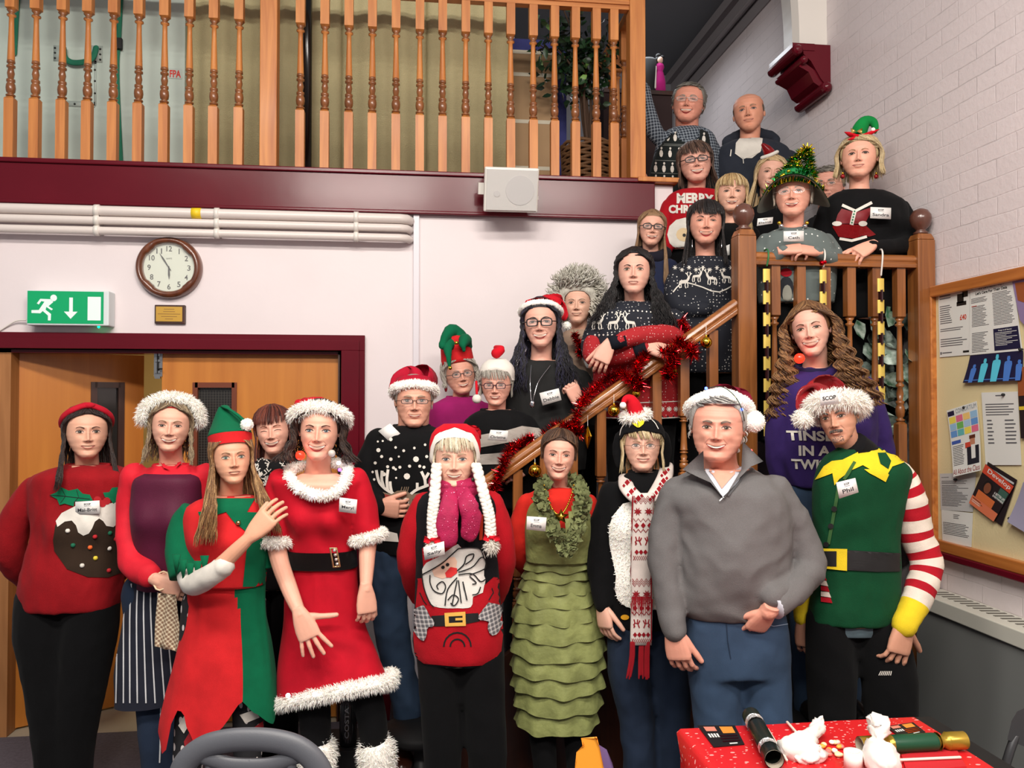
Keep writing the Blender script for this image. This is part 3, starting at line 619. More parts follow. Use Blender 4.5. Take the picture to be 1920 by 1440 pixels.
c = PY(1104, 320, 4.85); t = thing('potted_ficus', 'dark leafy indoor tree in a wicker basket upstairs behind the railing', 'potted plant', (c.x, 4.85, MZ)); B0 = tuple(t.location)
m = MB(); wk = mat('wicker', (112, 78, 46), .6, bump=.5, bs=150)
rw = .15
for k in range(16):
 z_ = MZ+.015+k*.02; rr_ = rw*(1+.12*k/16); m.tube([(c.x+rr_*math.cos(2*math.pi*j/40), 4.85+rr_*math.sin(2*math.pi*j/40), z_+.006*math.sin(j*math.pi/2+k*math.pi)) for j in range(41)], .0105, wk, 6, cap=False)
m.lathe((c.x, 4.85, MZ), [(rw*.9, 0), (rw*1.02, .3)], mat('soil_dark', (26, 18, 14), .9), 24); obj('wicker_basket', m, t, B0)
m = MB(); bk = mat('ficus_bark', (74, 52, 36), .8)
tips = []
for k in range(9):
 a = R.uniform(0, 6.28); p = [(c.x, 4.85, MZ+.25), (c.x+.05*math.cos(a), 4.85+.05*math.sin(a), MZ+.7), (c.x+R.uniform(-.3, .12), 4.85+R.uniform(-.1, .2), MZ+R.uniform(.8, 1.5))]
 m.tube(p, [.012, .008, .004], bk, 6, res=8); tips.append(p)
obj('trunk', m, t, B0)
m = MB(); lf = [mat('ficus_leaf', (38, 70, 38), .4), mat('ficus_leaf_dark', (22, 44, 26), .4), mat('ficus_leaf_light', (110, 150, 70), .4)]
def leaf(m, p, d, L_, w_, mm, n=None):
 d = d.normalized(); s_ = d.cross(n or Vector((R.uniform(-1, 1), R.uniform(-1, 1), R.uniform(-1, 1))))
 if s_.length < .01: return
 s_.normalize(); u_ = s_.cross(d)*.15
 m.add([p, p+d*L_*.3+s_*w_-u_*w_, p+d*L_*.65+s_*w_*.8, p+d*L_, p+d*L_*.65-s_*w_*.8, p+d*L_*.3-s_*w_-u_*w_, p+d*L_*.5+u_*w_*2], [(0, 1, 6), (1, 2, 6), (2, 3, 6), (3, 4, 6), (4, 5, 6), (5, 0, 6)], mm)
for k in range(620):
 tp = R.choice(tips); s_ = R.random(); q = Vector(tp[1]).lerp(Vector(tp[2]), s_)+Vector((R.uniform(-.11, .11), R.uniform(-.12, .12), R.uniform(-.12, .15)))
 leaf(m, q, Vector((R.uniform(-1, 1), R.uniform(-1, .3), R.uniform(-1, .2))), R.uniform(.05, .08), .017, R.choices(lf, (5, 5, .6))[0])
tag(obj('foliage', m, t, B0), kind='stuff')
for k, px in enumerate((1168, 1160, 1153)):
 yy = 4.75+.16*k; q = PY(px, 200, yy); o = bpy.data.objects.new('baluster', me_b); COL.objects.link(o); o.location = (xn+.0-.0, yy, zb); tag(o, '%s baluster of the return railing beyond the pine newel post' % ('nearest', 'middle', 'farthest')[k], 'baluster', 'return railing balusters')
m = MB(); m.box((xn-.03, YR+.045, zb+.975), (xn+.03, 5.4, zb+1.03), pine); single('return_handrail', m, 'pine handrail going away from the newel post upstairs', 'handrail', (xn, 5, zb+1), flat=True)
Ysf = 5.75; a, b = PY(1208, 168, Ysf), PY(1262, 168, Ysf)
m = MB(); m.box((a.x-.3, Ysf, a.z-.03), (b.x, Ysf+.3, a.z+.0), dark_wood); m.box((a.x-.3, Ysf+.02, MZ-.3), (b.x, Ysf+.28, a.z-.03), mat('dark_shelf_back', (48, 28, 28), .8)); single('shelf_cabinet', m, 'dark wooden shelf unit behind the plaid-shirted man', 'shelf', (a.x, Ysf, MZ-.3), flat=True)
m = MB(); q = PY(1217, 165, Ysf+.1); m.lathe((q.x, Ysf+.14, a.z), [(.07, 0), (.075, .02), (.075, .26), (.06, .28)], black, 20); single('black_canister', m, 'black cylindrical canister on the dark shelf upstairs', 'canister', (q.x, Ysf+.14, a.z))
q = PY(1241, 165, Ysf+.05); t = thing('costume_doll', 'small doll in bright pink dress standing on the dark shelf upstairs', 'doll', (q.x, Ysf+.1, a.z)); B0 = tuple(t.location)
m = MB(); pk = cloth('pink_doll_dress', (190, 40, 130)); m.lathe((q.x, Ysf+.1, a.z), [(.045, 0), (.042, .1), (.028, .17), (.022, .18), (.034, .21), (.026, .235)], pk, 14); obj('dress', m, t, B0)
m = MB(); m.ball((q.x, Ysf+.09, a.z+.262), (.022, .02, .027), mat('doll_face', (220, 180, 160), .5), 12, 8); m.tube([(q.x, Ysf+.1, a.z+.22), (q.x, Ysf+.1, a.z+.25)], .008, mat('doll_face', (220, 180, 160), .5), 8); m.tube([(q.x-.035, Ysf+.09, a.z+.21), (q.x-.042, Ysf+.08, a.z+.05)], .009, whitep, 8); obj('doll_body', m, t, B0)
m = MB(); m.ball((q.x, Ysf+.105, a.z+.275), (.032, .026, .024), black, 12, 8); m.ball((q.x-.01, Ysf+.1, a.z+.3), (.02, .018, .016), black, 10, 8); m.ball((q.x+.02, Ysf+.1, a.z+.29), (.018, .015, .014), black, 10, 8); obj('doll_hair', m, t, B0)
# ================================================================ staircase
GO = .25; RS = LZ/7
carp = mat('stair_dark_carpet', (46, 34, 40), .95, bump=.4, bs=250)
m = MB()
for k in range(1, 8):
 x0 = 1.41-GO*(7-k); m.box((x0-.02, YS+.03, RS*(k-1) if k < 7 else RS*6), (x0+GO if k < 7 else XR, YB, RS*k), carp)
m.box((1.41, YS+.03, LZ-.22), (XR, YB, LZ-.19), carp)
struct('floor_stairs', m)
m = MB(); m.box((1.5, YS+.3, 0), (XR, YS+.34, LZ-.24), black); struct('understair_shade_sheet', m)  # added black sheet standing in for the shade beneath the landing
m = MB()   # string board and panelling under the flight
m.prism([(-.14, 0), (-.14, .22), (1.43, LZ+.08), (XR, LZ+.08), (XR, LZ-.24), (1.45, LZ-.24), (1.45, 0)], lambda a, b: Vector((a, YS-.02, b)), lambda a, b: Vector((a, YS+.02, b)), dark_wood); struct('trim_8', m)
m = MB()
for k in range(1, 10): m.box((xwe, YB+.24*(k-1), LZ), (XR, YB+.24*k+.02, LZ+.183*k), carp)
m.box((xwe, YB+.24*9, MZ-.2), (XR, 7.3, MZ), carp); struct('floor_stairs_upper', m)
def newel(px, ytop, name_label, d_, hw_=.0435, zb_=0.0, half=False):
 c = PY(px, 600, YS); zt = PY(px, ytop, YS).z
 t = thing('newel_post', name_label, 'newel post', (c.x, YS, zb_)); B0 = (c.x, YS, zb_)
 m = MB(); m.box((c.x-hw_, YS-hw_, zb_), (c.x+hw_, YS+hw_, zt-.03), oak); m.rings([[(c.x+a*hw_, YS+b*hw_, z) for a, b in ((-s, -s), (s, -s), (s, s), (-s, s))] for s, z in ((1, zt-.03), (.75, zt))], oak); bevel(obj('post', m, t, B0, True), .005)
 m = MB(); kn = mat('dark_turned_knob', (92, 56, 44), .28, coat=.5); m.lathe((c.x, YS, zt), [(.03, 0), (.034, .008), (.02, .018), (.022, .022), (.040, .04), (.049, .07), (.046, .09), (.032, .112), (.012, .122)], kn, 24); obj('ball_finial', m, t, B0); return c
nl = newel(1395, 432, 'lower newel post with round finial at the top of the sloping handrail', 3.68)
nr = newel(1728, 440, 'newel post with round finial against the brick wall beside the noticeboard', 3.8)
def rail_prof(p, up_, out):  # profile ring around centre p
 return [p+out*a+up_*b for a, b in ((-.032, -.03), (-.032, -.012), (-.024, -.005), (-.03, .006), (-.026, .022), (-.012, .032), (.012, .032), (.026, .022), (.03, .006), (.024, -.005), (.032, -.012), (.032, -.03))]
A, B = PY(890, 922, YS), PY(1382, 572, YS)
A = B+(A-B)*1.14
m = MB(); dr = (B-A).normalized(); upn = Vector((-dr.z, 0, dr.x)); out = Vector((0, 1, 0))
m.rings([rail_prof(A, upn, out), rail_prof(B, upn, out)], oakx); bevel(single('sloping_handrail', m, 'sloping wooden stair handrail wound with red tinsel', 'handrail', tuple((A+B)/2), flat=True), .003)
zl = PY(1560, 489, YS).z
m = MB(); m.rings([rail_prof(Vector((nl.x+.04, YS, zl)), UP, out), rail_prof(Vector((nr.x-.04, YS, zl)), UP, out)], oakx); bevel(single('landing_handrail', m, 'level wooden handrail of the landing between two newel posts', 'handrail', (1.9, YS, zl), flat=True), .003)
hb = zl-.03-LZ-.08
lb = baluster_mesh(.24, hb-.235, hb, .0205, oak, oak); me_l = lb.me(); flatten_sq(me_l)
for i, px in enumerate((1452, 1499.5, 1546, 1593, 1640, 1686)):
 o = bpy.data.objects.new('baluster', me_l); COL.objects.link(o); o.location = (PY(px, 600, YS).x, YS, LZ+.08); tag(o, 'turned dark wood baluster, %s from the left under the level landing handrail' % ORD[i], 'baluster', 'landing balusters')
slope = (B.z-A.z)/(B.x-A.x)
for i, px in enumerate((918, 970, 1020, 1073, 1126, 1178, 1230, 1282, 1336)):
 x_ = PY(px, 800, YS).x; zt = A.z+(x_-A.x)*slope-.035; zs = .22+(x_+.14)*(LZ+.08-.22)/1.57-.03
 hb = zt-zs
 sb_ = baluster_mesh(.22, hb-.30, hb, .0205, oak, oak)
 o = obj('baluster', sb_, None, (0, 0, 0)); flatten_sq(o.data); o.location = (x_, YS, zs); tag(o, 'turned dark wood baluster, %s from the bottom of the sloping tinselled handrail' % ORD[i], 'baluster', 'sloping stair balusters')
# ================================================================ notice board and papers on the right wall
nb = wood('board_frame_wood', (196, 122, 58), (156, 86, 36), .4, 'Y')
y1, y0 = PX(1749, 700, XR).y, 2.2; z1, z0 = PX(1749, 540, XR).z, PX(1766, 1030, XR).z
t = thing('notice_board', 'large wood-framed pinboard on the right brick wall covered with papers', 'noticeboard', (XR, (y0+y1)/2, z0)); B0 = tuple(t.location)
m = MB(); fw = .05
m.box((XR-.045, y0, z1-fw), (XR, y1, z1), nb); m.box((XR-.045, y0, z0), (XR, y1, z0+fw), nb); m.box((XR-.045, y1-fw*1.1, z0), (XR, y1, z1), nb); m.box((XR-.05, y0, z0-.03), (XR, y1, z0), maroon); bevel(obj('board_frame', m, t, B0, True), .005)
m = MB(); m.box((XR-.018, y0, z0+fw), (XR, y1-fw, z1-fw), mat('cream_pin_surface', (222, 206, 160), .8, bump=.1, bs=100)); obj('pin_surface', m, t, B0, True)
paper = mat('white_paper', (226, 226, 220), .7); paperg = mat('grey_paper', (196, 196, 194), .7); txi = mat('grey_text', (96, 96, 100), .7)
def sheet(name, label, quad, m0, paint, xo=.022, curl=0, cat='paper'):
 q = [PX(x, y, XR-xo) for x, y in quad]   # tl tr br bl
 def f(u, v, o=0):
  p = (q[0]*(1-u)+q[1]*u)*(1-v)+(q[3]*(1-u)+q[2]*u)*v; return p-Vector((o+curl*v*v, 0, 0))
 m = MB(); g = [[f(i/6, j/8) for i in range(7)] for j in range(9)]; gb = [[p+Vector((.0012, 0, 0)) for p in r] for r in g]
 m.rings(g, m0, cap=False, closed=False); m.rings(gb, m0, cap=False, closed=False)
 paint(m, f); tag(obj(name, m, None, tuple(q[3]), True), label, cat); o = SC.objects[-1] if 0 else None
def rect(m, mm, f, u0, v0, u1, v1, o=.0008):
 n = 3; m.rings([[f(u0+(u1-u0)*i/n, v0+(v1-v0)*j/n, o) for i in range(n+1)] for j in range(n+1)], mm, cap=False, closed=False)
def lines(m, f, u0, u1, v0, v1, n, mm=None, th=.35, rag=.25):
 for k in range(n):
  v = v0+(v1-v0)*k/n; rect(m, mm or txi, f, u0, v, u1-(u1-u0)*R.uniform(0, rag), v+(v1-v0)/n*th)
def wtxt(m, f, s, u0, v0, u1, v1, mm, b=.02): lay3(m, mm, s, lambda u, v: f(u0+(u1-u0)*u, v1+(v0-v1)*v, .0012), b)
red_t = mat('red_text', (206, 70, 50), .6); navy_t = mat('navy_print', (24, 24, 60), .5)
def pa(m, f):
 rect(m, mat('orange_strip', (196, 90, 50), .6), f, 0, -.04, .97, 0)
 lines(m, f, .05, .45, .04, .12, 2); lines(m, f, .05, .45, .2, .5, 9); rect(m, ink, f, .62, .06, .82, .2); rect(m, ink, f, .78, .02, .95, .12); rect(m, ink, f, .6, .18, .9, .24)
 wtxt(m, f, '£40', .7, .38, .9, .46, red_t); lines(m, f, .05, .9, .56, .62, 2); lines(m, f, .05, .95, .72, .86, 4); rect(m, ink, f, .78, .93, .97, .96); rect(m, txi, f, .1, .93, .42, .945); rect(m, txi, f, .03, .92, .08, .96)
sheet('pinned_flyer', 'white flyer with a black picture and £40, pinned at the board\'s top left', [(1759, 552), (1818, 540), (1819, 665), (1762, 670)], paper, pa)
def pb(m, f):
 wtxt(m, f, 'We Care About People', .2, .025, .8, .065, ink); wtxt(m, f, "Let's Care For Their Data", .14, .085, .86, .125, ink)
 lines(m, f, .03, .42, .17, .25, 4); lines(m, f, .05, .42, .29, .6, 14, rag=.4); lines(m, f, .52, .95, .15, .62, 22); lines(m, f, .05, .4, .68, .98, 13, rag=.4)
 rect(m, red_t, f, .04, .28, .16, .288); rect(m, navy_t, f, .5, .66, .98, .97, .0009)
 for k in range(9): rect(m, paper, f, .53, .72+.022*k, .95-.1*(k % 3), .727+.022*k, .0016)
 wtxt(m, f, 'Keep it all Secret', .6, .68, .86, .705, paper)
sheet('data_care_poster', 'poster headed We Care About People, pinned at the top of the board', [(1819, 540), (1899, 521), (1917, 657), (1818, 666)], paper, pb, .024)
def pc(m, f):
 cy = [mat('cyan_print', (86, 196, 222), .6), mat('blue_print', (70, 120, 200), .6)]
 rect(m, cy[1], f, 0.02, .9, .98, .93)
 for k, (u, h) in enumerate(((.14, .66), (.33, .84), (.55, .95), (.76, .86), (.95, .7))):
  c_ = cy[0] if k in (1, 2) else cy[1]
  s_ = h*.75; top = 1-h
  pts = [(u-.055*h, 1), (u-.08*h, top+.32*h), (u-.07*h, top+.22*h), (u-.02, top+.19*h), (u-.03, top+.1*h), (u-.02, top), (u+.02, top), (u+.03, top+.1*h), (u+.02, top+.19*h), (u+.07*h, top+.22*h), (u+.08*h, top+.32*h), (u+.055*h, 1)]
  pts = [(min(a, 1), b) for a, b in pts]; tr = tessellate_polygon([[Vector((p[0], p[1], 0)) for p in pts]]); m.add([f(p[0], p[1], .0015) for p in pts], [tuple(x) for x in tr], c_)
sheet('blue_figures_picture', 'dark picture of glowing blue human figures hanging below the data poster', [(1819, 667), (1918, 657), (1919, 713), (1809, 718)], navy_t, pc, .026, .01, 'poster')
def pd(m, f):
 rect(m, navy_t, f, .02, .03, .24, .1); wtxt(m, f, 'CONSORTIUM', .3, .02, .98, .085, mat('grey_outline_print', (140, 150, 160), .6), 0)
 cols = [(236, 216, 90), (150, 190, 222), (100, 150, 210), (224, 110, 140), (110, 180, 90), (100, 180, 180), (240, 200, 120), (170, 200, 225)]
 for i in range(4):
  for j in range(3): rect(m, mat('brochure_tint%d' % ((i*3+j) % 8), cols[(i*3+j) % 8], .6), f, .04+.24*i, .12+.105*j, .04+.24*i+.22, .12+.105*j+.095)
 rect(m, mat('brochure_blue', (60, 90, 170), .6), f, .04, .48, .36, .53); rect(m, red_t, f, .5, .55, .72, .63); lines(m, f, .05, .48, .56, .86, 12)
 rect(m, mat('brochure_dark', (26, 28, 40), .6), f, .55, .62, .96, .88); rect(m, paper, f, .7, .6, .84, .8, .0012); rect(m, mat('photo_skin', (190, 130, 100), .6), f, .68, .5, .84, .6, .0012); rect(m, mat('photo_hair', (90, 40, 24), .6), f, .66, .46, .86, .51, .0014)
 wtxt(m, f, 'All About the Class', .02, .9, .98, .98, mat('maroon_print', (150, 40, 40), .6), 0)
sheet('pinned_brochure', 'colourful CONSORTIUM brochure hanging askew from a pin', [(1775, 770), (1831, 752), (1847, 882), (1795, 894)], paper, pd, .03, .02, 'brochure')
def pe(m, f): lines(m, f, .1, .92, .16, .34, 5); lines(m, f, .12, .3, .38, .74, 7); lines(m, f, .62, .92, .38, .74, 7); rect(m, txi, f, .4, .04, .6, .055)
sheet('pinned_timetable', 'white typed sheet pinned right of the colourful brochure', [(1840, 736), (1908, 734), (1915, 872), (1848, 872)], paper, pe, .024)
def pf(m, f): lines(m, f, .05, .3, .1, .13, 1); lines(m, f, .05, .85, .2, .3, 3); lines(m, f, .05, .9, .32, .9, 16, rag=.5)
sheet('grey_minutes_sheet', 'grey typed sheet pinned below the colourful brochure', [(1762, 888), (1830, 886), (1824, 960), (1764, 956)], paperg, pf)
def pg(m, f): lines(m, f, .4, .6, .1, .25, 3); lines(m, f, .05, .95, .38, .78, 8)
sheet('lower_minutes_sheet', 'pale typed sheet at the board\'s bottom left corner', [(1765, 956), (1824, 962), (1821, 1026), (1767, 1014)], paper, pg, .024)
def ph(m, f):
 co_ = mat('magazine_red', (206, 74, 50), .5); rect(m, co_, f, 0, 0, 1, .2); rect(m, mat('magazine_orange', (222, 120, 84), .5), f, 0, .78, 1, 1); wtxt(m, f, 'Develop', .15, .03, .95, .16, paper, .01)
 sk_ = mat('magazine_skin', (128, 74, 50), .6); pts = [(.36+.16*math.cos(i*.4), .4+.15*math.sin(i*.4)) for i in range(16)]
 m.add([f(a, b, .0012) for a, b in pts], [tuple(range(16))], mat('magazine_hair', (24, 18, 18), .6)); pts = [(.36+.115*math.cos(i*.4), .43+.13*math.sin(i*.4)) for i in range(16)]; m.add([f(a, b, .0016) for a, b in pts], [tuple(range(16))], sk_)
 rect(m, mat('magazine_shawl', (214, 112, 60), .6), f, .12, .58, .75, .78, .0012); rect(m, mat('magazine_teal', (60, 96, 84), .6), f, .7, .22, .98, .5)
 wtxt(m, f, 'A BETTER LIFE', .6, .38, .98, .44, paper); wtxt(m, f, 'EVERYWHERE', .6, .46, .98, .51, paper); lines(m, f, .05, .45, .82, .94, 3, paper)
sheet('pinned_magazine', 'orange and red magazine with a woman on its cover, tilted on the board', [(1848, 870), (1901, 912), (1863, 978), (1817, 943)], mat('magazine_dark', (40, 30, 32), .5), ph, .034, 0, 'magazine')
def pi_(m, f): rect(m, paperg, f, .05, .08, .95, .12); lines(m, f, .1, .9, .3, .8, 6)
sheet('magazine_beneath', 'dark magazine showing behind the orange one on the board', [(1852, 866), (1907, 900), (1878, 986), (1828, 950)], mat('magazine_dark', (40, 30, 32), .5), pi_, .026, 0, 'magazine')
def pj(m, f): rect(m, mat('brown_print', (150, 80, 40), .6), f, .1, .1, .9, .5)
sheet('edge_leaflet', 'purple and white leaflet cut by the right edge, level with the data poster', [(1897, 524), (1945, 512), (1948, 640), (1912, 600)], mat('mauve_print', (140, 120, 160), .6), pj, .028, 0, 'leaflet')
sheet('edge_envelope', 'lilac-grey paper fold at the right edge beside the orange magazine', [(1918, 905), (1950, 880), (1950, 1010), (1897, 978)], mat('lilac_paper', (150, 146, 168), .6), lambda m, f: None, .03, 0.02)
sheet('edge_calendar', 'black and brown picture strip at the right edge beside the typed sheet', [(1907, 690), (1945, 684), (1948, 822), (1914, 822)], mat('magazine_dark', (40, 30, 32), .5), lambda m, f: (rect(m, mat('brown_print', (150, 80, 40), .6), f, 0, 0, 1, .4), rect(m, mat('brochure_yellow', (220, 190, 50), .6), f, 0, .55, 1, .6)), .03)
for x_, y_, l_ in ((1822, 541, 'at the top left of the data care poster'), (1807, 764, 'at the top of the colourful brochure'), (1790, 899, 'in the grey typed sheet'), (1892, 972, 'alone, low and right of the orange magazine'), (1880, 740, 'at the top of the typed timetable'), (1912, 655, 'at the right of the blue figures picture'), (1763, 551, 'at the top left of the £40 flyer')):
 m = MB(); p = PX(x_, y_, XR-.032); m.tube([p+Vector((.012, 0, 0)), p], [.004, .006], black, 8); single('drawing_pin', m, 'black drawing pin '+l_, 'pin', tuple(p), 'drawing pins on the board')
t = thing('radiator_cover', 'grey boxed radiator cover with slotted white top under the noticeboard', 'radiator', (2.33, 2.8, 0)); B0 = (2.33, 2.8, 0)
m = MB(); rg = mat('radiator_grey', (122, 124, 122), .6); m.box((2.27, 1.6, .02), (XR, 3.46, .80), rg); obj('cabinet_panel', m, t, B0, True)
m = MB(); m.box((2.255, 1.58, .79), (XR, 3.475, .855), mat('radiator_white', (206, 204, 192), .4)); bevel(obj('top_casing', m, t, B0, True))
m = MB()
for k in range(46):
 yy = 3.42-k*.04; m.prism([(2.31, yy), (2.385, yy-.01), (2.385, yy-.024), (2.31, yy-.014)], lambda a, b: Vector((a, b, .857)), lambda a, b: Vector((a, b, .853)), mat('radiator_slot', (96, 92, 84), .6))
obj('air_grille', m, t, B0, True)
# ================================================================ HEADS, HANDS, HAIR, CLOTHES
def G(x, z, x0, z0, sx, sz): return math.exp(-((x-x0)/sx)**2-((z-z0)/sz)**2)
W_T = [(0, .07), (.03, .115), (.08, .165), (.16, .225), (.26, .275), (.36, .312), (.45, .328), (.55, .335), (.66, .342), (.76, .335), (.85, .295), (.92, .225), (.97, .14), (1.0, .02)]
F_T = [(0, .31), (.03, .36), (.08, .375), (.16, .36), (.25, .372), (.33, .375), (.45, .372), (.55, .378), (.66, .372), (.76, .335), (.85, .265), (.93, .165), (.98, .07), (1.0, -.02)]
B_T = [(0, -.16), (.03, -.1), (.08, 0), (.16, .12), (.26, .26), (.4, .37), (.55, .43), (.68, .445), (.8, .415), (.9, .31), (.97, .17), (1.0, .06)]
NOSE = [(.29, 0), (.318, .02), (.335, .085), (.36, .118), (.385, .112), (.42, .085), (.47, .058), (.52, .032), (.57, .014), (.62, 0)]
class Head:
 def __init__(h, c, H, yaw=0, pitch=0, roll=0, wide=1, jaw=1, male=0, old=0, smile=.3, open_=0, squint=0, nose=1, fat=0):
  h.c = Vector(c); h.H = H; h.__dict__.update(wide=wide, jaw=jaw, male=male, old=old, smile=smile, open_=open_, squint=squint, nose=nose, fat=fat)
  dx = h.c-CAM; face = math.atan2(-dx.x, dx.y)   # looks to the camera by default
  h.M = Matrix.Rotation(face+math.radians(yaw), 4, 'Z') @ Matrix.Rotation(math.radians(roll), 4, 'Y') @ Matrix.Rotation(math.radians(pitch), 4, 'X')
 def W(h, p): return h.c + h.M.to_3x3() @ Vector((p[0]*h.H, p[1]*h.H, (p[2]-.5)*h.H))
 def w(h, z):
  w_ = interp(W_T, z)*h.wide*1.07
  if z < .4: w_ *= 1+((h.jaw-1)*1.3 + h.fat*.2)*(1-z/.4)**1.3
  return w_
 def D(h, x, z):
  a = abs(x); s = h.smile; d = 0
  nh = interp(NOSE, z)*h.nose; sx = .030+max(0, .45-z)*.14 if z > .3 else .05
  d += nh*math.exp(-(x/sx)**2)+.05*h.nose*G(a, z, .055, .345, .026, .022)
  d -= .030*G(a, z, .135, .52, .06, .034)+.014*G(a, z, .06, .525, .03, .03)
  d += .026*G(a, z, .135, .498, .055, .03)
  d += (.012+.014*h.male)*G(a, z, .12, .585, .09, .024)
  d += .012*G(a, z, .18, .25, .08, .09)+(.020+.026*s)*G(a, z, .17, .375+.02*s, .075, .065)-.014*h.male*G(a, z, .21, .27, .05, .07)
  zc = .232+s*.9*x*x*2.2
  d += .020*G(x, z, 0, .24, .14, .07)+.018*G(x, z, 0, zc+.022, .09, .014)+.022*G(x, z, 0, zc-.026, .075, .018)-.014*G(x, z, 0, zc, .10, .007)
  d -= .012*s*G(a, z, .155, .262, .02, .03)
  d += .034*G(x, z, 0, .075, .075, .05)-.016*G(x, z, 0, .155, .065, .02)
  if h.old or s > .3:
   k = .010*h.old+.010*s; t = max(0, min(1, (.37-z)/.15)); xx = .075+.085*t
   if .2 < z < .37: d -= k*math.exp(-((a-xx)/.012)**2)*(1 if z > .22 else .5)
  if h.old:
   d -= .006*h.old*(G(a, z, .13, .452, .07, .008)+G(x, z, 0, .70, .18, .006)+G(x, z, 0, .74, .16, .006))+.008*h.old*G(a, z, .13, .44, .06, .02)
   d += .008*h.old*G(a, z, .2, .14, .04, .05)
  return d
 def front(h, x, z, off=.005):
  w_ = h.w(z); yf, yb = interp(F_T, z), interp(B_T, z); yc, hd = (yb-yf)/2, (yb+yf)/2
  sn = min(1, (abs(x)/w_)**(1/.95)); return Vector((x, yc-hd*math.sqrt(max(0, 1-sn*sn))-h.D(x, z)-off, z))
 def S(h, ph, z, off=0):
  w_ = h.w(z)+off; yf, yb = interp(F_T, z)+off, interp(B_T, z)+off*(1 if z > .2 else .2); yc, hd = (yb-yf)/2, (yb+yf)/2
  sn, cs = math.sin(ph), math.cos(ph); x = w_*math.copysign(abs(sn)**.95, sn); y = yc-hd*cs; return Vector((x, y, z))
 def mesh(h, mb, skin, nu=92, nv=80):
  rings = []
  for i in range(nv+1):
   z = i/nv
   z = 1-(1-z)**1.0 if z < .9 else .9+.1*math.sin((z-.9)/.1*math.pi/2)
   ring = []
   for j in range(nu):
    t = 2*j/nu-1; ph = math.pi*t*(.48+.52*abs(t)); p = h.S(ph, z)
    if abs(ph) < 1.5:
     f = min(1, (1.5-abs(ph))/.3); p.y -= h.D(p.x, z)*f
    ring.append(h.W(p))
   rings.append(ring)
  mb.rings(rings, skin)
  for s_ in (-1, 1):   # ears
   w_ = h.w(.47); A = Matrix.Rotation(s_*-.35, 3, 'Z')
   for k, (r, zz) in enumerate((((.022, .055, .085), .47), ((.026, .032, .05), .475))):
    def q(v): return h.W(Vector((s_*(w_+.012+.004*k), .04, zz))+A @ v)
    rg = []
    for a in range(1, 8):
     th = math.pi*a/8; rg.append([q(Vector((r[0]*math.sin(th)*math.cos(b*.628), r[1]*math.sin(th)*math.sin(b*.628), -r[2]*math.cos(th)))) for b in range(10)])
    mb.rings(rg, skin)
  return h
 def patch(h, mb, m, pts, off=.005, sm=1):
  if sm > 1: pts = crom(list(pts)+[pts[0]], len(pts)*sm)[:-1]
  tr = tessellate_polygon([[Vector((p[0], p[1], 0)) for p in pts]]); mb.add([h.W(h.front(p[0], p[1], off)) for p in pts], [tuple(t) for t in tr], m)
 def strip(h, mb, m, pts, wd, off=.006):
  n = len(pts); vs = []
  for i, p in enumerate(pts):
   a, b = pts[max(i-1, 0)], pts[min(i+1, n-1)]; dx, dz = b[0]-a[0], b[1]-a[1]; l = math.hypot(dx, dz); k = wd[i] if isinstance(wd, (list, tuple)) else wd
   for s in (-1, 0, 1): vs.append(h.W(h.front(p[0]-dz/l*k*s, p[1]+dx/l*k*s, off)))
  mb.add(vs, [f for i in range(n-1) for f in ((3*i, 3*i+1, 3*i+4, 3*i+3), (3*i+1, 3*i+2, 3*i+5, 3*i+4))], m)
 def face(h, mb, skin_rgb, brow=(90, 64, 46), iris=(74, 66, 56), lip=(176, 84, 80), lash=1.0, closed=0, brow_w=1, stubble=None, moustache=None, cheek=True):
  s = h.smile; ew = mat('eye_white', (192, 182, 174), .3); ir = mat('iris_%d_%d_%d' % iris, iris, .15); pu = mat('pupil', (8, 8, 8), .1); la = mat('lash_line', (36, 24, 22), .7)
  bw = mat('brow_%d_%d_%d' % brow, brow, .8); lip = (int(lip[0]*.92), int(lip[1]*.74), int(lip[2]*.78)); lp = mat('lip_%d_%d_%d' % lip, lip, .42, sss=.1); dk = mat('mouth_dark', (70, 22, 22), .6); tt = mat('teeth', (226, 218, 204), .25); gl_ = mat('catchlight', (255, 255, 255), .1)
  crease = mat('lid_crease_%d' % skin_rgb[0], tuple(int(c*.72) for c in skin_rgb), .6); nos = mat('nostril', tuple(int(c*.38) for c in skin_rgb), .7)
  for e in (-1, 1):
   ex, ez, ewd = e*.138, .5, .066; oh = .0265*(1-max(h.squint, .3*s)*.6)
   top = lambda t: ez+oh*math.sqrt(max(0, 1-t*t))**1.0+.004*t*e*0
   bot = lambda t: ez-oh*.62*(1-t*t)
   ts = [i/6-1 for i in range(13)]
   if not closed:
    h.patch(mb, ew, [(ex+ewd*t, bot(t)) for t in ts]+[(ex+ewd*t, top(t)) for t in ts[::-1]][1:-1], .004)
    r = .0325
    def clipc(rr, o, m_):
     pts = []
     for i in range(16):
      a = i*math.pi/8; x = rr*math.cos(a)+.004*e*0; z = rr*math.sin(a)+.006; t = max(-1, min(1, x/ewd)); z = max(bot(t)-ez, min(top(t)-ez, z)); pts.append((ex+x, ez+z))
     h.patch(mb, m_, pts, o)
    clipc(r, .0065, ir); clipc(.015, .008, pu)
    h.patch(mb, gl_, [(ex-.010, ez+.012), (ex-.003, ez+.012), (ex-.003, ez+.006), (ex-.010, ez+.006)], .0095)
    h.strip(mb, la, [(ex+ewd*1.06*t, top(t)+.003) for t in ts], [.002+.0045*lash*(1-.5*abs(t)) for t in ts], .009)
    h.strip(mb, crease, [(ex+ewd*t, bot(t)-.003) for t in ts[1:-1]], .0028, .007)
    h.strip(mb, crease, [(ex+ewd*1.02*t, top(t)+.018) for t in ts[1:-1]], .0026, .006)
   else:
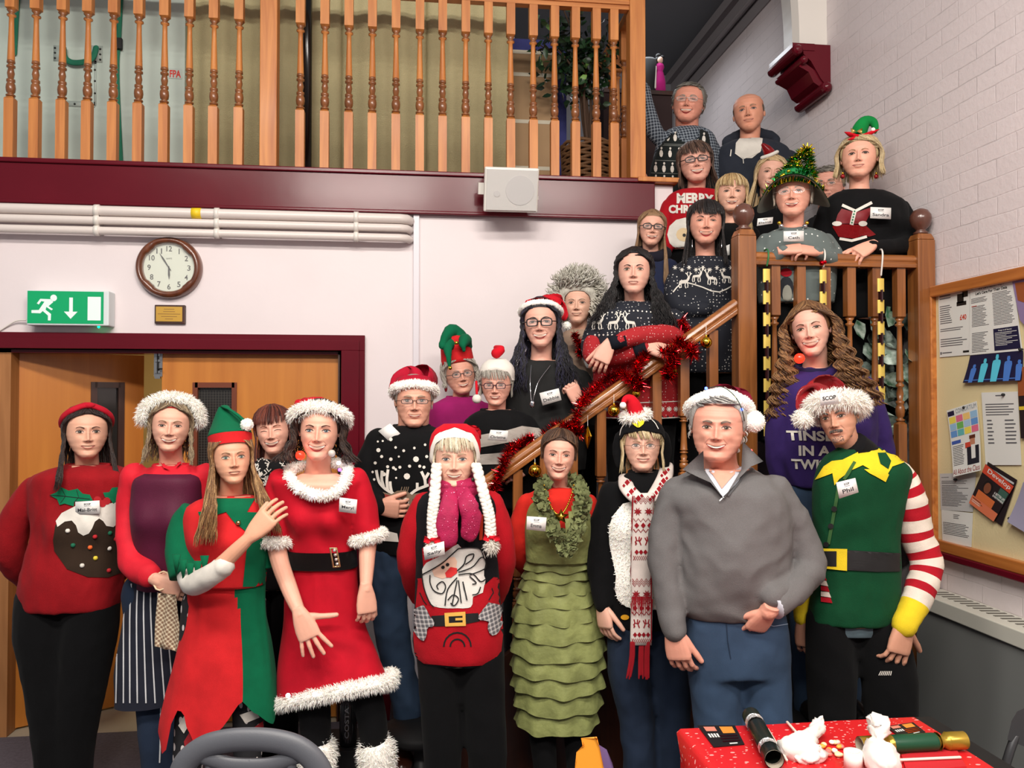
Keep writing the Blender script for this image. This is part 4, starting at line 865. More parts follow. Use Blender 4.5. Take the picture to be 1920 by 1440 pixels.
    h.strip(mb, la, [(ex+ewd*t, ez-.012+.016*(1-t*t)) for t in ts], [.002+.004*(1-.5*abs(t)) for t in ts], .009)
   bp = [(e*.062, .570), (e*.10, .590), (e*.15, .598), (e*.20, .580)]; bp = crom(bp, 9)
   h.strip(mb, bw, bp, [(.006+.007*math.sin(math.pi*min(1, i/8+.25)))*brow_w*(1.3 if h.male else .8) for i in range(9)], .007)
   h.patch(mb, nos, [(e*.030+.014*math.cos(a), .326+.0075*math.sin(a)) for a in (i*.785 for i in range(8))], .004)
  mw = .110+.044*s; zc = lambda t: .232+s*.042*t*t; ts = [i/6-1 for i in range(13)]; op = h.open_
  up_ = lambda t: zc(t)+op*.022*(1-t*t); lo_ = lambda t: zc(t)-op*.060*(1-t*t)
  h.patch(mb, lp, [(mw*t, up_(t)-.001) for t in ts]+[(mw*t, up_(t)+(.026-.006*op)*(1-t*t)**.7*(1-.18*math.exp(-(t/.15)**2))+.002) for t in ts[::-1]], .006)
  h.patch(mb, lp, [(mw*.96*t, lo_(t)-(.034-.012*op)*(1-t*t)**.8-.001) for t in ts]+[(mw*.96*t, lo_(t)+.001) for t in ts[::-1]], .006)
  if op > .05:
   h.patch(mb, dk, [(mw*.98*t, lo_(t)) for t in ts]+[(mw*.98*t, up_(t)) for t in ts[::-1]][1:-1], .005)
   h.patch(mb, tt, [(mw*.84*t, max(lo_(t*.84)+.003, up_(t*.84)-.030)) for t in ts]+[(mw*.84*t, up_(t*.84)-.001) for t in ts[::-1]], .0075)
   for k in range(-3, 4): x = k*.022; h.strip(mb, mat('tooth_gap', (168, 150, 136), .4), [(x, up_(x/mw)-.003), (x, max(lo_(x/mw)+.004, up_(x/mw)-.026))], .0009, .009)
  else: h.strip(mb, dk, [(mw*t, zc(t)) for t in ts], [.001+.0032*(1-t*t) for t in ts], .0085)
  if s > .35 or h.old > .4:
   for e in (-1, 1): h.strip(mb, crease, crom([(e*.078, .362), (e*.122, .322), (e*(.152+.02*s), .262)], 7), [.0004, .0014, .002, .0022, .002, .0014, .0004], .0035)
  if h.old > .5:
   for e in (-1, 1):
    h.strip(mb, crease, crom([(e*.085, .455), (e*.135, .44), (e*.18, .456)], 7), [.0003, .0012, .0016, .0016, .0016, .0012, .0003], .0035)
    h.strip(mb, crease, crom([(e*.21, .51), (e*.24, .50)], 3), .0012, .0035); h.strip(mb, crease, crom([(e*.21, .49), (e*.235, .475)], 3), .0012, .0035)
   for z in (.68, .72): h.strip(mb, crease, crom([(-.15, z), (0, z+.008), (.15, z)], 7), .001, .003)
  if moustache:
   mm = mat('moustache_%d' % moustache[0], moustache, .9); pts = []
   for _ in range(220):
    t = R.uniform(-1, 1); pts.append((h.W(h.front(t*.11, .262+.03*R.random()-.02*abs(t), .002)), (h.M.to_3x3() @ Vector((t*.4, -.6, -.8))).normalized()))
   mb.blades(pts, mm, .03*h.H, .0012, jit=.3)
   for _ in range(160):
    t = R.uniform(-1, 1); pts.append((h.W(h.front(t*.10, .05+.11*R.random(), .002)), (h.M.to_3x3() @ Vector((t*.4, -.6, -.8))).normalized()))
   mb.blades(pts[220:], mm, .02*h.H, .001, jit=.3)
 def hair(h, tones, style='long', end=-.3, n=260, vol=.06, part=0, fringe=0, wave=0, flare=.1, top=1.0, hl=.80, side=.46, back=.12, thick=.017, front_drop=.75, cap=True, spread=.05, curl_r=0, inner=1.28, rnd=None):
  rnd = rnd or R; mb = MB(); ms = [mat('hair_%d_%d_%d' % t, t, .42, bump=.5, bs=30, stretch=(14, 14, 1.5), var=.25, vs=20, spec=.4) for t in tones]
  inv = 1/h.H
  if cap:
   rings = []
   for j in range(72):
    ph = -math.pi+2*math.pi*j/72; a = abs(ph)
    zl = interp([(0, hl), (.5, hl-.015), (.85, hl-.09), (1.1, .62), (1.3, side), (1.75, side-.03), (2.1, back+.1), (3.15, back)], a)
    if style == 'bald': zl = max(zl, 0)
    col = []
    for i in range(15):
     t = i/14; z = zl+(1-zl)*t; th = min(vol, .06)*.55*min(1, t*6+.12)+.004
     if style == 'bald': 
      z = zl+(.66-zl)*t; th = .012*math.sin(t*math.pi)**.5+.002
     th = th+.11*min(1, t*2+.2) if style == 'afro' else th; th += .006*noise.noise(Vector((ph*9, z*3, h.c.x*3)))*(1 if t > 0 else 0)
     p = h.S(ph, min(z, .999), th); p.z += th*max(0, (z-.75)/.25)*1.0; col.append(h.W(p))
    rings.append(col)
   if style == 'bald':
    for j0, j1 in ((0, 23), (49, 72)): mb.rings(rings[j0:j1], ms[0], cap=False, closed=False)
   else: mb.rings(rings+[rings[0]], ms[0], cap=False, closed=False)
  fz = lambda z: interp([(.0, inner), (.55, inner), (.65, inner-.12), (.73, .92), (.785, .60), (.84, .2), (.875, 0)], z) if style != 'crop' else 0
  for i in range(n):
   m = rnd.choices(ms, [3, 2, 2][:len(ms)])[0]; ph0 = rnd.uniform(-math.pi, math.pi); vo = vol*rnd.uniform(.55, 1.1); vt = min(vo, .055); wph = rnd.uniform(0, 6.28)
   isf = fringe and abs(ph0) < .95
   if style in ('crop', 'short'):
    z0 = rnd.uniform(.35 if abs(ph0) > 1.3 else hl-.01, 1.0)
    if abs(ph0) > 2: z0 = rnd.uniform(back, 1)
    L_ = rnd.uniform(.07, .13)*(1.3 if z0 > .8 else .8); pts = []
    for k in range(5):
     t = k/4; z = z0-L_*t*(1 if z0 < .85 else .55); pp = ph0+(part*.5 if z0 > .78 else 0)*t
     if abs(ph0) < 1.0 and not fringe: z = max(z, hl-.02)
     p = h.S(pp, max(.05, min(z, .985)), vo*(.35+.6*math.sin(t*2.2))); p.z += vo*.7*max(0, (z-.75)/.25); pts.append(h.W(p))
    mb.tube(pts, [thick*h.H*q for q in (.5, .8, .8, .6, .15)], m, 5, flat=.45, cap=False); continue
   if style == 'afro':
    z0 = rnd.uniform(.3, 1); 
    if abs(ph0) < 1.15 and z0 < hl: z0 = rnd.uniform(hl, 1)
    p0 = h.S(ph0, min(z0, .98), 0); d = Vector((p0.x, p0.y, (z0-.55)*1.1)).normalized(); L_ = end*rnd.uniform(.55, 1.1); pts = []
    s1 = d.cross(Vector((rnd.random(), rnd.random(), 1))).normalized(); s2 = d.cross(s1)
    for k in range(14):
     t = k/13; pts.append(h.W(p0+d*L_*t+(s1*math.cos(t*14+wph)+s2*math.sin(t*14+wph))*curl_r*min(1, t*3)))
    mb.tube(pts, [thick*h.H*q for q in [.7]*12+[.5, .1]], m, 4, cap=False); continue
   e = .60+.03*rnd.random()+.05*abs(ph0) if isf else end+rnd.uniform(-.08, .10)*(1 if end < .2 else .5)
   pts = []; rad = []; K = 15 if not isf else 7; z_start = .995
   for k in range(K):
    t = k/(K-1); z = z_start-(z_start-e)*(t**1.15)
    ph = ph0+(part*.55*max(0, z-.7)/.3 if not isf else part*.25*t)
    if not isf:
     f_ = fz(z)
     if abs(ph) < f_: ph = math.copysign(f_+.04*rnd.random()*0+.10*abs(ph0)*.3, ph if abs(ph0) > .02 else 1)
    zz = max(z, .36); kz = min(1, max(0, (z-.55)/.25)); vq = vo*(1-kz)+vt*kz; p = h.S(ph, min(zz, .99), vq*min(1, .3+t*5))
    p.z = z+vq*.9*max(0, (z-.72)/.28)
    if z < .36:
     q = (.36-z); p.x *= 1+flare*q; p.x += (spread*math.sin(wph)*q); 
     if abs(ph) < 2.05: p.y += -front_drop*max(0, min(q-.06, .62)) 
     else: p.y = p.y*(1-.5*min(q, .5))
    if wave: p.x += wave*math.sin(z*22+wph)*min(1, t*2); p.y += wave*math.cos(z*22+wph)*min(1, t*2)
    pts.append(p); rad.append(thick*h.H*(.55+.6*math.sin(math.pi*min(.93, .15+t))))
   if curl_r:
    pts = [Vector(p) for p in crom(pts, 34 if end > -.5 else 84)]; N_ = len(pts)
    for q_, p in enumerate(pts): e_ = min(1, max(0, q_/N_*3-.2)); p.x += curl_r*e_*math.sin(p.z*30+wph); p.y += curl_r*e_*math.cos(p.z*30+wph)
   pts = [h.W(p) for p in pts]
   if curl_r: rad = [r[0] for r in crom([(r,) for r in rad], 34 if end > -.5 else 84)]
   rad[-1] *= .2; mb.tube(pts, rad, m, 5, flat=.45, cap=False)
  return mb
 def glasses(h, col, style='rect', metal=0, r=(.085, .045), th=.006, zc=.492):
  m = MB(); mm = mat('spectacle_%d_%d_%d' % col, col, .3, metal=metal); lens = MB(); y0 = min(h.front(.135, .5).y, h.front(0, .53).y+.02)-.035
  for e in (-1, 1):
   n = 20; pts = []
   for i in range(n+1):
    a = 2*math.pi*i/n; pw = .55 if style == 'rect' else .9; x = e*.14+r[0]*math.copysign(abs(math.cos(a))**pw, math.cos(a)); z = zc+r[1]*math.copysign(abs(math.sin(a))**pw, math.sin(a)); pts.append(Vector((x, y0+.16*(x*x), z)))
   m.tube([h.W(p) for p in pts], th*h.H, mm, 6, cap=False)
   c = sum(pts[:-1], Vector())/n; lens.add([h.W(p) for p in pts[:-1]]+[h.W(c)], [(i, (i+1) % n, n) for i in range(n)], mat('spectacle_lens', (255, 255, 255), .02, alpha=.10, spec=.9))
   w_ = h.w(.5)+.01; m.tube([h.W(p) for p in (Vector((e*(.14+r[0]), y0+.16*.05, zc+.012)), Vector((e*w_, y0+.12, zc+.014)), Vector((e*(w_+.012), .02, zc+.01)), Vector((e*(w_+.0), .08, zc-.03)))], th*h.H*.9, mm, 6)
  m.tube([h.W(p) for p in (Vector((-.14+r[0]*.9, y0+.003, zc+.010)), Vector((0, y0-.008, zc+.022)), Vector((.14-r[0]*.9, y0+.003, zc+.010)))], th*h.H, mm, 6); return m, lens
def hand_mesh(mb, skin, wrist, D, N, side, s=1.0, curl=(25, 30, 20), spread=4, thumb=(35, 20), curls=None, wr=.028):
 D = Vector(D).normalized(); N = (Vector(N)-D*Vector(N).dot(D)).normalized(); S_ = D.cross(N)*side; W0 = Vector(wrist)
 s *= 1.0
 rg = []
 for t, w_, h_ in ((-.3, wr/s, wr*.8/s), (0, .029, .020), (.25, .036, .019), (.6, .0415, .017), (.9, .042, .0145), (1.0, .039, .012)):
  c = W0+D*(.092*t*s); rg.append([c+S_*(w_*s*math.copysign(abs(math.cos(a))**.8, math.cos(a)))+N*(h_*s*math.copysign(abs(math.sin(a))**.8, math.sin(a))) for a in (i*math.pi/8 for i in range(16))])
 mb.rings(rg, skin)
 for k, (o, L_, r) in enumerate(((.031, .072, .0088), (.0105, .081, .0092), (-.0105, .076, .0088), (-.031, .060, .0078))):
  cv = curls[k] if curls else curl; sp = math.radians(spread*(1.5-k)); d = (D*math.cos(sp)+S_*math.sin(sp)).normalized(); n_ = N.copy(); p = W0+D*(.082*s)+S_*(o*s)
  pts = [p]; rr = [r*1.02]; 
  for seg, fr in enumerate((.46, .30, .24)):
   a = math.radians(cv[seg]); d, n_ = (d*math.cos(a)-n_*math.sin(a)), (n_*math.cos(a)+d*math.sin(a))
   pts += [pts[-1]+d*(L_*fr*s*.5), pts[-1]+d*(L_*fr*s)]; rr += [r*(.94-.05*seg), r*(.98-.08*seg)]
  mb.tube(pts, [x*s for x in rr], skin, 10)
 ta, tc = math.radians(thumb[0]), math.radians(thumb[1]); d = (D*math.cos(ta)+S_*math.sin(ta)-N*.25).normalized(); p = W0+D*(.018*s)+S_*(.022*s)-N*(.004*s)
 pts = [p]; 
 for L_ in (.040, .034, .026):
  pts += [pts[-1]+d*(L_*s*.5), pts[-1]+d*(L_*s)]; d = (d*math.cos(tc)+D*math.sin(tc)*.8-N*math.sin(tc)*.5).normalized()
 mb.tube(pts, [x*s for x in (.013, .0135, .0115, .0105, .0105, .0095, .0085)], skin, 10)
 return mb
SKIN = {}
def skinm(rgb): return mat('skin_%d_%d_%d' % rgb, rgb, .5, sss=.12, bump=.05, bs=260, var=.05, vs=30, spec=.35)
white_fur = mat('white_plush_fur', (252, 248, 240), .95, sss=.15)
def pxr(px, d): return px*d/FPX
class Person:
 def __init__(s, label, d, base_px, foot=0.0, skin=(222, 168, 142)):
  s.d = d; b = P(base_px, 750, d); s.base = Vector((b.x, b.y, foot)); s.foot = foot
  s.t = thing('person', label, 'person', s.base, 'people posing for the group photo'); s.skin = skinm(skin); s.rgb = skin; s.body = MB(); s.g = {}
 def p(s, x, y, dd=0): return P(x, y, s.d+dd)
 def part(s, name, mb, label=None, parent=None): return tag(obj(name, mb, parent or s.t, s.base), label)
 def head(s, ex, ey, ec, dd=0, neck=None, nr=None, face={}, **k):
  H = 2*pxr(ec, s.d+dd); s.h = Head(s.p(ex, ey, dd), H, **k); s.h.mesh(s.body, s.skin); s.h.face(s.body, s.rgb, **face)
  nb = s.p(*neck) if neck else s.p(ex, ey+ec*1.75, .03+dd); r = (nr or (.215 if not k.get('male') else .25))*H
  s.body.tube([s.h.W((0, .08, .30)), s.h.W((0, .09, .12)), s.h.W((0, .10, .12)).lerp(nb, .6), nb], [r*1.02, r*.98, r*1.0, r*1.35], s.skin, 20, res=12)
  s.neckbase = nb; return s.h
 def chest(s, rings, ratio=.62, dd=.03):   # skin of upper chest
  s.torso_into(s.body, s.skin, rings, ratio, dd, res=14, n=28)
 def torso_into(s, mb, m, rings, ratio=.62, dd=0, res=40, n=56, pw=.86, mf=None, bulge=(), shr=1, hang=0):
  rs = []; 
  full = [(r+(0,)*(5-len(r)) if len(r) < 5 else r) for r in rings]   # y, xl, xr, ratio, ddepth
  full = [(y, xl, xr, rt or ratio, q) for y, xl, xr, rt, q in full]
  for y, xl, xr, rt, q in crom(full, res):
   hw = pxr((xr-xl)/2, s.d)*shr; c = s.p((xl+xr)/2, y, dd+q); hd = hw*rt; ring = []
   for j in range(n):
    a = -2*math.pi*j/n; sx = hw*math.copysign(abs(math.sin(a))**pw, math.sin(a)); sy = -hd*math.copysign(abs(math.cos(a))**pw, math.cos(a))
    if sy < 0:
     for bx, by, br, bd in bulge: sy -= bd*math.exp(-(((xl+xr)/2+sx*FPX/s.d-bx)/br)**2-((y-by)/br)**2)
    ring.append(c+CR*sx+FH*sy)
   rs.append(ring)
  mb.rings(rs, m, True, mf); return mb
 def arm(s, pts, m=None, upto=None, extra=1.0, hand=None, mb=None, sk=True, r2=None):
  W3 = [s.p(x, y, q) for x, y, q, r in pts]; rr = [pxr(r, s.d+q) for x, y, q, r in pts]
  res = 26
  if m: 
   k = upto or len(pts); sl = mb or MB(); sl.tube(W3[:k], [r*extra for r in rr[:k]], m, 20, res=res); out = sl
  if sk or hand:
   lm = MB(); lm.tube(W3, [r*(.58 if m else 1) for r in rr[:-1]]+[min(rr[-1]*(.72 if m else .9), .030)], s.skin, 14, res=26)
   if hand:
    hd = dict(hand); dx, dy, dz = hd.pop('dir'); D = CR*dx-CU*dy+FH*dz; N = hd.pop('back', (0, 0, -1)); N = CR*N[0]-CU*N[1]+FH*N[2]; fine = hd.pop('fine', True); sd = hd.pop('side', 1)
    hand_mesh(lm, s.skin, W3[-1], D, N, sd, wr=min(rr[-1]*.85, .027), **hd)
    if fine: lm.remesh(.0028, 2)
   o = len(s.body.v); s.body.v += lm.v; s.body.f += [tuple(i+o for i in f) for f in lm.f]; mi = s.body.mi(s.skin); s.body.m += [mi]*len(lm.f)
  return out if m else None
 def legs(s, pts2, m, name='trousers', mb=None, folds=.004, label=None, parts=None, dn=18):
  g = mb or MB()
  for pts in pts2:
   W3 = [s.p(x, y, q) for x, y, q, r in pts]; rr = [pxr(r, s.d+q) for x, y, q, r in pts]
   g.tube(W3, rr, m, dn, res=30); s.body.tube(W3, [r*.8 for r in rr], s.skin, 8, res=8)
  return g
 def shoes(s, m, lp, label=None, L=.26):
  for (x, y, q) in lp:
   c = s.p(x, y, q); c.z = s.foot; g = MB(); f = -FH
   rg = []
   for t, w_, h_ in ((-.28, .026, .05), (-.25, .034, .085), (-.1, .038, .09), (.15, .040, .06), (.45, .046, .045), (.65, .04, .036), (.74, .022, .025)):
    cc = c+f*(L*t); rg.append([Vector((cc.x, cc.y, s.foot+.004))+CR*(w_*math.cos(a))+UP*(max(0, h_*math.sin(a)) if math.sin(a) > 0 else -.003) for a in (i*math.pi/7 for i in range(14))])
   g.rings(rg, m); s.part('shoe', g, label)
   s.body.tube([c+UP*.10, c+UP*.04, c+f*.08+UP*.025, c+f*.15+UP*.02], [.03, .03, .028, .02], s.skin, 8)
 def finish(s): s.part('body', s.body)
 def badge(s, garment, name, quad, blank=False, top='SCOP'):
  b = garment.getbvh(); cx, cy = sum(p[0] for p in quad)/4, sum(p[1] for p in quad)/4
  loc, nr, i, dist = b.ray_cast(CAM, ray(cx, cy).normalized())
  if loc is None: loc = s.p(cx, cy, -.1); nr = -CF
  if nr.dot(ray(cx, cy)) > 0: nr = -nr
  nr = (nr*.3-CF*.9).normalized(); loc = loc-CF*.012; q = []
  for x, y in quad:
   r = ray(x, y); t = (loc-CAM).dot(nr)/r.dot(nr); q.append(CAM+r*t)
  m = MB(); wh = mat('badge_card', (232, 230, 226), .35); bk = [p-nr*.003 for p in q]
  m.add(q+bk, [(3, 2, 1, 0), (4, 5, 6, 7), (0, 1, 5, 4), (1, 2, 6, 5), (2, 3, 7, 6), (3, 0, 4, 7)], wh)
  f = lambda u, v: (q[0]*(1-u)+q[1]*u)*v+(q[3]*(1-u)+q[2]*u)*(1-v)+nr*.0009
  if not blank:
   ik = mat('badge_ink', (40, 38, 42), .6)
   if top: lay3(m, ik, top, lambda u, v: f(.36+.28*u, .70+.15*v), .03); quad3(m, mat('badge_grey_line', (150, 146, 150), .6), f, .37, .62, .66, .645)
   lay3(m, ik, name, lambda u, v: f(.5+(u-.5)*min(.8, .14*len(name)), .22+.26*v), .012)
  s.part('name_badge', m)
 def fur_band(s, pts, r, name='fur_trim', n=2600, L=.022, closed=True, base=None, parent=None, flat=1, lab=None, m=None):
  g = MB(); P3 = pts+([pts[0], pts[1]] if closed else []); 
  g.tube(P3, r, m or white_fur, 12, res=len(P3)*4, cap=not closed, flat=flat); g.folds(.004, (30, 30, 30)); g.fur(n, m or white_fur, L, .0011); s.part(name, g, lab); return g
 def band_ring(s, zf=.80, zb=.55, off=.05, tilt=0, n=20, sx=1.0):
  out = []
  for i in range(n):
   ph = -math.pi+2*math.pi*i/n; z = zb+(zf-zb)*(.5+.5*math.cos(ph)); p = s.h.S(ph, min(z, .97), off); p.x *= sx; p.z = z+tilt*p.x; out.append(s.h.W(p))
  return out
 def santa_hat(s, cone, pom, red=(196, 22, 34), zf=.80, zb=.55, off=.05, tilt=0, br=.055, bandc=None, pr=.05, furL=.022, n=2600, fluffy=True, dd=.06, glit=False):
  m = cloth('santa_red_%d_%d_%d' % red, red, .8) if not glit else mat('red_glitter_%d' % red[0], red, .35, bump=1, bs=500, coat=.5)
  g = MB(); ring = s.band_ring(zf-.02, zb, off*.8, tilt); c0 = sum(ring, Vector())/len(ring)
  path = [s.p(x, y, dd+(c[0] if c else 0)) for x, y, r, *c in cone]; rr = [pxr(r, s.d) for x, y, r, *c in cone]
  n_ = len(ring); rg = [ring]+[s.band_ring(zf+k, zb+k*1.6, off+.012, tilt) for k in (.05, .10)]
  ring = s.band_ring(min(.95, zf+.15), zb+.27, off+.012, tilt); rg.append(ring); c0 = sum(ring, Vector())/len(ring); up_ = s.h.M.to_3x3() @ Vector((0, .1, .03*s.h.H/.22))
  ring = [p+s.h.M.to_3x3() @ Vector((0, 0, .05*s.h.H)) for p in ring]; rg[-1] = ring; c0 = sum(ring, Vector())/n_
  nrm0 = (ring[n_//4]-ring[0]).cross(ring[n_//2]-ring[0]).normalized()
  tp = crom([tuple(c0)+(0.,)]+[tuple(p)+(r,) for p, r in zip(path, rr)], 26); ax = [(v-c0) for v in ring]
  prev = Vector(tp[0][:3]); t0 = None
  base_t = (Vector(tp[1][:3])-Vector(tp[0][:3])).normalized(); r0 = sum(a.length for a in ax)/n_
  for i in range(1, 26):
   c = Vector(tp[i][:3]); t = (Vector(tp[min(i+1, 25)][:3])-Vector(tp[i-1][:3])).normalized(); q = base_t.rotation_difference(t); k = min(1, i/9); rad = r0*(1-k)+tp[i][3]*k if i < 9 else tp[i][3]
   rad = max(tp[i][3], r0*(1-(i/9)**1.5)) if i < 9 else tp[i][3]
   rg.append([c+(q @ a).normalized()*(rad*(a.length/r0)**(1-k)) for a in ax])
  g.rings(rg, m); g.folds(.005, (14, 14, 14), 3); s.part('santa_hat_crown', g, None)
  s.fur_band(bandc or s.band_ring(zf, zb, off, tilt), br*s.h.H, 'santa_hat_trim', n, furL if fluffy else .006)
  if pom:
   pg = MB(); c = s.p(pom[0], pom[1], dd+(pom[3] if len(pom) > 3 else 0)); pg.ball(c, pxr(pom[2], s.d), white_fur, 20, 14); pg.fur(int(900 if fluffy else 500), white_fur, (.018 if fluffy else .006), .0011); s.part('pompom', pg)
def addfur(g, n, L, m=None): g.fur(n, m or white_fur, L, .0011); return g
# ================================================================ PEOPLE
def zz(ox, oy, sc, *pts): return [(ox+x/sc, oy+y/sc) for x, y in pts]
def garment(s, m, rings, arms=(), voxel=.008, fold=.004, ratio=.62, bulge=(), dd=0, seed=0, extra=1.0, fr=(9, 9, 5), n=56, collar=1):
 g = MB(); s.torso_into(g, m, rings, ratio, dd, bulge=bulge, n=n)
 if not getattr(s, 'tdone', 0): s.torso_into(s.body, s.skin, rings, ratio, dd, res=14, n=24, shr=.88); s.tdone = 1
 for a in arms:
  a = dict(a); s.arm(a.pop('pts'), m, mb=g, extra=extra, **a)
 if voxel: g.remesh(voxel, 3)
 if fold: g.folds(fold, fr, seed)
 if voxel and collar:
  y, xl, xr = rings[0][:3]; hw = pxr((xr-xl)/2, s.d); c = s.p((xl+xr)/2, y+1, dd)
  g.tube([c+CR*(hw*.96*math.cos(a))+FH*(hw*ratio*.98*math.sin(a))-UP*(.010 if math.sin(a) < 0 else 0)*abs(math.sin(a)) for a in (i*math.pi/12 for i in range(25))], .009, m, 10, cap=False)
 return g
def skirt(s, m, rows, hem, ratio=.6, n=80, res=24, mf=None, dd=0, fold=.0, wav=0, wn=9):
 g = MB(); y0, y1 = rows[0][0], rows[-1][0]; tab = crom(rows, 30); rs = []
 for i in range(res+1):
  ring = []
  for j in range(n):
   a = -2*math.pi*j/n; u = math.sin(a); y = y0+(hem(u, math.cos(a))-y0)*i/res; yy = min(y, y1)
   k = (yy-y0)/(y1-y0)*29; k0 = min(28, int(k)); f = k-k0; r = [tab[k0][q]*(1-f)+tab[k0+1][q]*f for q in range(3)]
   hw = pxr((r[2]-r[1])/2, s.d)*(1+wav*math.sin(a*wn)*(i/res)); c = s.p((r[1]+r[2])/2, y, dd); ring.append(c+CR*hw*u-FH*hw*ratio*math.cos(a)*(1+wav*2*math.sin(a*wn+1)*(i/res)))
  rs.append(ring)
 g.rings(rs, m, False, mf)
 if fold: g.folds(fold, (8, 8, 3), 4)
 return g
blackc = cloth('black_trouser_cloth', (9, 9, 11), .95); jeans = cloth('blue_denim', (58, 78, 104), .85, bs=500, var=.3, vs=7); jeansd = cloth('dark_denim', (36, 48, 68), .85, bs=500, var=.3, vs=7)
bshoe = mat('black_leather', (20, 18, 18), .3, coat=.4); brshoe = mat('brown_leather', (74, 36, 24), .28, coat=.5)
wht = cloth('white_knit', (228, 222, 212)); blk = cloth('black_knit', (9, 9, 11)); redk = cloth('red_knit', (150, 18, 26), bump=.22, bs=320)
# ---- woman with the pudding jumper
s = Person('person in red Christmas pudding jumper and red headband, hands behind back', 3.4, 150, 0, (224, 170, 144))
s.head(163, 809, 49, wide=1.03, smile=.25, pitch=0, yaw=3, face=dict(brow=(80, 52, 40), lip=(186, 92, 88)), neck=(165, 893, .05))
s.part('hair', s.h.hair([(46, 32, 28), (34, 24, 22), (66, 46, 38)], end=-.50, n=300, hl=.83, vol=.06, flare=.35, wave=.01))
g = garment(s, redk, [(872, 124, 206), (877, 100, 226), (885, 78, 242), (900, 62, 248), (950, 60, 240), (1000, 64, 234), (1050, 52, 232), (1100, 40, 228), (1128, 38, 222), (1138, 42, 218)],
 [dict(pts=[(66, 918, .0, 27), (30, 980, .02, 30), (20, 1040, .05, 27), (60, 1090, .2, 22), (110, 1110, .26, 14)], sk=True), dict(pts=[(232, 918, 0, 25), (248, 990, .05, 27), (240, 1050, .1, 22), (190, 1105, .24, 15)])], bulge=((140, 985, 30, .035), (205, 985, 28, .03), (140, 1080, 60, .02)), fold=.005)
pud = cloth('pudding_brown', (52, 38, 28)); g.dp(pud, [(104, 985), (100, 1010), (100, 1027), (117, 1060), (150, 1078), (187, 1084), (216, 1078), (236, 1060), (236, 970), (200, 950), (140, 952)], sm=1)
g.dp(wht, [(105, 977), (116, 962), (141, 949), (187, 947), (226, 940), (234, 960), (226, 975), (212, 988), (199, 986), (193, 977), (186, 972), (178, 978), (173, 990), (167, 1000), (157, 1004), (147, 998), (143, 985), (135, 976), (122, 978), (108, 988)], .0045)
gh = cloth('holly_green', (14, 120, 80)); g.dp(gh, zz(0, 720, 5.333, (500, 1110), (570, 1080), (615, 1030), (690, 1065), (780, 1045), (830, 1095), (900, 1105), (930, 1165), (840, 1168), (750, 1172), (740, 1222), (650, 1195), (600, 1210), (575, 1150)), .005)
g.dl(black, zz(0, 720, 5.333, (500, 1110), (640, 1120), (900, 1150)), 1.2, .006); g.dl(black, zz(0, 720, 5.333, (620, 1040), (660, 1120), (610, 1190)), .9, .006); g.dl(black, zz(0, 720, 5.333, (770, 1060), (790, 1130), (740, 1190)), .9, .006)
g.dp(gh, zz(0, 720, 5.333, (1030, 1085), (1090, 1080), (1120, 1035), (1170, 1030), (1220, 1060), (1220, 1140), (1170, 1170), (1130, 1195), (1100, 1150), (1050, 1130)), .005)
for x, y in ((183, 937), (192, 944), (200, 939)): g.dc(mat('berry_red', (180, 24, 34), .8), x, y, 7, off=.0055)
for x, y, c in ((128, 995, 0), (138, 1022, 1), (179, 1006, 2), (170, 1026, 3), (206, 1028, 0), (180, 1046, 4), (155, 1060, 0), (207, 999, 1), (205, 1069, 2), (217, 1010, 2)):
 b = g.getbvh().ray_cast(CAM, ray(x, y).normalized())[0]
 if b: g.ball(b-CF*.004, .0095, [wht, mat('pom_green', (10, 100, 70), .8), mat('pom_red', (180, 24, 34), .8), mat('pom_orange', (226, 100, 40), .8), mat('pom_yellow', (224, 200, 60), .8)][c], 8, 6)
s.part('jumper', g); s.badge(g, 'Mai-Britt', zz(0, 720, 5.333, (752, 1178), (993, 1165), (998, 1298), (755, 1310)))
g = s.legs([[(84, 1118, 0, 50), (82, 1180, 0, 52), (92, 1280, 0, 44), (100, 1380, 0, 38), (102, 1450, 0, 34), (104, 1512, 0, 26)], [(172, 1118, 0, 50), (168, 1180, 0, 50), (152, 1280, 0, 46), (140, 1380, 0, 38), (138, 1450, 0, 33), (140, 1512, 0, 26)]], blackc); g.remesh(.012, 3).folds(.004); s.part('trousers', g)
s.shoes(bshoe, [(104, 1500, 0), (142, 1500, 0)]); m = MB()
hb = [s.h.W(s.h.S(-1.75+3.5*i/24, .60+.34*math.cos((-1.75+3.5*i/24)*.86), .055)+Vector((0, 0, .06*math.cos((-1.75+3.5*i/24)*.9)))) for i in range(25)]
m.tube(hb, .011, cloth('red_velvet', (180, 20, 40)), 10, res=50, flat=1.3); m.ball(hb[12], (.030, .016, .014), cloth('red_velvet', (180, 20, 40)), 12, 8); s.part('headband', m, 'red padded headband')
for e in (-1, 1): m = MB(); m.ball(s.h.W((e*(s.h.w(.45)+.03), .0, .42)), .004, mat('silver', (210, 210, 214), .15, metal=1), 8, 6); s.part('earring', m)
s.finish()
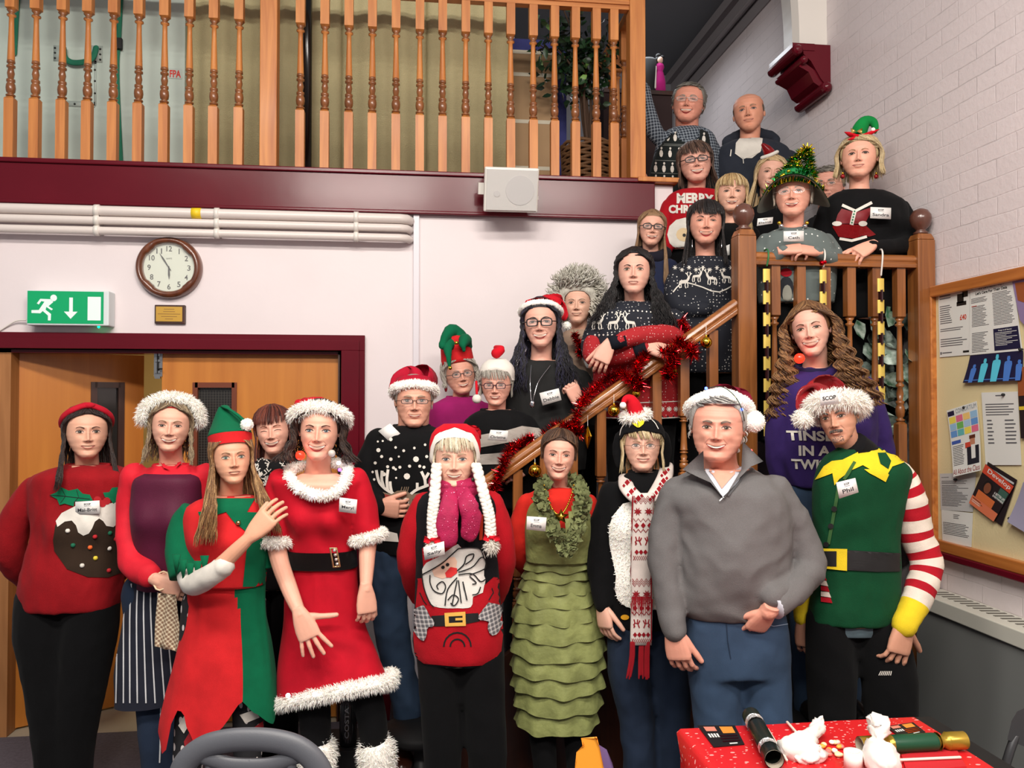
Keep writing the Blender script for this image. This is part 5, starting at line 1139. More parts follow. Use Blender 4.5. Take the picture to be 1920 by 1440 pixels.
# ---- woman with tabard and apron
s = Person('person in maroon tabard, striped apron and fluffy hat, hands clasped', 3.2, 300, 0, (228, 172, 148))
s.head(321, 798, 49, smile=.9, open_=.55, squint=.45, yaw=-4, roll=3, wide=.97, face=dict(brow=(130, 100, 76), lip=(190, 96, 92)), neck=(322, 878, .05))
s.part('hair', s.h.hair([(132, 112, 88), (104, 86, 66), (166, 146, 116)], end=-.15, n=260, hl=.84, vol=.06, wave=.02, flare=.3))
ring = [s.h.W((.50*math.sin(a), -.02-(.12 if math.cos(a) > 0 else -.30)*abs(math.cos(a)), .60+(.43 if math.cos(a) > 0 else .02)*abs(math.cos(a))**.8)) for a in (-math.pi+2*math.pi*i/22 for i in range(22))]
s.santa_hat([(321, 775, 46, .06), (318, 764, 36, .14), (300, 760, 20, .22), (285, 775, 12, .26)], None, (170, 20, 30), bandc=ring, br=.085, zf=.86, n=6500, furL=.022)
rshirt = cloth('bright_red_shirt', (214, 34, 50), .7, bs=400)
g = garment(s, rshirt, [(872, 288, 358), (884, 262, 380), (900, 246, 392), (950, 250, 388), (1020, 255, 382), (1085, 258, 378)],
 [dict(pts=[(252, 892, 0, 25), (242, 950, 0, 23), (244, 1010, -.03, 25), (254, 1058, -.08, 28), (280, 1078, -.14, 23)]), dict(pts=[(385, 892, 0, 24), (396, 960, .02, 24), (400, 1030, .0, 24), (375, 1075, -.08, 20)])], bulge=((290, 970, 30, .02), (350, 970, 30, .02)), fold=.005, ratio=.58)
g.dp(rshirt, zz(0, 720, 5.333, (1550, 650), (1620, 780), (1700, 870), (1640, 850), (1560, 740)), .012); g.dp(rshirt, zz(0, 720, 5.333, (1920, 640), (1850, 780), (1760, 850), (1800, 740), (1860, 680)), .012); s.part('red_shirt', g)
tab = cloth('maroon_tabard_cloth', (84, 24, 50), .6, bs=300); g = MB(); s.torso_into(g, tab, [(886, 274, 372), (898, 257, 384), (930, 252, 386), (1000, 254, 386), (1060, 262, 384), (1100, 262, 380)], .80, dd=-.012, bulge=((290, 970, 30, .035), (350, 970, 30, .035)))
g.folds(.004, (7, 7, 4), 2); s.part('tabard', g); 
g = MB(); q = s.body; vn = skinm(s.rgb)
s.arm([(252, 892, 0, 10), (244, 1010, -.03, 9), (268, 1068, -.13, 12), (300, 1090, -.17, 13)], hand=dict(dir=(.85, .38, -.1), back=(-.1, .1, -1), side=-1, curl=(30, 35, 25), thumb=(30, 15), spread=2))
s.arm([(385, 892, 0, 10), (400, 1030, 0, 9), (380, 1068, -.08, 15), (354, 1082, -.13, 13)], hand=dict(dir=(-.82, .5, -.05), back=(.1, .1, -1), side=1, curl=(35, 40, 25), thumb=(30, 15), spread=2))
m = MB(); c = s.p(303, 1089, -.17); m.tube([c+Vector((.026*math.cos(a), .022*math.sin(a), .03*math.sin(a))) for a in (i*.5236 for i in range(13))], .0035, mat('pale_bangle', (226, 196, 160), .25), 8, cap=False); s.part('bangle', m)
stripe = cloth('apron_stripe_white', (214, 214, 216)); apr = cloth('apron_navy', (36, 38, 50), .85, bs=500)
g = skirt(s, apr, [(1085, 248, 372), (1140, 232, 366), (1240, 218, 360), (1320, 216, 356)], lambda u, c: 1318-6*u, .55, fold=.006)
for x0, x1 in ((222, 220), (232, 234), (243, 246), (255, 260), (267, 276), (279, 293), (292, 311), (306, 328), (322, 342), (338, 354)): g.dl(stripe, [(x0+4, 1094), (x0+(x1-x0)*.3, 1160), (x1-2, 1318)], 2.6, .003, 3)
s.part('striped_apron', g)
g = s.legs([[(270, 1110, .03, 40), (280, 1250, .03, 34), (288, 1350, .02, 30), (292, 1440, 0, 27), (294, 1550, 0, 24)], [(330, 1110, .03, 40), (325, 1250, .03, 34), (330, 1350, .03, 30), (335, 1440, .02, 26), (336, 1550, 0, 24)]], jeansd); g.remesh(.012, 2).folds(.004); g.dl(stripe, [(302, 1322), (300, 1400), (299, 1430)], 2.5); s.part('jeans', g)
s.shoes(bshoe, [(290, 1500, 0), (338, 1500, 0)])
g = MB(); pl = plaid('tea_towel_plaid', (196, 176, 140), (96, 48, 44), (232, 224, 206), 160, .6); rs = []
for i in range(11):
 t = i/10; c0, c1 = s.p(296-6*t, 1112+t*100, -.19), s.p(330+14*t, 1116+t*108, -.20); rs.append([c0.lerp(c1, j/10)-FH*(.008*math.sin(j*1.3+t*3)) for j in range(11)]+[c0.lerp(c1, j/10)-FH*(.008*math.sin(j*1.3+t*3)-.006) for j in range(10, -1, -1)])
g.rings(rs, pl); 
b = s.base; o = obj('tea_towel', g, None, tuple(s.p(310, 1160, -.19))); tag(o, 'brown and cream plaid cloth hanging from the clasped hands of the apron wearer', 'cloth')
s.finish()
# ---- elf costume woman
s = Person('person in red and green elf tunic and pointed hat, holding a neighbour\'s arm', 3.0, 420, 0, (222, 164, 134))
s.head(434, 857, 50, smile=-.1, yaw=6, roll=-3, wide=.95, face=dict(brow=(120, 88, 62), iris=(110, 130, 120), lip=(176, 92, 86)), neck=(432, 942, .05), pitch=-2)
s.part('hair', s.h.hair([(142, 104, 66), (106, 74, 48), (184, 146, 98)], end=-.95, n=340, hl=.82, vol=.06, flare=.5, front_drop=.8, wave=.012, spread=.12, inner=1.18))
elfr = cloth('elf_red_felt', (206, 36, 40), .9); elfg = cloth('elf_green_felt', (4, 98, 64), .9)
g = MB(); r0 = s.band_ring(.78, .62, .045, 0, 30); r1 = s.band_ring(.95, .76, .06, 0, 30); r2 = [p for p in s.band_ring(.95, .76, .055, 0, 30)]
up_ = s.h.M.to_3x3() @ Vector((0, .1, 1)); r1 = [p+up_*.018 for p in r0]; r2 = [p+up_*.040 for p in s.band_ring(.78, .62, .055, 0, 30)]
g.rings([r0, r1, r2], elfr, False); s.part('hat_band', g)
g = MB(); c = sum(r2, Vector())/30; rg = [r2]; tp = crom([(*c, 1.), (*s.p(430, 792, .08), .80), (*s.p(421, 772, .08), .35), (*s.p(420, 762, .06), .12), (*s.p(446, 778, .0), .10), (*s.p(462, 795, -.01), .05)], 20)
for x, y, z, k in tp[1:]: rg.append([Vector((x, y, z))+(p-c)*max(k, .03) for p in r2])
g.rings(rg, elfg); g.folds(.004, (12, 12, 12)); s.part('hat_cone', g, 'green felt cone folding over'); m = MB(); m.ball(s.p(463, 796, -.02), .021, white_fur, 14, 10); addfur(m, 500, .006); s.part('pompom', m)
g = garment(s, elfr, [(930, 392, 474), (940, 368, 492), (955, 350, 506), (985, 346, 508), (1040, 352, 502), (1095, 354, 496)], [], voxel=0, fold=.003, bulge=((395, 1010, 28, .035), (455, 1010, 28, .035)))
g.dp(elfg, [(388, 935), (478, 935), (462, 962), (444, 985), (424, 960), (405, 966), (398, 952)], .004); g.dp(elfg, [(460, 960), (508, 962), (502, 1100), (455, 1100), (465, 1000), (447, 985)], .004)
g.dp(elfg, [(372, 960), (392, 958), (386, 985), (377, 975)], .004); s.part('tunic_bodice', g)
for x, y in ((385, 975), (449, 979)): m = MB(); m.ball((g.getbvh().ray_cast(CAM, ray(x, y).normalized())[0] or s.p(x, y, -.15))-CF*.012, .0085, mat('gold_bell', (226, 196, 140), .2, metal=1), 12, 8); s.part('jingle_bell', m)
def gsleeve(pts, hemw, nm):
 g = MB(); W3 = [s.p(x, y, q) for x, y, q, r in pts]; g.tube(W3, [pxr(r, s.d) for *_, r in pts], elfg, 24, res=24, cap=True, round_=False)
 n = 24; last = g.v[-n-2-0:-2] if 0 else None
 g.folds(.005, (9, 9, 6), 1); s.part(nm, g)
gsleeve([(362, 955, 0, 22), (348, 985, 0, 30), (345, 1030, -.02, 33), (356, 1075, -.05, 36)], 0, 'green_sleeve')
m = MB(); 
for k, (x, y) in enumerate(((330, 1062), (343, 1072), (356, 1078), (370, 1074), (383, 1064))):
 a, b, c = s.p(x-8, y-22, -.05-.11), s.p(x+8, y-22, -.05-.11), s.p(x, y+18, -.15); 
 q = FH*.006; m.add([a, b, c, a+q, b+q, c+q], [(0, 1, 2), (5, 4, 3), (0, 3, 4, 1), (1, 4, 5, 2), (2, 5, 3, 0)], elfg)
s.part('sleeve_points', m)
gsleeve([(488, 955, 0, 20), (496, 1000, .02, 22), (498, 1060, .03, 24)], 0, 'green_sleeve')
whs = cloth('white_undersleeve', (222, 216, 206)); g = MB(); g.tube([s.p(*q) for q in ((352, 1070, -.06), (362, 1094, -.13), (390, 1082, -.19), (420, 1062, -.22))], [pxr(r, 3.0) for r in (20, 21, 20, 18)], whs, 20, res=20); g.folds(.004, (20, 20, 20)); s.part('white_undersleeve', g)
s.arm([(358, 962, 0, 9), (352, 1060, -.06, 10), (365, 1092, -.14, 17), (400, 1072, -.2, 16), (445, 1030, -.22, 14), (472, 1003, -.22, 12)], hand=dict(dir=(.66, -.72, .12), back=(-.2, -.1, -1), side=-1, s=.95, curl=(12, 22, 18), thumb=(20, 10), spread=3))
def hemf(u, c):
 x = 410+110*u
 if c < 0: return 1330
 return interp([(295, 1362), (320, 1398), (334, 1385), (338, 1340), (347, 1310), (360, 1322), (372, 1350), (398, 1392), (430, 1345), (466, 1298), (490, 1322), (515, 1350), (522, 1330)], x)
def mfe(i, j): a = -2*math.pi*(j+.5)/80; return elfg if math.sin(a) > interp([(0, .36), (8, .50), (24, .50)], i) else elfr
g = skirt(s, elfr, [(1090, 354, 496), (1110, 346, 500), (1180, 334, 510), (1260, 320, 518), (1340, 304, 522), (1400, 298, 524)], hemf, .55, mf=mfe, wav=.015, wn=7, res=40); g.folds(.006, (9, 9, 2.5)); s.part('elf_skirt', g)
lg = dots('printed_leggings', (24, 24, 28), (214, 206, 204), 34, .30, (1, 1, .6)); g = s.legs([[(380, 1130, .02, 38), (368, 1260, 0, 34), (358, 1350, 0, 29), (352, 1440, 0, 27), (350, 1580, 0, 22)], [(460, 1130, .02, 38), (466, 1260, .03, 34), (466, 1350, .03, 29), (464, 1440, .02, 25), (462, 1580, 0, 22)]], lg, folds=0)
for pts in ([(345, 1390), (362, 1362), (372, 1385), (350, 1420)], [(474, 1365), (492, 1352), (496, 1380), (480, 1392)]): g.dp(mat('legging_red', (166, 30, 40), .8), pts, .003)
for pts in ([(335, 1360), (350, 1335), (360, 1350), (345, 1375)], [(450, 1340), (478, 1330), (486, 1345), (460, 1356)], [(340, 1425), (362, 1400), (366, 1415)]): g.dp(wht, pts, .0035)
s.part('leggings', g); s.shoes(bshoe, [(352, 1560, 0), (464, 1560, 0)]); s.finish()
# ---- Mrs Claus dress woman
s = Person('person in fur-trimmed red dress with black sequin belt and furry boots', 3.05, 610, 0, (230, 172, 148))
s.head(599, 807, 55, smile=.95, open_=.8, yaw=-5, roll=2, wide=.90, face=dict(brow=(70, 46, 36), iris=(110, 130, 140), lip=(196, 84, 84), lash=1.5), neck=(596, 898, .06))
s.part('hair', s.h.hair([(50, 34, 28), (38, 26, 24), (70, 50, 40)], end=.02, n=300, hl=.84, vol=.13, wave=.03, flare=1.2, curl_r=.007, spread=.25, front_drop=.3))
s.santa_hat([(598, 776, 44), (590, 768, 30, .1), (572, 760, 14, .14), (560, 756, 8, .12)], None, (190, 18, 34), bandc=s.band_ring(.90, .52, .085, 0, 22, 1.03), br=.085, zf=.88, n=6000, furL=.020)
dred = cloth('red_dress_velour', (188, 14, 36), .8, bs=500)
s.torso_into(s.body, s.skin, [(888, 565, 632), (896, 545, 652), (905, 520, 675), (930, 522, 672), (980, 535, 665)], .55, .0, res=16, n=40, shr=.97, bulge=((575, 975, 26, .03), (630, 975, 26, .03))); s.tdone = 1
g = garment(s, dred, [(896, 514, 680), (903, 510, 684), (920, 512, 680), (950, 520, 675), (985, 535, 668), (1020, 540, 664), (1045, 540, 666)], [dict(pts=[(524, 900, 0, 22), (516, 950, -.01, 29), (516, 1005, -.03, 29)]), dict(pts=[(668, 898, 0, 22), (680, 950, 0, 27), (688, 1000, -.02, 25)])], bulge=((575, 972, 27, .042), (632, 972, 27, .042)), fold=.003, voxel=.007, collar=0)
def scoop(g, fn):
 keep = []; km = []
 for f, m_ in zip(g.f, g.m):
  c = sum((g.v[i] for i in f), Vector())/len(f); q = c-CAM; dz = q.dot(CF); x = 960+FPX*q.dot(CR)/dz; y = 720-FPX*q.dot(CU)/dz
  if not fn(x, y, c): keep.append(f); km.append(m_)
 g.f = keep; g.m = km; g.bvh = None
scoop(g, lambda x, y, c: (y < 935 and abs(x-597) < 52*math.sqrt(max(0, 1-((y-870)/56)**2)) if y > 870 else abs(x-597) < 52))
s.part('dress_bodice', g)
def fl(pts, dd): return [s.p(x, y, dd(x, y)) for x, y in pts]
neck = crom([(545, 878, .02), (543, 895, -.055), (556, 912, -.105), (582, 925, -.135), (612, 928, -.135), (638, 915, -.11), (650, 893, -.06), (648, 872, .02), (600, 866, .08)], 40)
s.fur_band([s.p(*p) for p in neck], .015, 'fur_collar', 5200, .014)
s.part('red_skirt', skirt(s, dred, [(1052, 538, 668), (1080, 534, 672), (1150, 530, 686), (1230, 522, 712), (1300, 518, 735)], lambda u, c: 1292-22*u-(10 if c < 0 else 0), .6, wav=.012, wn=6, fold=.004))
sq = mat('black_sequins', (14, 14, 16), .25, bump=1, bs=600, metal=.4); g = MB(); s.torso_into(g, sq, [(1030, 538, 668), (1045, 537, 669), (1062, 536, 670)], .66, res=8); s.part('sequin_belt', g)
m = MB(); gb = mat('gold_bell', (226, 196, 140), .2, metal=1)
for a, b in (((619, 1028), (631, 1028)), ((631, 1028), (637, 1062)), ((637, 1062), (625, 1063)), ((625, 1063), (619, 1028))): m.tube([s.p(*a, -.205), s.p(*b, -.205)], .003, gb, 6)
for k in range(4): m.ball(s.p(627+k*1.7, 1032+k*8.5, -.208), .006, mat('diamante', (240, 236, 230), .05, metal=.8), 8, 6)
s.part('belt_buckle', m)
hem = []
for i in range(40):
 a = -2*math.pi*i/40; u, c = math.sin(a), math.cos(a); hem.append(s.p(626.5+108.5*u, 1292-22*u-(10 if c < 0 else 0)+6, -pxr(108.5, s.d)*.6*c))
s.fur_band(hem, .020, 'fur_hem', 11000, .020)
for nm, (x, y, q), rx in (('fur_cuff', (516, 1012, -.035), 30), ('fur_cuff', (690, 1006, -.025), 26)):
 rr = pxr(rx, s.d); c = s.p(x, y, q); s.fur_band([c+CR*rr*math.cos(a)*.98+FH*rr*math.sin(a)+UP*(.012*math.cos(a)*(1 if x > 600 else -.3)) for a in (i*math.pi/8 for i in range(16))], .015, nm, 3600, .016)
s.arm([(524, 900, 0, 18), (518, 1000, -.04, 19), (524, 1050, -.07, 17), (545, 1110, -.15, 15), (563, 1152, -.20, 12.5)], hand=dict(dir=(.42, .9, -.10), back=(.05, -.1, -1), side=-1, s=.98, curls=[(4, 6, 4), (4, 8, 6), (6, 8, 6), (6, 10, 6)], thumb=(62, -6), spread=13))
s.arm([(668, 898, 0, 17), (688, 995, -.02, 17), (688, 1050, -.06, 15), (686, 1105, -.11, 12)], hand=dict(dir=(.06, 1, -.04), back=(.5, 0, -.9), side=-1, s=.92, curl=(24, 28, 20), thumb=(14, 5), spread=1))
g = s.legs([[(575, 1150, .03, 32), (584, 1260, .02, 32), (590, 1340, 0, 30), (594, 1420, 0, 26), (594, 1500, 0, 24)], [(642, 1150, .03, 30), (668, 1240, .03, 30), (696, 1340, 0, 28), (702, 1420, 0, 24), (704, 1500, 0, 22)]], blackc); s.part('black_tights', g)
for x in (596, 706):
 g = MB(); g.tube([s.p(x, 1405, 0), s.p(x+1, 1500, 0), s.p(x+2, 1580, -.0)], [.062, .055, .045], white_fur, 20, res=14); g.folds(.006, (20, 20, 20)); g.fur(4200, white_fur, .024, .0012); s.part('furry_boot', g)
 g = MB(); c = s.p(x+2, 1585, 0); g.tube([Vector((c.x, c.y+.02, .05)), Vector((c.x, c.y-.08, .04)), Vector((c.x, c.y-.16, .032))], [.048, .046, .032], bshoe, 14, res=10); s.part('shoe', g)
m = MB(); red_led = mat('red_lit_bauble', (255, 30, 14), .2, emit=5); m.ball(s.p(563, 854, -.10), .017, red_led, 14, 10); s.part('flashing_earring', m, 'glowing red bauble earring')
m = MB(); m.ball(s.p(622, 850, -.06), .014, mat('pale_bead', (196, 190, 180), .2), 12, 8); s.part('earring', m)
led = mat('white_led', (214, 224, 255), .3, emit=9)
for x, y, q in ((545, 892, -.09), (560, 914, -.128), (585, 925, -.157), (635, 866, -.06), (540, 1302, -.21), (590, 1300, -.255), (641, 1288, -.26), (705, 1278, -.22)):
 m = MB(); m.ball(s.p(x, y+2, q), .008, led, 8, 6); s.part('fairy_light', m)
m = MB(); m.ball(s.p(637, 881, -.12), .006, mat('violet_led', (150, 60, 255), .3, emit=9), 8, 6); s.part('fairy_light', m)
s.badge(s_g := MB().rings([[s.p(x, y, -.135) for x in (600, 700)] for y in (930, 980)], dred, False, closed=False), 'Meryl', zz(300, 720, 4.571, (1538, 972), (1690, 992), (1680, 1112), (1534, 1094))); s.finish()
# ---- red-haired laughing woman behind
s = Person('person laughing with closed eyes, long auburn hair and black and white scarf', 3.62, 512, 0, (230, 172, 150))
s.head(512, 806, 45, smile=1, open_=.8, roll=-6, yaw=-8, wide=.93, face=dict(brow=(120, 70, 50), closed=1, lip=(190, 90, 90)), neck=(512, 885, .05))
s.part('hair', s.h.hair([(92, 38, 26), (66, 28, 22), (124, 58, 38)], end=-.35, n=230, hl=.82, vol=.05, fringe=1, part=-.5, flare=.15))
bks = cloth('black_coat_cloth', (22, 22, 24)); g = garment(s, bks, [(885, 480, 545), (900, 455, 570), (925, 445, 580), (1000, 450, 575), (1100, 450, 575)], [dict(pts=[(458, 920, 0, 20), (450, 1000, 0, 20), (455, 1090, 0, 18)]), dict(pts=[(570, 920, 0, 20), (575, 1000, 0, 20), (572, 1090, 0, 18)])]); s.part('black_coat', g)
g = MB(); sc_ = cloth('scarf_black', (20, 20, 22)); g.tube([s.p(512+38*math.cos(a), 868+12*math.sin(a), .03-.10*math.sin(a)) for a in (i*.5236 for i in range(13))], .040, sc_, 16, res=40, cap=False); g.tube([s.p(492, 880, -.09), s.p(488, 905, -.12), s.p(490, 960, -.11)], .045, sc_, 14, res=12); g.folds(.010, (20, 20, 20))
for _ in range(70):
 x, y = R.uniform(474, 545), R.uniform(850, 925); a = R.uniform(0, 3.1); g.dl(wht, [(x, y), (x+7*math.cos(a), y+7*math.sin(a)), (x+9*math.cos(a+.9), y+10*math.sin(a+.9))], 2.2, .003)
s.part('patterned_scarf', g, 'black scarf with white squiggles'); g = s.legs([[(485, 1080, 0, 30), (488, 1300, 0, 26), (490, 1465, 0, 20)], [(540, 1080, 0, 30), (536, 1300, 0, 26), (534, 1465, 0, 20)]], blackc); s.part('trousers', g); s.shoes(bshoe, [(490, 1460, 0), (534, 1460, 0)]); s.finish()
# ---- reindeer jumper man
s = Person('person with glasses in black jumper showing a reindeer face and snow dots', 3.55, 765, RS, (226, 166, 142))
s.head(776, 752, 49, male=1, old=.7, smile=.35, open_=.25, squint=.35, yaw=2, wide=.95, jaw=1.08, fat=.25, face=dict(brow=(150, 130, 110), lip=(176, 100, 92)), neck=(772, 815, .05), nr=.30)
s.part('hair', s.h.hair([(170, 162, 150), (140, 132, 122)], 'crop', n=120, hl=.82, vol=.03))
a, b = s.h.glasses((60, 40, 36), 'rect', r=(.105, .042), th=.0065); s.part('spectacles', a); s.part('spectacle_lenses', b)
s.santa_hat([(780, 722, 38), (792, 712, 30, .02), (775, 708, 26, .03), (752, 714, 18, .0), (738, 732, 10, -.02)], None, (176, 18, 46), zf=.82, br=.085, off=.05, n=3000, fluffy=True, furL=.010)
g = garment(s, blk, [(798, 738, 806), (804, 722, 822), (814, 704, 840), (835, 694, 850), (880, 690, 852), (950, 694, 850), (1000, 694, 850), (1035, 700, 848)], [dict(pts=[(710, 826, 0, 24), (688, 880, -.02, 25), (688, 925, -.06, 24), (708, 950, -.14, 18)], hand=dict(dir=(.97, .12, -.05), back=(-.05, .2, -1), side=-1, curl=(30, 40, 30), thumb=(28, 10), spread=3)), dict(pts=[(840, 826, 0, 22), (858, 890, .03, 22), (850, 950, 0, 20)])], fold=.004)
for x, y, r in [(709, 828, 2), (718, 827, 2), (733, 824, 3.5), (742, 839, 2.5), (757, 845, 2.8), (777, 840, 2.5), (710, 844, 4), (716, 856, 3), (733, 861, 3.4), (704, 868, 3), (727, 875, 3), (742, 880, 2.5), (780, 861, 5.5), (797, 834, 2.5), (810, 838, 2.5), (800, 856, 3), (787, 874, 3), (768, 874, 3), (763, 893, 6), (738, 877, 3), (720, 889, 4), (750, 876, 3), (795, 876, 3), (699, 885, 2.5), (702, 899, 2.5), (743, 896, 2), (748, 856, 2)]: g.dc(wht, x, y, r, off=.003, n=8)
zz6 = lambda *p: zz(660, 780, 4, *p); ant = wht
for L in ([(335, 590), (270, 560), (215, 510), (195, 460), (185, 405)], [(240, 530), (225, 470), (228, 410)], [(270, 555), (262, 480), (272, 400)], [(300, 575), (290, 530), (287, 490)], [(430, 595), (480, 555), (540, 530), (590, 510)], [(490, 548), (490, 500)], [(550, 525), (545, 470), (520, 415)], [(548, 470), (575, 425)]): g.dl(ant, zz6(*L), 5.2, .004, 2)
fawn = cloth('reindeer_fawn', (128, 110, 92)); g.dp(fawn, zz6((300, 585), (340, 560), (400, 555), (450, 590), (475, 580), (520, 575), (490, 610), (455, 625), (445, 680), (420, 720), (380, 725), (345, 700), (315, 660), (305, 625), (270, 615), (230, 570)), .0045)
g.dp(mat('ear_rust', (140, 50, 40), .9), zz6((245, 585), (290, 595), (305, 620), (270, 630), (245, 610)), .0055)
for x in (352, 405): g.dc(wht, 660+x/4, 780+640/4, 6, 7, .0065); g.dc(black, 660+x/4+1, 780+648/4, 3.2, 3.6, .0075)
for x in (365, 385, 400, 415): g.dl(fawn, zz6((x, 570), (x+10, 530)), 1.6, .004)
g.dp(wht, [(707, 990), (716, 993), (745, 1000), (748, 1016), (720, 1014), (704, 1003)], .004); s.part('reindeer_jumper', g); s.badge(g, '', zz(660, 600, 5.333, (262, 1110), (380, 1035), (482, 1135), (372, 1215)), blank=True)
g = s.legs([[(738, 1030, 0, 40), (728, 1120, 0, 36), (742, 1220, -.02, 32), (760, 1300, -.03, 29), (764, 1345, -.02, 28)], [(812, 1030, 0, 40), (820, 1120, .03, 36), (822, 1220, .03, 32), (824, 1300, .03, 29), (826, 1345, .03, 27)]], jeans); g.remesh(.011, 3).folds(.006, (9, 9, 7)); s.part('jeans', g)
s.shoes(brshoe, [(762, 1350, -.02), (828, 1350, .03)]); s.finish()
# ---- braided hat woman
s = Person('person in Santa face jumper, pink scarf and hat with long white braids', 3.0, 860, 0, (230, 180, 156))
s.head(853, 859, 55, old=.9, smile=.5, open_=.35, squint=.3, yaw=-2, wide=.95, roll=0, face=dict(brow=(170, 146, 118), iris=(90, 110, 120), lip=(178, 96, 90)), neck=(856, 945, .05))
s.part('hair', s.h.hair([(222, 206, 176), (196, 180, 150), (236, 224, 200)], end=.25, n=220, hl=.76, vol=.045, fringe=1, part=.5))
hatw = cloth('white_fleece', (230, 224, 214)); g = MB()
def hs(ph, z, off): return s.h.W(s.h.S(ph, z, off)+Vector((0, 0, off*.9*max(0, (z-.7)/.3))))
rows = []
for k, (off) in enumerate((.05, .085, .10, .085, .05)):
 row = []
 for j in range(41):
  ph = -2.1+4.2*j/40; zf_ = interp([(0, .845), (.5, .83), (.9, .76), (1.15, .60), (1.35, .40), (2.1, .36)], abs(ph)); z = min(.985, zf_+(.0, .045, .09, .13, .16)[k]*(1+.2*math.cos(ph))); row.append(hs(ph, z, off))
 rows.append(row)
g.rings(rows, hatw, False, closed=False); g.folds(.003, (20, 20, 20)); s.part('hat_brim', g, 'white fleece hat edge')
redf = cloth('red_felt_hat', (206, 18, 36), .85); g = MB(); rg = []
for k in range(10):
 z0 = .40+.59*k/9; rg.append([hs(-math.pi+2*math.pi*j/40, max(min(.985, z0), interp([(0, .955), (.9, .88), (1.3, .62), (1.6, .42), (3.2, .3)], abs(-math.pi+2*math.pi*j/40))), .075+.04*k/9) for j in range(40)])
g.rings(rg, redf); g.rings([[s.p(x+r*math.cos(a), y+r*.35*math.sin(a), .06) for a in (i*.4 for i in range(16))] for x, y, r in ((862, 808, 34), (880, 803, 18), (893, 808, 9), (896, 822, 6))], redf); s.part('hat_crown', g)
def braid(pts, m, r, name):
 g = MB(); P_ = [Vector(p) for p in crom([tuple(s.p(*q)) for q in pts], 60)]
 for k in range(3):
  pp = []
  for i, p in enumerate(P_): a = i/59*2*math.pi*5.5+k*2*math.pi/3; pp.append(p+CR*(r*.75*math.sin(a))+FH*(r*.55*math.sin(2*a)))
  g.tube(pp, r*.62, m, 8, cap=True)
 g.folds(.0015, (60, 60, 60)); s.part(name, g)
braid([(819, 872, -.06), (815, 930, -.14), (811, 970, -.17), (812, 1008, -.18)], hatw, .0155, 'white_braid'); braid([(893, 872, -.05), (908, 930, -.13), (918, 970, -.155), (920, 1005, -.165)], hatw, .0155, 'white_braid')
for x, y, q in ((811, 1012, -.185), (922, 1008, -.17)):
 m = MB(); c = s.p(x, y, q); m.tube([c-UP*.004, c+UP*.008], .014, redf, 10, round_=False)
 for e in (-1, 1): m.prism([(0, 0), (e*.026, .014), (e*.03, -.006), (e*.012, -.012)], lambda u, v: c+CR*u+UP*v-FH*.012, lambda u, v: c+CR*u+UP*v-FH*.004, redf)
 s.part('red_ribbon', m); m = MB(); c = s.p(x, y+16, q); m.ball(c, (.018, .016, .022), hatw, 12, 8); m.fur(500, hatw, .018, .0012); s.part('braid_tuft', m)
sb_ = cloth('santa_jumper_black', (18, 18, 22), bump=.2, bs=320); sr_ = cloth('santa_jumper_red', (176, 16, 30), bump=.22, bs=320)
g = garment(s, sb_, [(912, 828, 886), (920, 806, 908), (932, 786, 928), (955, 776, 938), (1000, 776, 938), (1060, 780, 936), (1120, 778, 938), (1190, 774, 944), (1225, 778, 942), (1240, 788, 932)], [], voxel=.008, fold=.004, bulge=((820, 1020, 28, .02), (895, 1020, 28, .02), (858, 1120, 60, .02)))
z6 = lambda *p: zz(660, 780, 4, *p); z7 = lambda *p: zz(660, 1080, 3.5556, *p)
g.dp(sr_, [(774, 1085), (792, 1084), (815, 1100), (870, 1110), (905, 1100), (925, 1082), (940, 1084), (948, 1190), (944, 1228), (925, 1246), (860, 1250), (795, 1244), (772, 1226), (768, 1150)], .0025)
g.dp(sr_, [(792, 1028), (845, 1010), (870, 1030), (835, 1060), (795, 1075)], .003)
fw_ = cloth('santa_white', (226, 222, 214)); og = mat('santa_face_pink', (232, 190, 166), .8)
g.dp(fw_, z6((530, 1150), (560, 1100), (640, 1060), (700, 1020), (790, 960), (815, 985), (860, 990), (930, 985), (975, 1010), (1000, 1080), (985, 1180), (1000, 1240), (960, 1320), (910, 1340), (900, 1420), (860, 1440), (780, 1440), (700, 1440), (600, 1420), (570, 1340), (540, 1260)), .0045, sm=2)
g.dp(fw_, z7((480, 60), (880, 60), (870, 110), (800, 140), (790, 190), (740, 195), (690, 210), (640, 215), (590, 200), (540, 200), (510, 150)), .0045)
g.dp(og, z6((600, 1150), (650, 1110), (720, 1060), (770, 1055), (790, 1090), (780, 1150), (740, 1200), (680, 1220), (620, 1200)), .0058); g.dp(mat('santa_nose', (216, 44, 44), .8), z6((700, 1175), (740, 1130), (790, 1140), (790, 1175), (745, 1210), (710, 1210)), .007)
g.dc(black, 660+684/4, 780+1132/4, 3.4, off=.0075); g.dc(black, 660+718/4, 780+1112/4, 3.4, off=.0075)
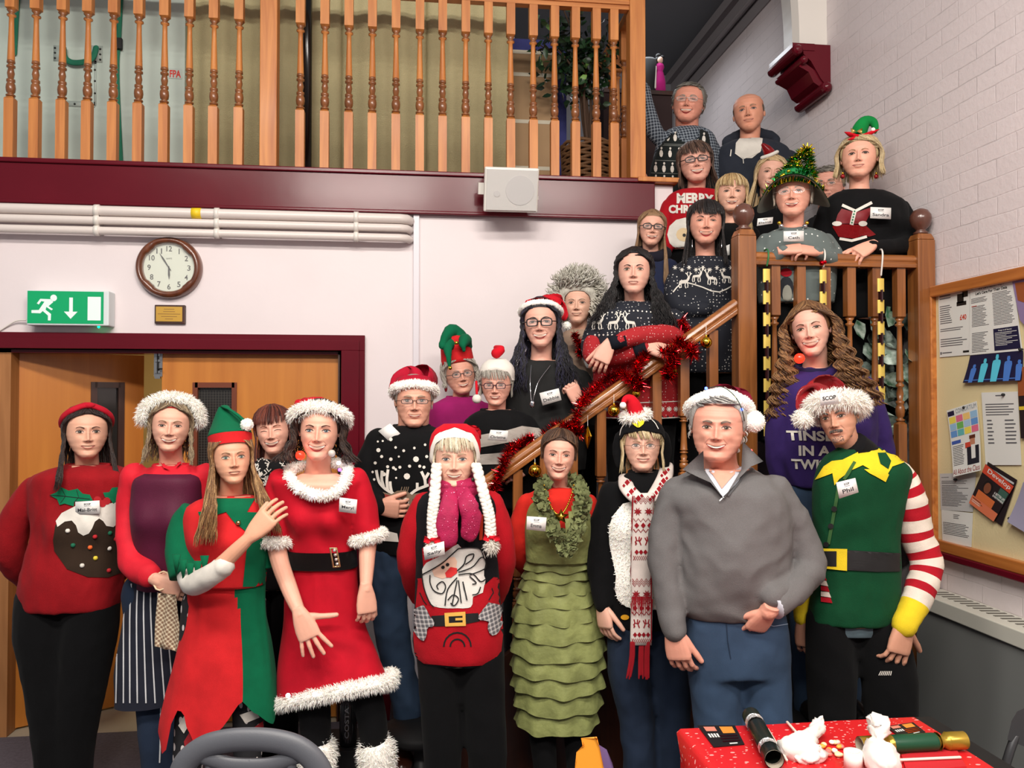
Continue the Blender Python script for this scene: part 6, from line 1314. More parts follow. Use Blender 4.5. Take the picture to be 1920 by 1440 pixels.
for L in ([(530, 1190), (600, 1150), (690, 1090), (790, 1000), (830, 990), (900, 985), (960, 1000), (985, 1060)], [(790, 1160), (840, 1110), (860, 1050), (910, 1030), (900, 1070), (850, 1110)], [(800, 1170), (900, 1130), (960, 1060), (990, 1070), (1000, 1130), (960, 1160), (880, 1190)], [(800, 1190), (900, 1180), (960, 1240), (1000, 1220)], [(590, 1190), (590, 1250), (620, 1310), (680, 1330), (705, 1280), (680, 1240), (640, 1270), (650, 1300)], [(700, 1420), (720, 1300), (790, 1210)], [(750, 1420), (790, 1230)], [(820, 1400), (800, 1230)], [(860, 1380), (830, 1240)], [(530, 1190), (550, 1300), (590, 1400), (620, 1430)], [(960, 1280), (940, 1330), (900, 1340)], [(720, 1380), (760, 1340), (800, 1370), (770, 1420), (740, 1400)], [(880, 1200), (930, 1250), (900, 1260)]): g.dl(black, z6(*L), 2.2, .0085, 3)
g.dp(black, z7((530, 265), (840, 245), (850, 300), (700, 330), (550, 335)), .0045); yb = mat('buckle_yellow', (226, 176, 80), .7)
for a in (((618, 245), (752, 236), (756, 262), (640, 268)), ((618, 245), (644, 246), (648, 330), (622, 332)), ((735, 240), (754, 238), (758, 328), (738, 328)), ((622, 312), (758, 306), (758, 330), (624, 334)), ((690, 278), (740, 276), (740, 292), (690, 294))): g.dp(yb, z7(*a), .0065)
for r in (90, 48): g.dl(black, [(660+703/3.5556+r/3.5556*math.cos(a), 1080+470/3.5556-r*1.05/3.5556*math.sin(a)) for a in (i*.314 for i in range(11))], 3, .004)
g.dt(cloth('knit_orange', (206, 60, 34)), 'H', ((884, 968), (906, 964), (904, 1012), (882, 1016)), .0045, .04); g.dt(cloth('knit_orange', (206, 60, 34)), 'O', ((906, 986), (922, 984), (922, 1008), (908, 1012)), .0045, .03)
for L in ([(455, 110), (480, 165), (500, 190)], [(930, 80), (940, 110), (910, 160)]): g.dl(black, z7(*L), 2, .0045)
s.part('santa_jumper', g)
mp = plaid('mitten_plaid', (150, 148, 150), (60, 60, 66), (226, 220, 214), 130, .2); m = MB()
for pts in (z7((400, 240), (480, 190), (520, 260), (552, 300), (545, 335), (510, 340), (500, 400), (480, 430), (440, 400), (410, 330)), z7((905, 175), (1000, 200), (1010, 260), (990, 330), (960, 385), (920, 390), (900, 340), (905, 300), (850, 290), (840, 260))):
 e = MB(); e.v = g.v[:]; e.f = g.f[:g.nf]; e.bvh = g.bvh; e.nf = g.nf; n0 = len(e.v); f0 = len(e.f); e.m = [0]*f0; e.ms = [sb_]; e.dp(mp, pts, .009, 2); e.v, e.f, e.m, e.ms = e.v[n0:], [tuple(i-n0 for i in f) for f in e.f[f0:]], [0]*(len(e.f)-f0), [mp]; s.part('mitten_applique', e)
for pts, hn in (([(795, 945, 0, 22), (777, 1000, .0, 26), (772, 1060, .04, 26), (788, 1115, .16, 20), (820, 1140, .22, 12)], 0), ([(922, 943, 0, 22), (936, 1000, 0, 26), (940, 1060, .04, 25), (928, 1115, .16, 20), (900, 1140, .22, 12)], 0)):
 g2 = s.arm(pts, sr_, extra=1.02); g2.folds(.006, (9, 9, 9), 2); s.part('red_sleeve', g2)
pk = mat('magenta_scarf_cloth', (172, 12, 74), .75, bump=.3, bs=200, var=.25, vs=30); g = MB()
for k, (dy, rr_) in enumerate(((0, .034), (12, .036), (22, .032))): g.tube([s.p(856+(36-2*k)*math.cos(a), 905+dy+7*math.sin(a), .03-(.088+.012*k)*math.sin(a)) for a in (i*.5236 for i in range(13))], rr_, pk, 14, res=44, cap=False, flat=.8)
g.tube([s.p(846, 925, -.13), s.p(842, 955, -.17), s.p(838, 985, -.18), s.p(840, 1008, -.18)], [.026, .034, .038, .036], pk, 16, res=22, flat=.4, up=(0, -1, 0)); g.tube([s.p(866, 925, -.13), s.p(878, 945, -.17), s.p(884, 975, -.17), s.p(880, 1000, -.165)], [.028, .034, .034, .03], pk, 16, res=22, flat=.4, up=(0, -1, 0)); g.folds(.007, (60, 20, 9), 5)
for _ in range(60): x, y = R.uniform(822, 892), R.uniform(900, 1008); g.dc(mat('scarf_glint', (236, 120, 160), .3), x, y, .9, off=.002, n=5)
s.part('pink_scarf', g); s.badge(MB().rings([[s.p(x, y, -.205) for x in (780, 850)] for y in (1000, 1060)], sb_, False, closed=False), 'Sally', zz(660, 780, 4, (535, 985), (690, 940), (696, 1038), (545, 1082)))
g = s.legs([[(822, 1225, 0, 42), (824, 1300, 0, 38), (828, 1380, 0, 36), (830, 1440, 0, 34), (832, 1600, 0, 28)], [(905, 1225, 0, 42), (908, 1300, 0, 40), (912, 1380, 0, 38), (914, 1440, 0, 36), (914, 1600, 0, 28)]], blackc); g.remesh(.012, 3).folds(.005, (7, 7, 4)); s.part('trousers', g); s.shoes(bshoe, [(832, 1600, 0), (914, 1600, 0)])
for x in (826, 889): m = MB(); m.ball(s.p(x-2, 899, -.06), .007, mat('dark_bead', (50, 70, 50), .2), 8, 6); s.part('earring', m)
s.finish()
# ---- green ruffled dress woman
s = Person('person in green ruffled dress over red top with gold star necklace', 3.2, 1050, 0, (228, 170, 148))
s.head(1048, 852, 46, smile=1, open_=.85, squint=.35, yaw=2, roll=4, wide=.92, face=dict(brow=(96, 66, 50), lip=(188, 96, 92)), neck=(1046, 925, .05))
s.part('hair', s.h.hair([(76, 52, 38), (58, 40, 30), (98, 70, 50)], end=.42, n=200, hl=.80, vol=.045, part=.4, side=.42))
rt = cloth('scarlet_top', (206, 40, 30)); g = garment(s, rt, [(914, 1018, 1076), (924, 996, 1096), (938, 982, 1108), (980, 984, 1108), (1045, 988, 1106)], [dict(pts=[(990, 944, 0, 20), (974, 990, .02, 22), (974, 1040, .06, 20), (1000, 1080, .18, 14)]), dict(pts=[(1102, 944, 0, 20), (1116, 990, .02, 21), (1114, 1040, .06, 20), (1090, 1080, .18, 14)])], fold=.004); s.part('red_top', g)
gd = cloth('sage_green_taffeta', (138, 144, 88), .6, bump=.4, bs=40, var=.25, vs=18); g = MB(); s.torso_into(g, gd, [(926, 998, 1096), (945, 988, 1104), (985, 984, 1110), (1030, 985, 1112), (1050, 986, 1108)], .70, -.008, bulge=((1015, 990, 27, .045), (1078, 990, 27, .045))); g.folds(.003, (20, 20, 3))
scoop(g, lambda x, y, c: y < 990 and abs(x-1050) < 40*(1-(y-915)/85)); s.part('dress_bodice', g)
tiers = [(1042, 1066, 980, 1112), (1062, 1084, 978, 1112), (1080, 1107, 972, 1114), (1100, 1131, 966, 1120), (1124, 1160, 960, 1126), (1150, 1193, 957, 1134), (1184, 1227, 955, 1138), (1218, 1259, 956, 1137), (1250, 1291, 958, 1135), (1282, 1326, 961, 1130), (1318, 1362, 964, 1124)]
for k, (y0, y1, xl, xr) in enumerate(tiers):
 ph = k*1.7; g = skirt(s, gd, [(y0, xl+10, xr-10), ((y0+y1)/2, xl+5, xr-5), (y1, xl, xr), (y1+6, xl-2, xr+2)], lambda u, c, y1=y1, ph=ph: y1+2.5*math.sin(u*6+ph)-(abs(u)**3)*(10 if k > 4 else 4), .62, res=9, n=90, wav=.028, wn=9+k % 3); g.folds(.004, (14, 14, 10), k); s.part('ruffle_tier', g)
g = MB(); gs = cloth('ruffle_scarf_green', (118, 124, 82), .8); 
for path in (crom([(1018, 905, .0), (1010, 930, -.10), (1022, 965, -.15), (1040, 1000, -.18), (1058, 1030, -.185)], 44), crom([(1082, 905, .0), (1092, 930, -.10), (1090, 965, -.15), (1078, 1000, -.18), (1062, 1032, -.185)], 44), crom([(1018, 905, 0), (1050, 895, .09), (1082, 905, 0)], 16)):
 for (x, y, q) in path:
  for _ in range(8):
   c = s.p(x+R.uniform(-8, 8)+(3 if x < 1050 else 0), y+R.uniform(-8, 8), q-R.uniform(0, .03)); a = R.uniform(0, 6.28); u_ = Vector((math.cos(a), R.uniform(-.7, .2), math.sin(a))).normalized(); v_ = u_.cross(Vector((R.uniform(-1, 1), 1, R.uniform(-1, 1)))).normalized(); w_ = R.uniform(.008, .014); l_ = R.uniform(.014, .024)
   rs = [[c-v_*w_+u_*(l_*t)+v_.cross(u_)*.006*math.sin(t*3+a), c+u_*(l_*t)+v_.cross(u_)*.009*math.cos(t*4+a), c+v_*w_+u_*(l_*t)+v_.cross(u_)*.006*math.sin(t*5)] for t in (0, .5, 1)]
   g.rings(rs, gs, False, closed=False)
s.part('ruffled_scarf', g)
m = MB(); gold = mat('gold', (230, 190, 70), .22, metal=1)
for i in range(37):
 t = i/36; x = 1020+56*t; y = 910+55*math.sin(math.pi*t)**.8; m.ball(s.p(x, y, -.09-.075*math.sin(math.pi*t)), .0042, gold, 6, 5)
s.part('bead_necklace', m); m = MB(); c = s.p(1052, 969, -.185)
pts = [(.030*(1 if i % 2 == 0 else .45)*math.sin(i*math.pi/5), .030*(1 if i % 2 == 0 else .45)*math.cos(i*math.pi/5)) for i in range(10)]
m.add([c+CR*x+UP*z for x, z in pts]+[c-FH*.012, c+FH*.004], [(i, (i+1) % 10, 10) for i in range(10)]+[((i+1) % 10, i, 11) for i in range(10)], gold); s.part('star_pendant', m)
s.badge(MB().rings([[s.p(x, y, -.20) for x in (980, 1030)] for y in (960, 1000)], gd, False, closed=False), 'Emma', zz(660, 780, 4, (1312, 752), (1460, 762), (1450, 865), (1308, 852)))
g = s.legs([[(1010, 1150, 0, 36), (1016, 1350, 0, 27), (1022, 1440, 0, 22), (1024, 1545, 0, 18)], [(1080, 1150, 0, 36), (1082, 1350, 0, 27), (1084, 1440, 0, 22), (1084, 1545, 0, 18)]], blackc); s.part('black_tights', g); s.shoes(bshoe, [(1024, 1540, 0), (1084, 1540, 0)]); s.finish()
# ---- penguin costume woman
s = Person('person in a penguin costume with a fair isle scarf and beaked hat', 3.15, 1205, 0, (230, 178, 156))
s.head(1204, 834, 47, smile=.4, yaw=3, wide=1.0, fat=.4, face=dict(brow=(170, 140, 110), lip=(196, 100, 96)), neck=(1204, 905, .05))
s.part('hair', s.h.hair([(206, 184, 140), (170, 148, 106), (226, 206, 166)], end=.0, n=220, hl=.82, vol=.07, fringe=1, part=1.2, flare=.2, front_drop=.2))
a, b = s.h.glasses((96, 76, 66), 'oval', r=(.088, .05), th=.004); s.part('spectacles', a); s.part('spectacle_lenses', b)
bf = cloth('black_fleece', (10, 10, 12), .95); g = MB(); rg = []
for k in range(12):
 t = k/11; z = .60+.36*t
 rg.append([s.h.W(s.h.S(-math.pi+2*math.pi*j/40, min(.985, max(z, interp([(0, .80), (.9, .74), (1.3, .60), (1.6, .35), (3.2, .3)], abs(-math.pi+2*math.pi*j/40))+t*.15)), .09)+Vector((0, 0, .05*t*t))) for j in range(40)])
g.rings(rg, bf)
for e in (-1, 1): g.tube([s.h.W((e*.40, .08, .62)), s.h.W((e*.43, .08, .38)), s.h.W((e*.44, .05, .12))], [.03, .032, .02], bf, 14, res=14, flat=.5, up=(0, -1, 0))
g.folds(.002, (20, 20, 20)); ye = mat('felt_yellow', (236, 214, 30), .8)
g.dp(ye, zz(1080, 720, 4, (412, 285), (440, 268), (470, 262), (500, 262), (515, 278), (505, 305), (480, 325), (465, 330), (440, 315)), .005); g.dl(black, zz(1080, 720, 4, (462, 262), (466, 330)), 1.2, .007)
for L in ([(392, 272), (375, 268), (362, 290), (380, 305), (393, 285)], [(370, 300), (345, 335), (333, 385)], [(528, 246), (545, 240), (560, 262), (550, 270)], [(550, 255), (590, 295), (615, 340)]): g.dl(wht, zz(1080, 720, 4, *L), 1.4, .005, 2)
s.part('penguin_hat', g); m = MB(); m.tube([s.p(1193, 782, 0), s.p(1190, 765, -.01), s.p(1182, 750, -.02), s.p(1173, 748, -.03), s.p(1168, 756, -.04)], [.036, .030, .022, .013, .008], redf, 16, res=16); s.part('small_santa_hat', m)
s.fur_band([s.p(1192+20*math.cos(a), 779+5*math.sin(a)-3*math.cos(a), .0-.04*math.sin(a)) for a in (i*math.pi/8 for i in range(16))], .011, 'small_hat_fur', 1800, .022); m = MB(); m.ball(s.p(1168, 760, -.05), .013, white_fur, 12, 8); s.part('pompom', m)
g = garment(s, bf, [(884, 1180, 1236), (894, 1168, 1256), (912, 1146, 1276), (940, 1132, 1288), (1000, 1128, 1292), (1080, 1128, 1290), (1150, 1140, 1284), (1172, 1146, 1280)], [dict(pts=[(1148, 928, 0, 26), (1130, 1000, 0, 27), (1124, 1070, -.02, 23), (1130, 1135, -.06, 16)], hand=dict(dir=(.12, 1, -.1), back=(-.8, 0, -.6), side=-1, s=.92, curl=(18, 22, 14), fine=False)), dict(pts=[(1278, 928, 0, 26), (1294, 1000, .04, 26), (1296, 1070, .04, 22), (1290, 1130, .02, 16)])], bulge=((1165, 985, 30, .04), (1240, 985, 30, .04), (1200, 1090, 60, .03)), fold=.004)
g.dp(white_fur, [(1194, 938), (1168, 945), (1150, 968), (1143, 990), (1144, 1020), (1150, 1050), (1156, 1080), (1154, 1105), (1160, 1125), (1175, 1137), (1200, 1142), (1230, 1142), (1250, 1130), (1262, 1080), (1270, 1000), (1262, 955), (1240, 938)], .007); f0 = g.nf
g.blades([(p, q if q.dot(CF) < 0 else -q) for p, q in g.surf_samples(2600, lo=f0)], white_fur, .010, .0013, jit=.9); g.dc(mat('felt_orange', (232, 170, 30), .8), 1172, 1157, 8, 5); s.part('penguin_tunic', g)
cr = cloth('scarf_cream', (226, 214, 206)); rd = cloth('scarf_red', (150, 20, 32)); g = MB(); q = -.20
g.tube([s.p(1172, 895, .02), s.p(1176, 915, -.10), s.p(1195, 935, -.16), s.p(1212, 940, -.18)], [.026, .03, .03, .02], cr, 14, res=16, flat=.5); g.tube([s.p(1250, 873, .04), s.p(1246, 895, -.06), s.p(1230, 925, -.15), s.p(1212, 940, -.18)], [.026, .030, .03, .02], cr, 14, res=16, flat=.5)
x0, x1 = 1186, 1226; rs = []
for i in range(25):
 t = i/24; y = 925+t*285; dx = -6*t*1.0+(2 if t > .6 else 0); rr_ = [s.p(x0+dx+(x1-x0)*j/8, y, -.205-.012*math.sin(j/8*math.pi)+.02*t) for j in range(9)]; rs.append(rr_+[p+FH*.012 for p in rr_[::-1]])
g.rings(rs, cr); D = lambda x, y, r: g.dp(rd, [(x, y-r*1.2), (x+r, y), (x, y+r*1.2), (x-r, y)], .002)
for x, y in ((1176, 905), (1184, 922), (1197, 934), (1247, 886), (1244, 902), (1236, 917), (1225, 930)): D(x, y, 5); D(x-6, y+6, 3); D(x+6, y-5, 3)
for side in (0, 1):
 L = [(1187+39*side, 930), (1182+39*side, 1070), (1180+41*side, 1208)]; g.dl(rd, L, 2.2, .0025, 4)
def star(x, y, r):
 for k in range(8): a = k*math.pi/4+.39; g.dp(rd, [(x, y), (x+r*.45*math.cos(a-.35), y+r*.45*math.sin(a-.35)), (x+r*math.cos(a), y+r*math.sin(a)), (x+r*.45*math.cos(a+.35), y+r*.45*math.sin(a+.35))], .002)
for y0 in (930, 1085):
 y = y0; c = 1206-(y-925)*.02
 for k in range(3): g.dl(rd, [(c-17+34*i/8, y+3+9*k/2.2+(3.2 if i % 2 else -3.2)) for i in range(9)], 1.3, .002)
 for dx in (-10, 10): star(c+dx, y+29, 8.5)
 g.dl(rd, [(c-18+36*i/8, y+45+(3 if i % 2 else -3)) for i in range(9)], 1.3, .002)
 for dx in (-12, 0, 12): D(c+dx, y+55, 4.5)
 g.dl(rd, [(c-18+36*i/8, y+65+(3 if i % 2 else -3)) for i in range(9)], 1.8, .002)
 for e in (-1, 1):
  for L in ([(4, 92), (7, 84), (13, 83), (14, 92)], [(6, 84), (3, 78)], [(8, 83), (7, 76)], [(12, 83), (14, 76)], [(12, 90), (15, 85)]): g.dl(rd, [(c+e*px_, y+py_) for px_, py_ in L], 2, .002)
 for dx in (-12, -4, 4, 12): D(c+dx, y+105, 4)
 g.dl(rd, [(c-18+36*i/10, y+116+(4 if i % 2 else -4)) for i in range(11)], 1.3, .002); g.dl(rd, [(c-18+36*i/10, y+116+(-4 if i % 2 else 4)) for i in range(11)], 1.3, .002)
for x in range(1170, 1232, 3): g.dp(rd, [(x+12, 1118), (x+15, 1118), (x+14+R.uniform(-2, 2), 1158)], .004)
pts = [(s.p(R.uniform(1180, 1220), 1207, -.19), (-UP+CR*R.uniform(-.2, .2)).normalized()) for _ in range(260)]
for c in (1186, 1203, 1214):
 for k in range(4): g.tube([s.p(c+k*2-3, 1205, -.19), s.p(c+k*2-4, 1235, -.19), s.p(c+k*2.5-6-(5 if c == 1186 else -1), 1268+R.uniform(-4, 6), -.19)], [.004, .005, .003], rd, 6, res=6)
s.part('fair_isle_scarf', g, 'white and red knitted scarf')
g = s.legs([[(1180, 1160, .01, 40), (1178, 1260, 0, 38), (1192, 1340, 0, 33), (1198, 1440, 0, 30), (1200, 1560, 0, 26)], [(1256, 1160, .01, 38), (1258, 1260, .02, 36), (1262, 1340, .02, 32), (1262, 1440, .02, 29), (1262, 1560, 0, 26)]], jeansd); g.remesh(.012, 2).folds(.006, (8, 8, 6)); s.part('jeans', g); s.shoes(bshoe, [(1200, 1550, 0), (1262, 1550, 0)]); s.finish()
# ---- grey jumper man
s = Person('smiling man-sized person in a grey zip-neck jumper and blue jeans, hand in pocket'.replace('man-sized ', 'grey-haired '), 2.85, 1360, 0, (226, 160, 138))
s.head(1346, 801, 63, male=1, old=.35, smile=.8, open_=.4, squint=.2, yaw=-3, roll=2, wide=1.06, jaw=1.12, fat=.5, face=dict(brow=(110, 96, 84), iris=(92, 76, 60), lip=(186, 98, 92)), neck=(1350, 893, .05), nr=.28)
s.part('hair', s.h.hair([(176, 172, 166), (140, 136, 132), (204, 200, 194)], 'crop', n=260, hl=.86, vol=.07, part=1.2, thick=.02, side=.46, back=.2))
s.santa_hat([(1350, 765, 44, .06), (1358, 752, 34, .08), (1376, 742, 20, .1), (1396, 745, 13, .06), (1408, 770, 8, .0)], (1413, 790, 20, -.04), (120, 14, 40), bandc=s.band_ring(.99, .60, .05, .05, 22, 1.0), zf=.90, br=.10, n=3600, fluffy=False, furL=.008, dd=.02)
gj = mat('grey_marl_jumper', (104, 102, 102), .9, bump=.2, bs=350, var=.12, vs=300)
g = garment(s, gj, [(880, 1296, 1412), (890, 1282, 1432), (905, 1262, 1456), (935, 1246, 1476), (985, 1262, 1482), (1050, 1266, 1478), (1100, 1264, 1478), (1132, 1270, 1472), (1152, 1284, 1462)], [dict(pts=[(1272, 930, 0, 36), (1252, 1000, .0, 35), (1248, 1070, -.02, 32), (1256, 1130, -.05, 27), (1264, 1182, -.08, 23)], hand=dict(dir=(.18, 1, -.05), back=(-.55, 0, -.85), side=-1, s=1.08, curl=(22, 26, 18), thumb=(24, 6), spread=2)), dict(pts=[(1452, 925, 0, 36), (1490, 990, .02, 35), (1516, 1060, .0, 33), (1490, 1098, -.07, 29), (1446, 1118, -.15, 22)])], ratio=.66, bulge=((1360, 1040, 80, .05),), fold=.008, fr=(7, 7, 7), voxel=.009)
z8 = lambda *p: zz(1080, 720, 4, *p)
s.body.dp if 0 else None
vs_ = skinm(s.rgb); shirt = cloth('pale_shirt', (206, 210, 220), .7)
g.dp(shirt, z8((945, 505), (975, 680), (1100, 850), (1215, 740), (1262, 610), (1232, 480), (1150, 470), (1000, 470)), .004); g.dp(vs_, z8((975, 540), (1000, 650), (1092, 790), (1190, 680), (1205, 520), (1100, 500)), .007)
gl2 = mat('grey_collar_dark', (78, 78, 80), .9)
g.dl(black, z8((1110, 860), (1000, 740), (900, 690), (810, 650)), 1.5, .006); g.dl(gl2, z8((1385, 590), (1260, 690), (1140, 840)), 3.5, .006); g.dl(mat('zip_pull', (190, 190, 190), .3, metal=1), z8((1105, 850), (1075, 878)), 2.2, .008); s.part('grey_jumper', g)
g = MB(); 
for e, pts in ((-1, z8((955, 500), (800, 640), (900, 690), (1010, 740), (1105, 855), (960, 640))), (1, z8((1250, 430), (1405, 580), (1310, 620), (1200, 730), (1110, 860), (1240, 640)))):
 g.prism(pts, lambda x, y: s.p(x, y, -.165+.0009*abs(x-1350)), lambda x, y: s.p(x, y, -.135+.0012*abs(x-1350)), gj)
s.part('open_collar', g)
g = MB(); g.tube([s.p(1250, 1170, -.075), s.p(1281, 1166, -.085)], .004, whitep, 6); s.part('shirt_cuff', g); 
g = MB(); g.tube([s.p(1508, 1070, .0), s.p(1490, 1100, -.08), s.p(1468, 1122, -.13), s.p(1450, 1136, -.15)], [pxr(r, 2.85) for r in (31, 29, 26, 24)], gj, 22, res=20, round_=False); g.folds(.006, (12, 12, 12), 2); s.part('pushed_sleeve', g)
g = MB(); g.tube([s.p(1451, 1135, -.149), s.p(1447.5, 1138, -.154)], pxr(24.3, 2.85), shirt, 22, round_=False); s.part('shirt_cuff', g)
s.arm([(1468, 1124, -.12, 15), (1440, 1146, -.155, 22)], hand=dict(dir=(-.42, 1, .62), back=(.1, .6, -1), side=1, s=1.0, curl=(20, 20, 20), fine=True))
g = s.legs([[(1330, 1160, 0, 46), (1334, 1220, 0, 50), (1344, 1320, 0, 46), (1350, 1440, 0, 42), (1352, 1640, 0, 32)], [(1428, 1160, 0, 48), (1430, 1220, 0, 52), (1436, 1320, 0, 47), (1440, 1440, 0, 43), (1442, 1640, 0, 32)]], jeans); s.torso_into(g, jeans, [(1128, 1288, 1464), (1150, 1284, 1472), (1190, 1284, 1480), (1230, 1286, 1482), (1260, 1292, 1480)], .62, .0); g.remesh(.010, 3).folds(.006, (7, 7, 5), 3)
for L in ([(1362, 1168), (1364, 1200), (1370, 1235)], [(1284, 1170), (1290, 1200), (1275, 1230)]): g.dl(jeansd, L, 1.5, .003)
g.dl(mat('jean_stitch', (150, 170, 196), .8), [(1425, 1168), (1450, 1174), (1476, 1170)], 1.3, .004); s.part('jeans', g)
s.shoes(bshoe, [(1352, 1620, 0), (1442, 1620, 0)])
for x, y, q, c in ((1381, 736, -.12, 'w'), (1391, 768, -.13, 'b'), (1378, 745, -.1, 'w'), (1408, 845, -.06, 'r'), (1324, 728, -.1, 'b')):
 m = MB(); m.ball(s.p(x, y, q), .0055, {'w': mat('warm_led', (255, 240, 190), .3, emit=4), 'b': mat('blue_led', (60, 80, 255), .3, emit=10), 'r': mat('red_led', (255, 60, 60), .3, emit=10)}[c], 8, 6); s.part('fairy_light', m)
m = MB(); m.tube([s.p(*q) for q in ((1330, 727, -.1), (1352, 725, -.12), (1370, 735, -.13), (1384, 752, -.14), (1392, 772, -.13), (1397, 800, -.02), (1396, 850, .02))], .0018, mat('green_wire', (20, 50, 30), .5), 6, res=24); s.part('light_string', m); s.finish()
# ---- elf jumper man
s = Person('person in a green elf jumper with red striped sleeves and glittery hat', 2.95, 1610, 0, (206, 150, 124))
s.head(1571, 780, 51, male=1, old=.8, smile=.1, yaw=-14, roll=-11, pitch=4, wide=.9, jaw=1.0, face=dict(brow=(90, 78, 70), lip=(150, 86, 80), moustache=(104, 94, 88)), neck=(1600, 850, .05), nr=.24)
s.part('hair', s.h.hair([(120, 112, 106), (92, 86, 80)], 'crop', n=120, hl=.80, vol=.03, fringe=1))
s.santa_hat([(1558, 748, 44, .05), (1550, 738, 38, .06), (1530, 730, 22, .05), (1508, 740, 16, .02), (1500, 765, 9, -.02)], (1506, 785, 15, -.06), (182, 14, 30), zf=.84, br=.13, n=6500, furL=.026, off=.075, glit=True, zb=.5)
q = zz(1420, 540, 4, (470, 790), (600, 768), (612, 868), (474, 882)); m = MB(); w_ = [s.p(x, y, -.20) for x, y in q]; m.add(w_+[p+CF*.003 for p in w_], [(3, 2, 1, 0), (4, 5, 6, 7), (0, 1, 5, 4), (1, 2, 6, 5), (2, 3, 7, 6), (3, 0, 4, 7)], mat('badge_card', (232, 230, 226), .35)); ik = mat('badge_ink', (40, 38, 42), .6)
f = lambda u, v: (w_[0]*(1-u)+w_[1]*u)*v+(w_[3]*(1-u)+w_[2]*u)*(1-v)-CF*.001; lay3(m, ik, 'SCOP', lambda u, v: f(.12+.76*u, .38+.32*v), .03); quad3(m, mat('badge_grey_line', (150, 146, 150), .6), f, .2, .18, .8, .22); s.part('hat_badge', m, 'folded white sticker on hat')
eg = cloth('elf_jumper_green', (8, 66, 38), bump=.2, bs=320); wk_ = cloth('jumper_cream', (226, 214, 200), bump=.2, bs=320); rk_ = cloth('jumper_red', (172, 20, 36), bump=.2, bs=320); yk = cloth('jumper_yellow', (226, 198, 40), bump=.2, bs=320)
g = garment(s, eg, [(842, 1572, 1650), (850, 1556, 1668), (862, 1545, 1688), (885, 1532, 1704), (930, 1526, 1696), (1000, 1528, 1684), (1080, 1530, 1686), (1140, 1520, 1680), (1166, 1516, 1672)], [], voxel=.008, fold=.004, ratio=.66)
z9 = lambda *p: zz(1420, 540, 4, *p); z10 = lambda *p: zz(1440, 880, 4, *p)
g.dp(yk, z9((435, 1440), (500, 1340), (560, 1300), (640, 1290), (760, 1230), (880, 1180), (1000, 1170), (1100, 1210), (1170, 1290), (1100, 1310), (1010, 1340), (960, 1420), (860, 1370), (790, 1330), (700, 1370), (620, 1430), (590, 1380)), .004)
g.dp(yk, z10((355, 80), (420, 0), (480, 0), (520, 0), (570, 0), (545, 60), (500, 120), (485, 30), (430, 40)), .0042); g.dp(yk, z10((720, 0), (860, 0), (905, 40), (880, 95), (800, 50), (760, 30)), .0042)
g.dp(eg, z9((900, 1240), (960, 1240), (1000, 1300), (980, 1360), (920, 1320)), .006); 
g.dp(cloth('collar_olive', (60, 100, 50)), z9((640, 1430), (720, 1300), (740, 1310), (690, 1400), (660, 1440)), .006)
g.dl(cloth('placket_olive', (58, 96, 54)), z10((530, 120), (510, 250), (480, 420), (455, 560)), 6, .0045)
for x, y in ((498, 296), (474, 425), (440, 562)): g.dc(black, 1440+x/4, 880+y/4, 5.2, off=.008)
g.dp(black, z10((380, 605), (590, 605), (820, 618), (1010, 630), (1010, 765), (820, 768), (590, 755), (380, 735)), .0045); g.dp(yk, z10((400, 592), (592, 596), (592, 760), (400, 740)), .006); g.dp(black, z10((400, 612), (516, 612), (516, 728), (400, 722)), .0075)
for k, c in enumerate((rk_, wk_, rk_, wk_, rk_)): a, b = 400+k*0, 462+12*k; g.dp(c, z10((a, 790+k*42), (430+10*k, 795+k*42), (445+10*k, 835+k*42), (a, 825+k*42)), .0045)
s.part('elf_jumper', g); g = MB(); s.torso_into(g, cloth('blue_grey_vest', (84, 100, 108)), [(1160, 1520, 1668), (1175, 1518, 1668), (1184, 1522, 1664)], .62, .01, res=8); s.part('vest_hem', g)
g = MB(); tn = cloth('black_polo_neck', (12, 12, 16)); g.tube([s.p(1594, 836, -.015), s.p(1606, 850, 0), s.p(1612, 866, .02)], [.060, .070, .095], tn, 24, res=12, round_=False); g.folds(.003, (20, 20, 30)); s.part('polo_neck', g)
arm = [(1686, 890, 0, 27), (1702, 930, 0, 31), (1718, 1000, -.0, 30), (1737, 1060, -.02, 29), (1722, 1115, -.06, 27), (1696, 1172, -.10, 22)]
g = MB(); W3 = [s.p(*a[:3]) for a in arm]; cols = []
def mfs(i, j):
 t = i/69; k = int(t*18+.2)
 return rk_ if (k % 2 == 1 and k < 14) else wk_ if k < 15 else yk
g.tube(W3, [pxr(a[3], s.d) for a in arm], wk_, 24, res=64, mf=mfs); g.folds(.005, (9, 9, 16), 4); s.part('striped_sleeve', g)
s.arm([(a, b, c, r*.55) for a, b, c, r in arm], hand=dict(dir=(-.28, 1, -.08), back=(.25, -.1, -1), side=-1, s=1.1, curls=[(14, 24, 16), (18, 30, 20), (20, 32, 22), (22, 34, 24)], thumb=(60, 5), spread=7))
g = MB(); g.tube([s.p(*q) for q in ((1512, 1080, .08), (1508, 1120, .08), (1506, 1158, .06))], [.045, .042, .034], yk, 18, res=20); s.part('yellow_cuff', g)
s.arm([(1510, 1100, .08, 12), (1508, 1165, .05, 12)], hand=dict(dir=(.1, 1, 0), back=(-.6, 0, -.8), side=-1, s=1, curl=(24, 26, 20)))
g = s.legs([[(1556, 1165, 0, 44), (1558, 1240, 0, 46), (1560, 1340, 0, 42), (1562, 1440, 0, 38), (1562, 1600, 0, 30)], [(1636, 1165, 0, 46), (1664, 1250, 0, 52), (1670, 1340, 0, 48), (1668, 1440, 0, 42), (1664, 1600, 0, 32)]], blackc); g.remesh(.012, 3).folds(.006, (6, 6, 4)); 
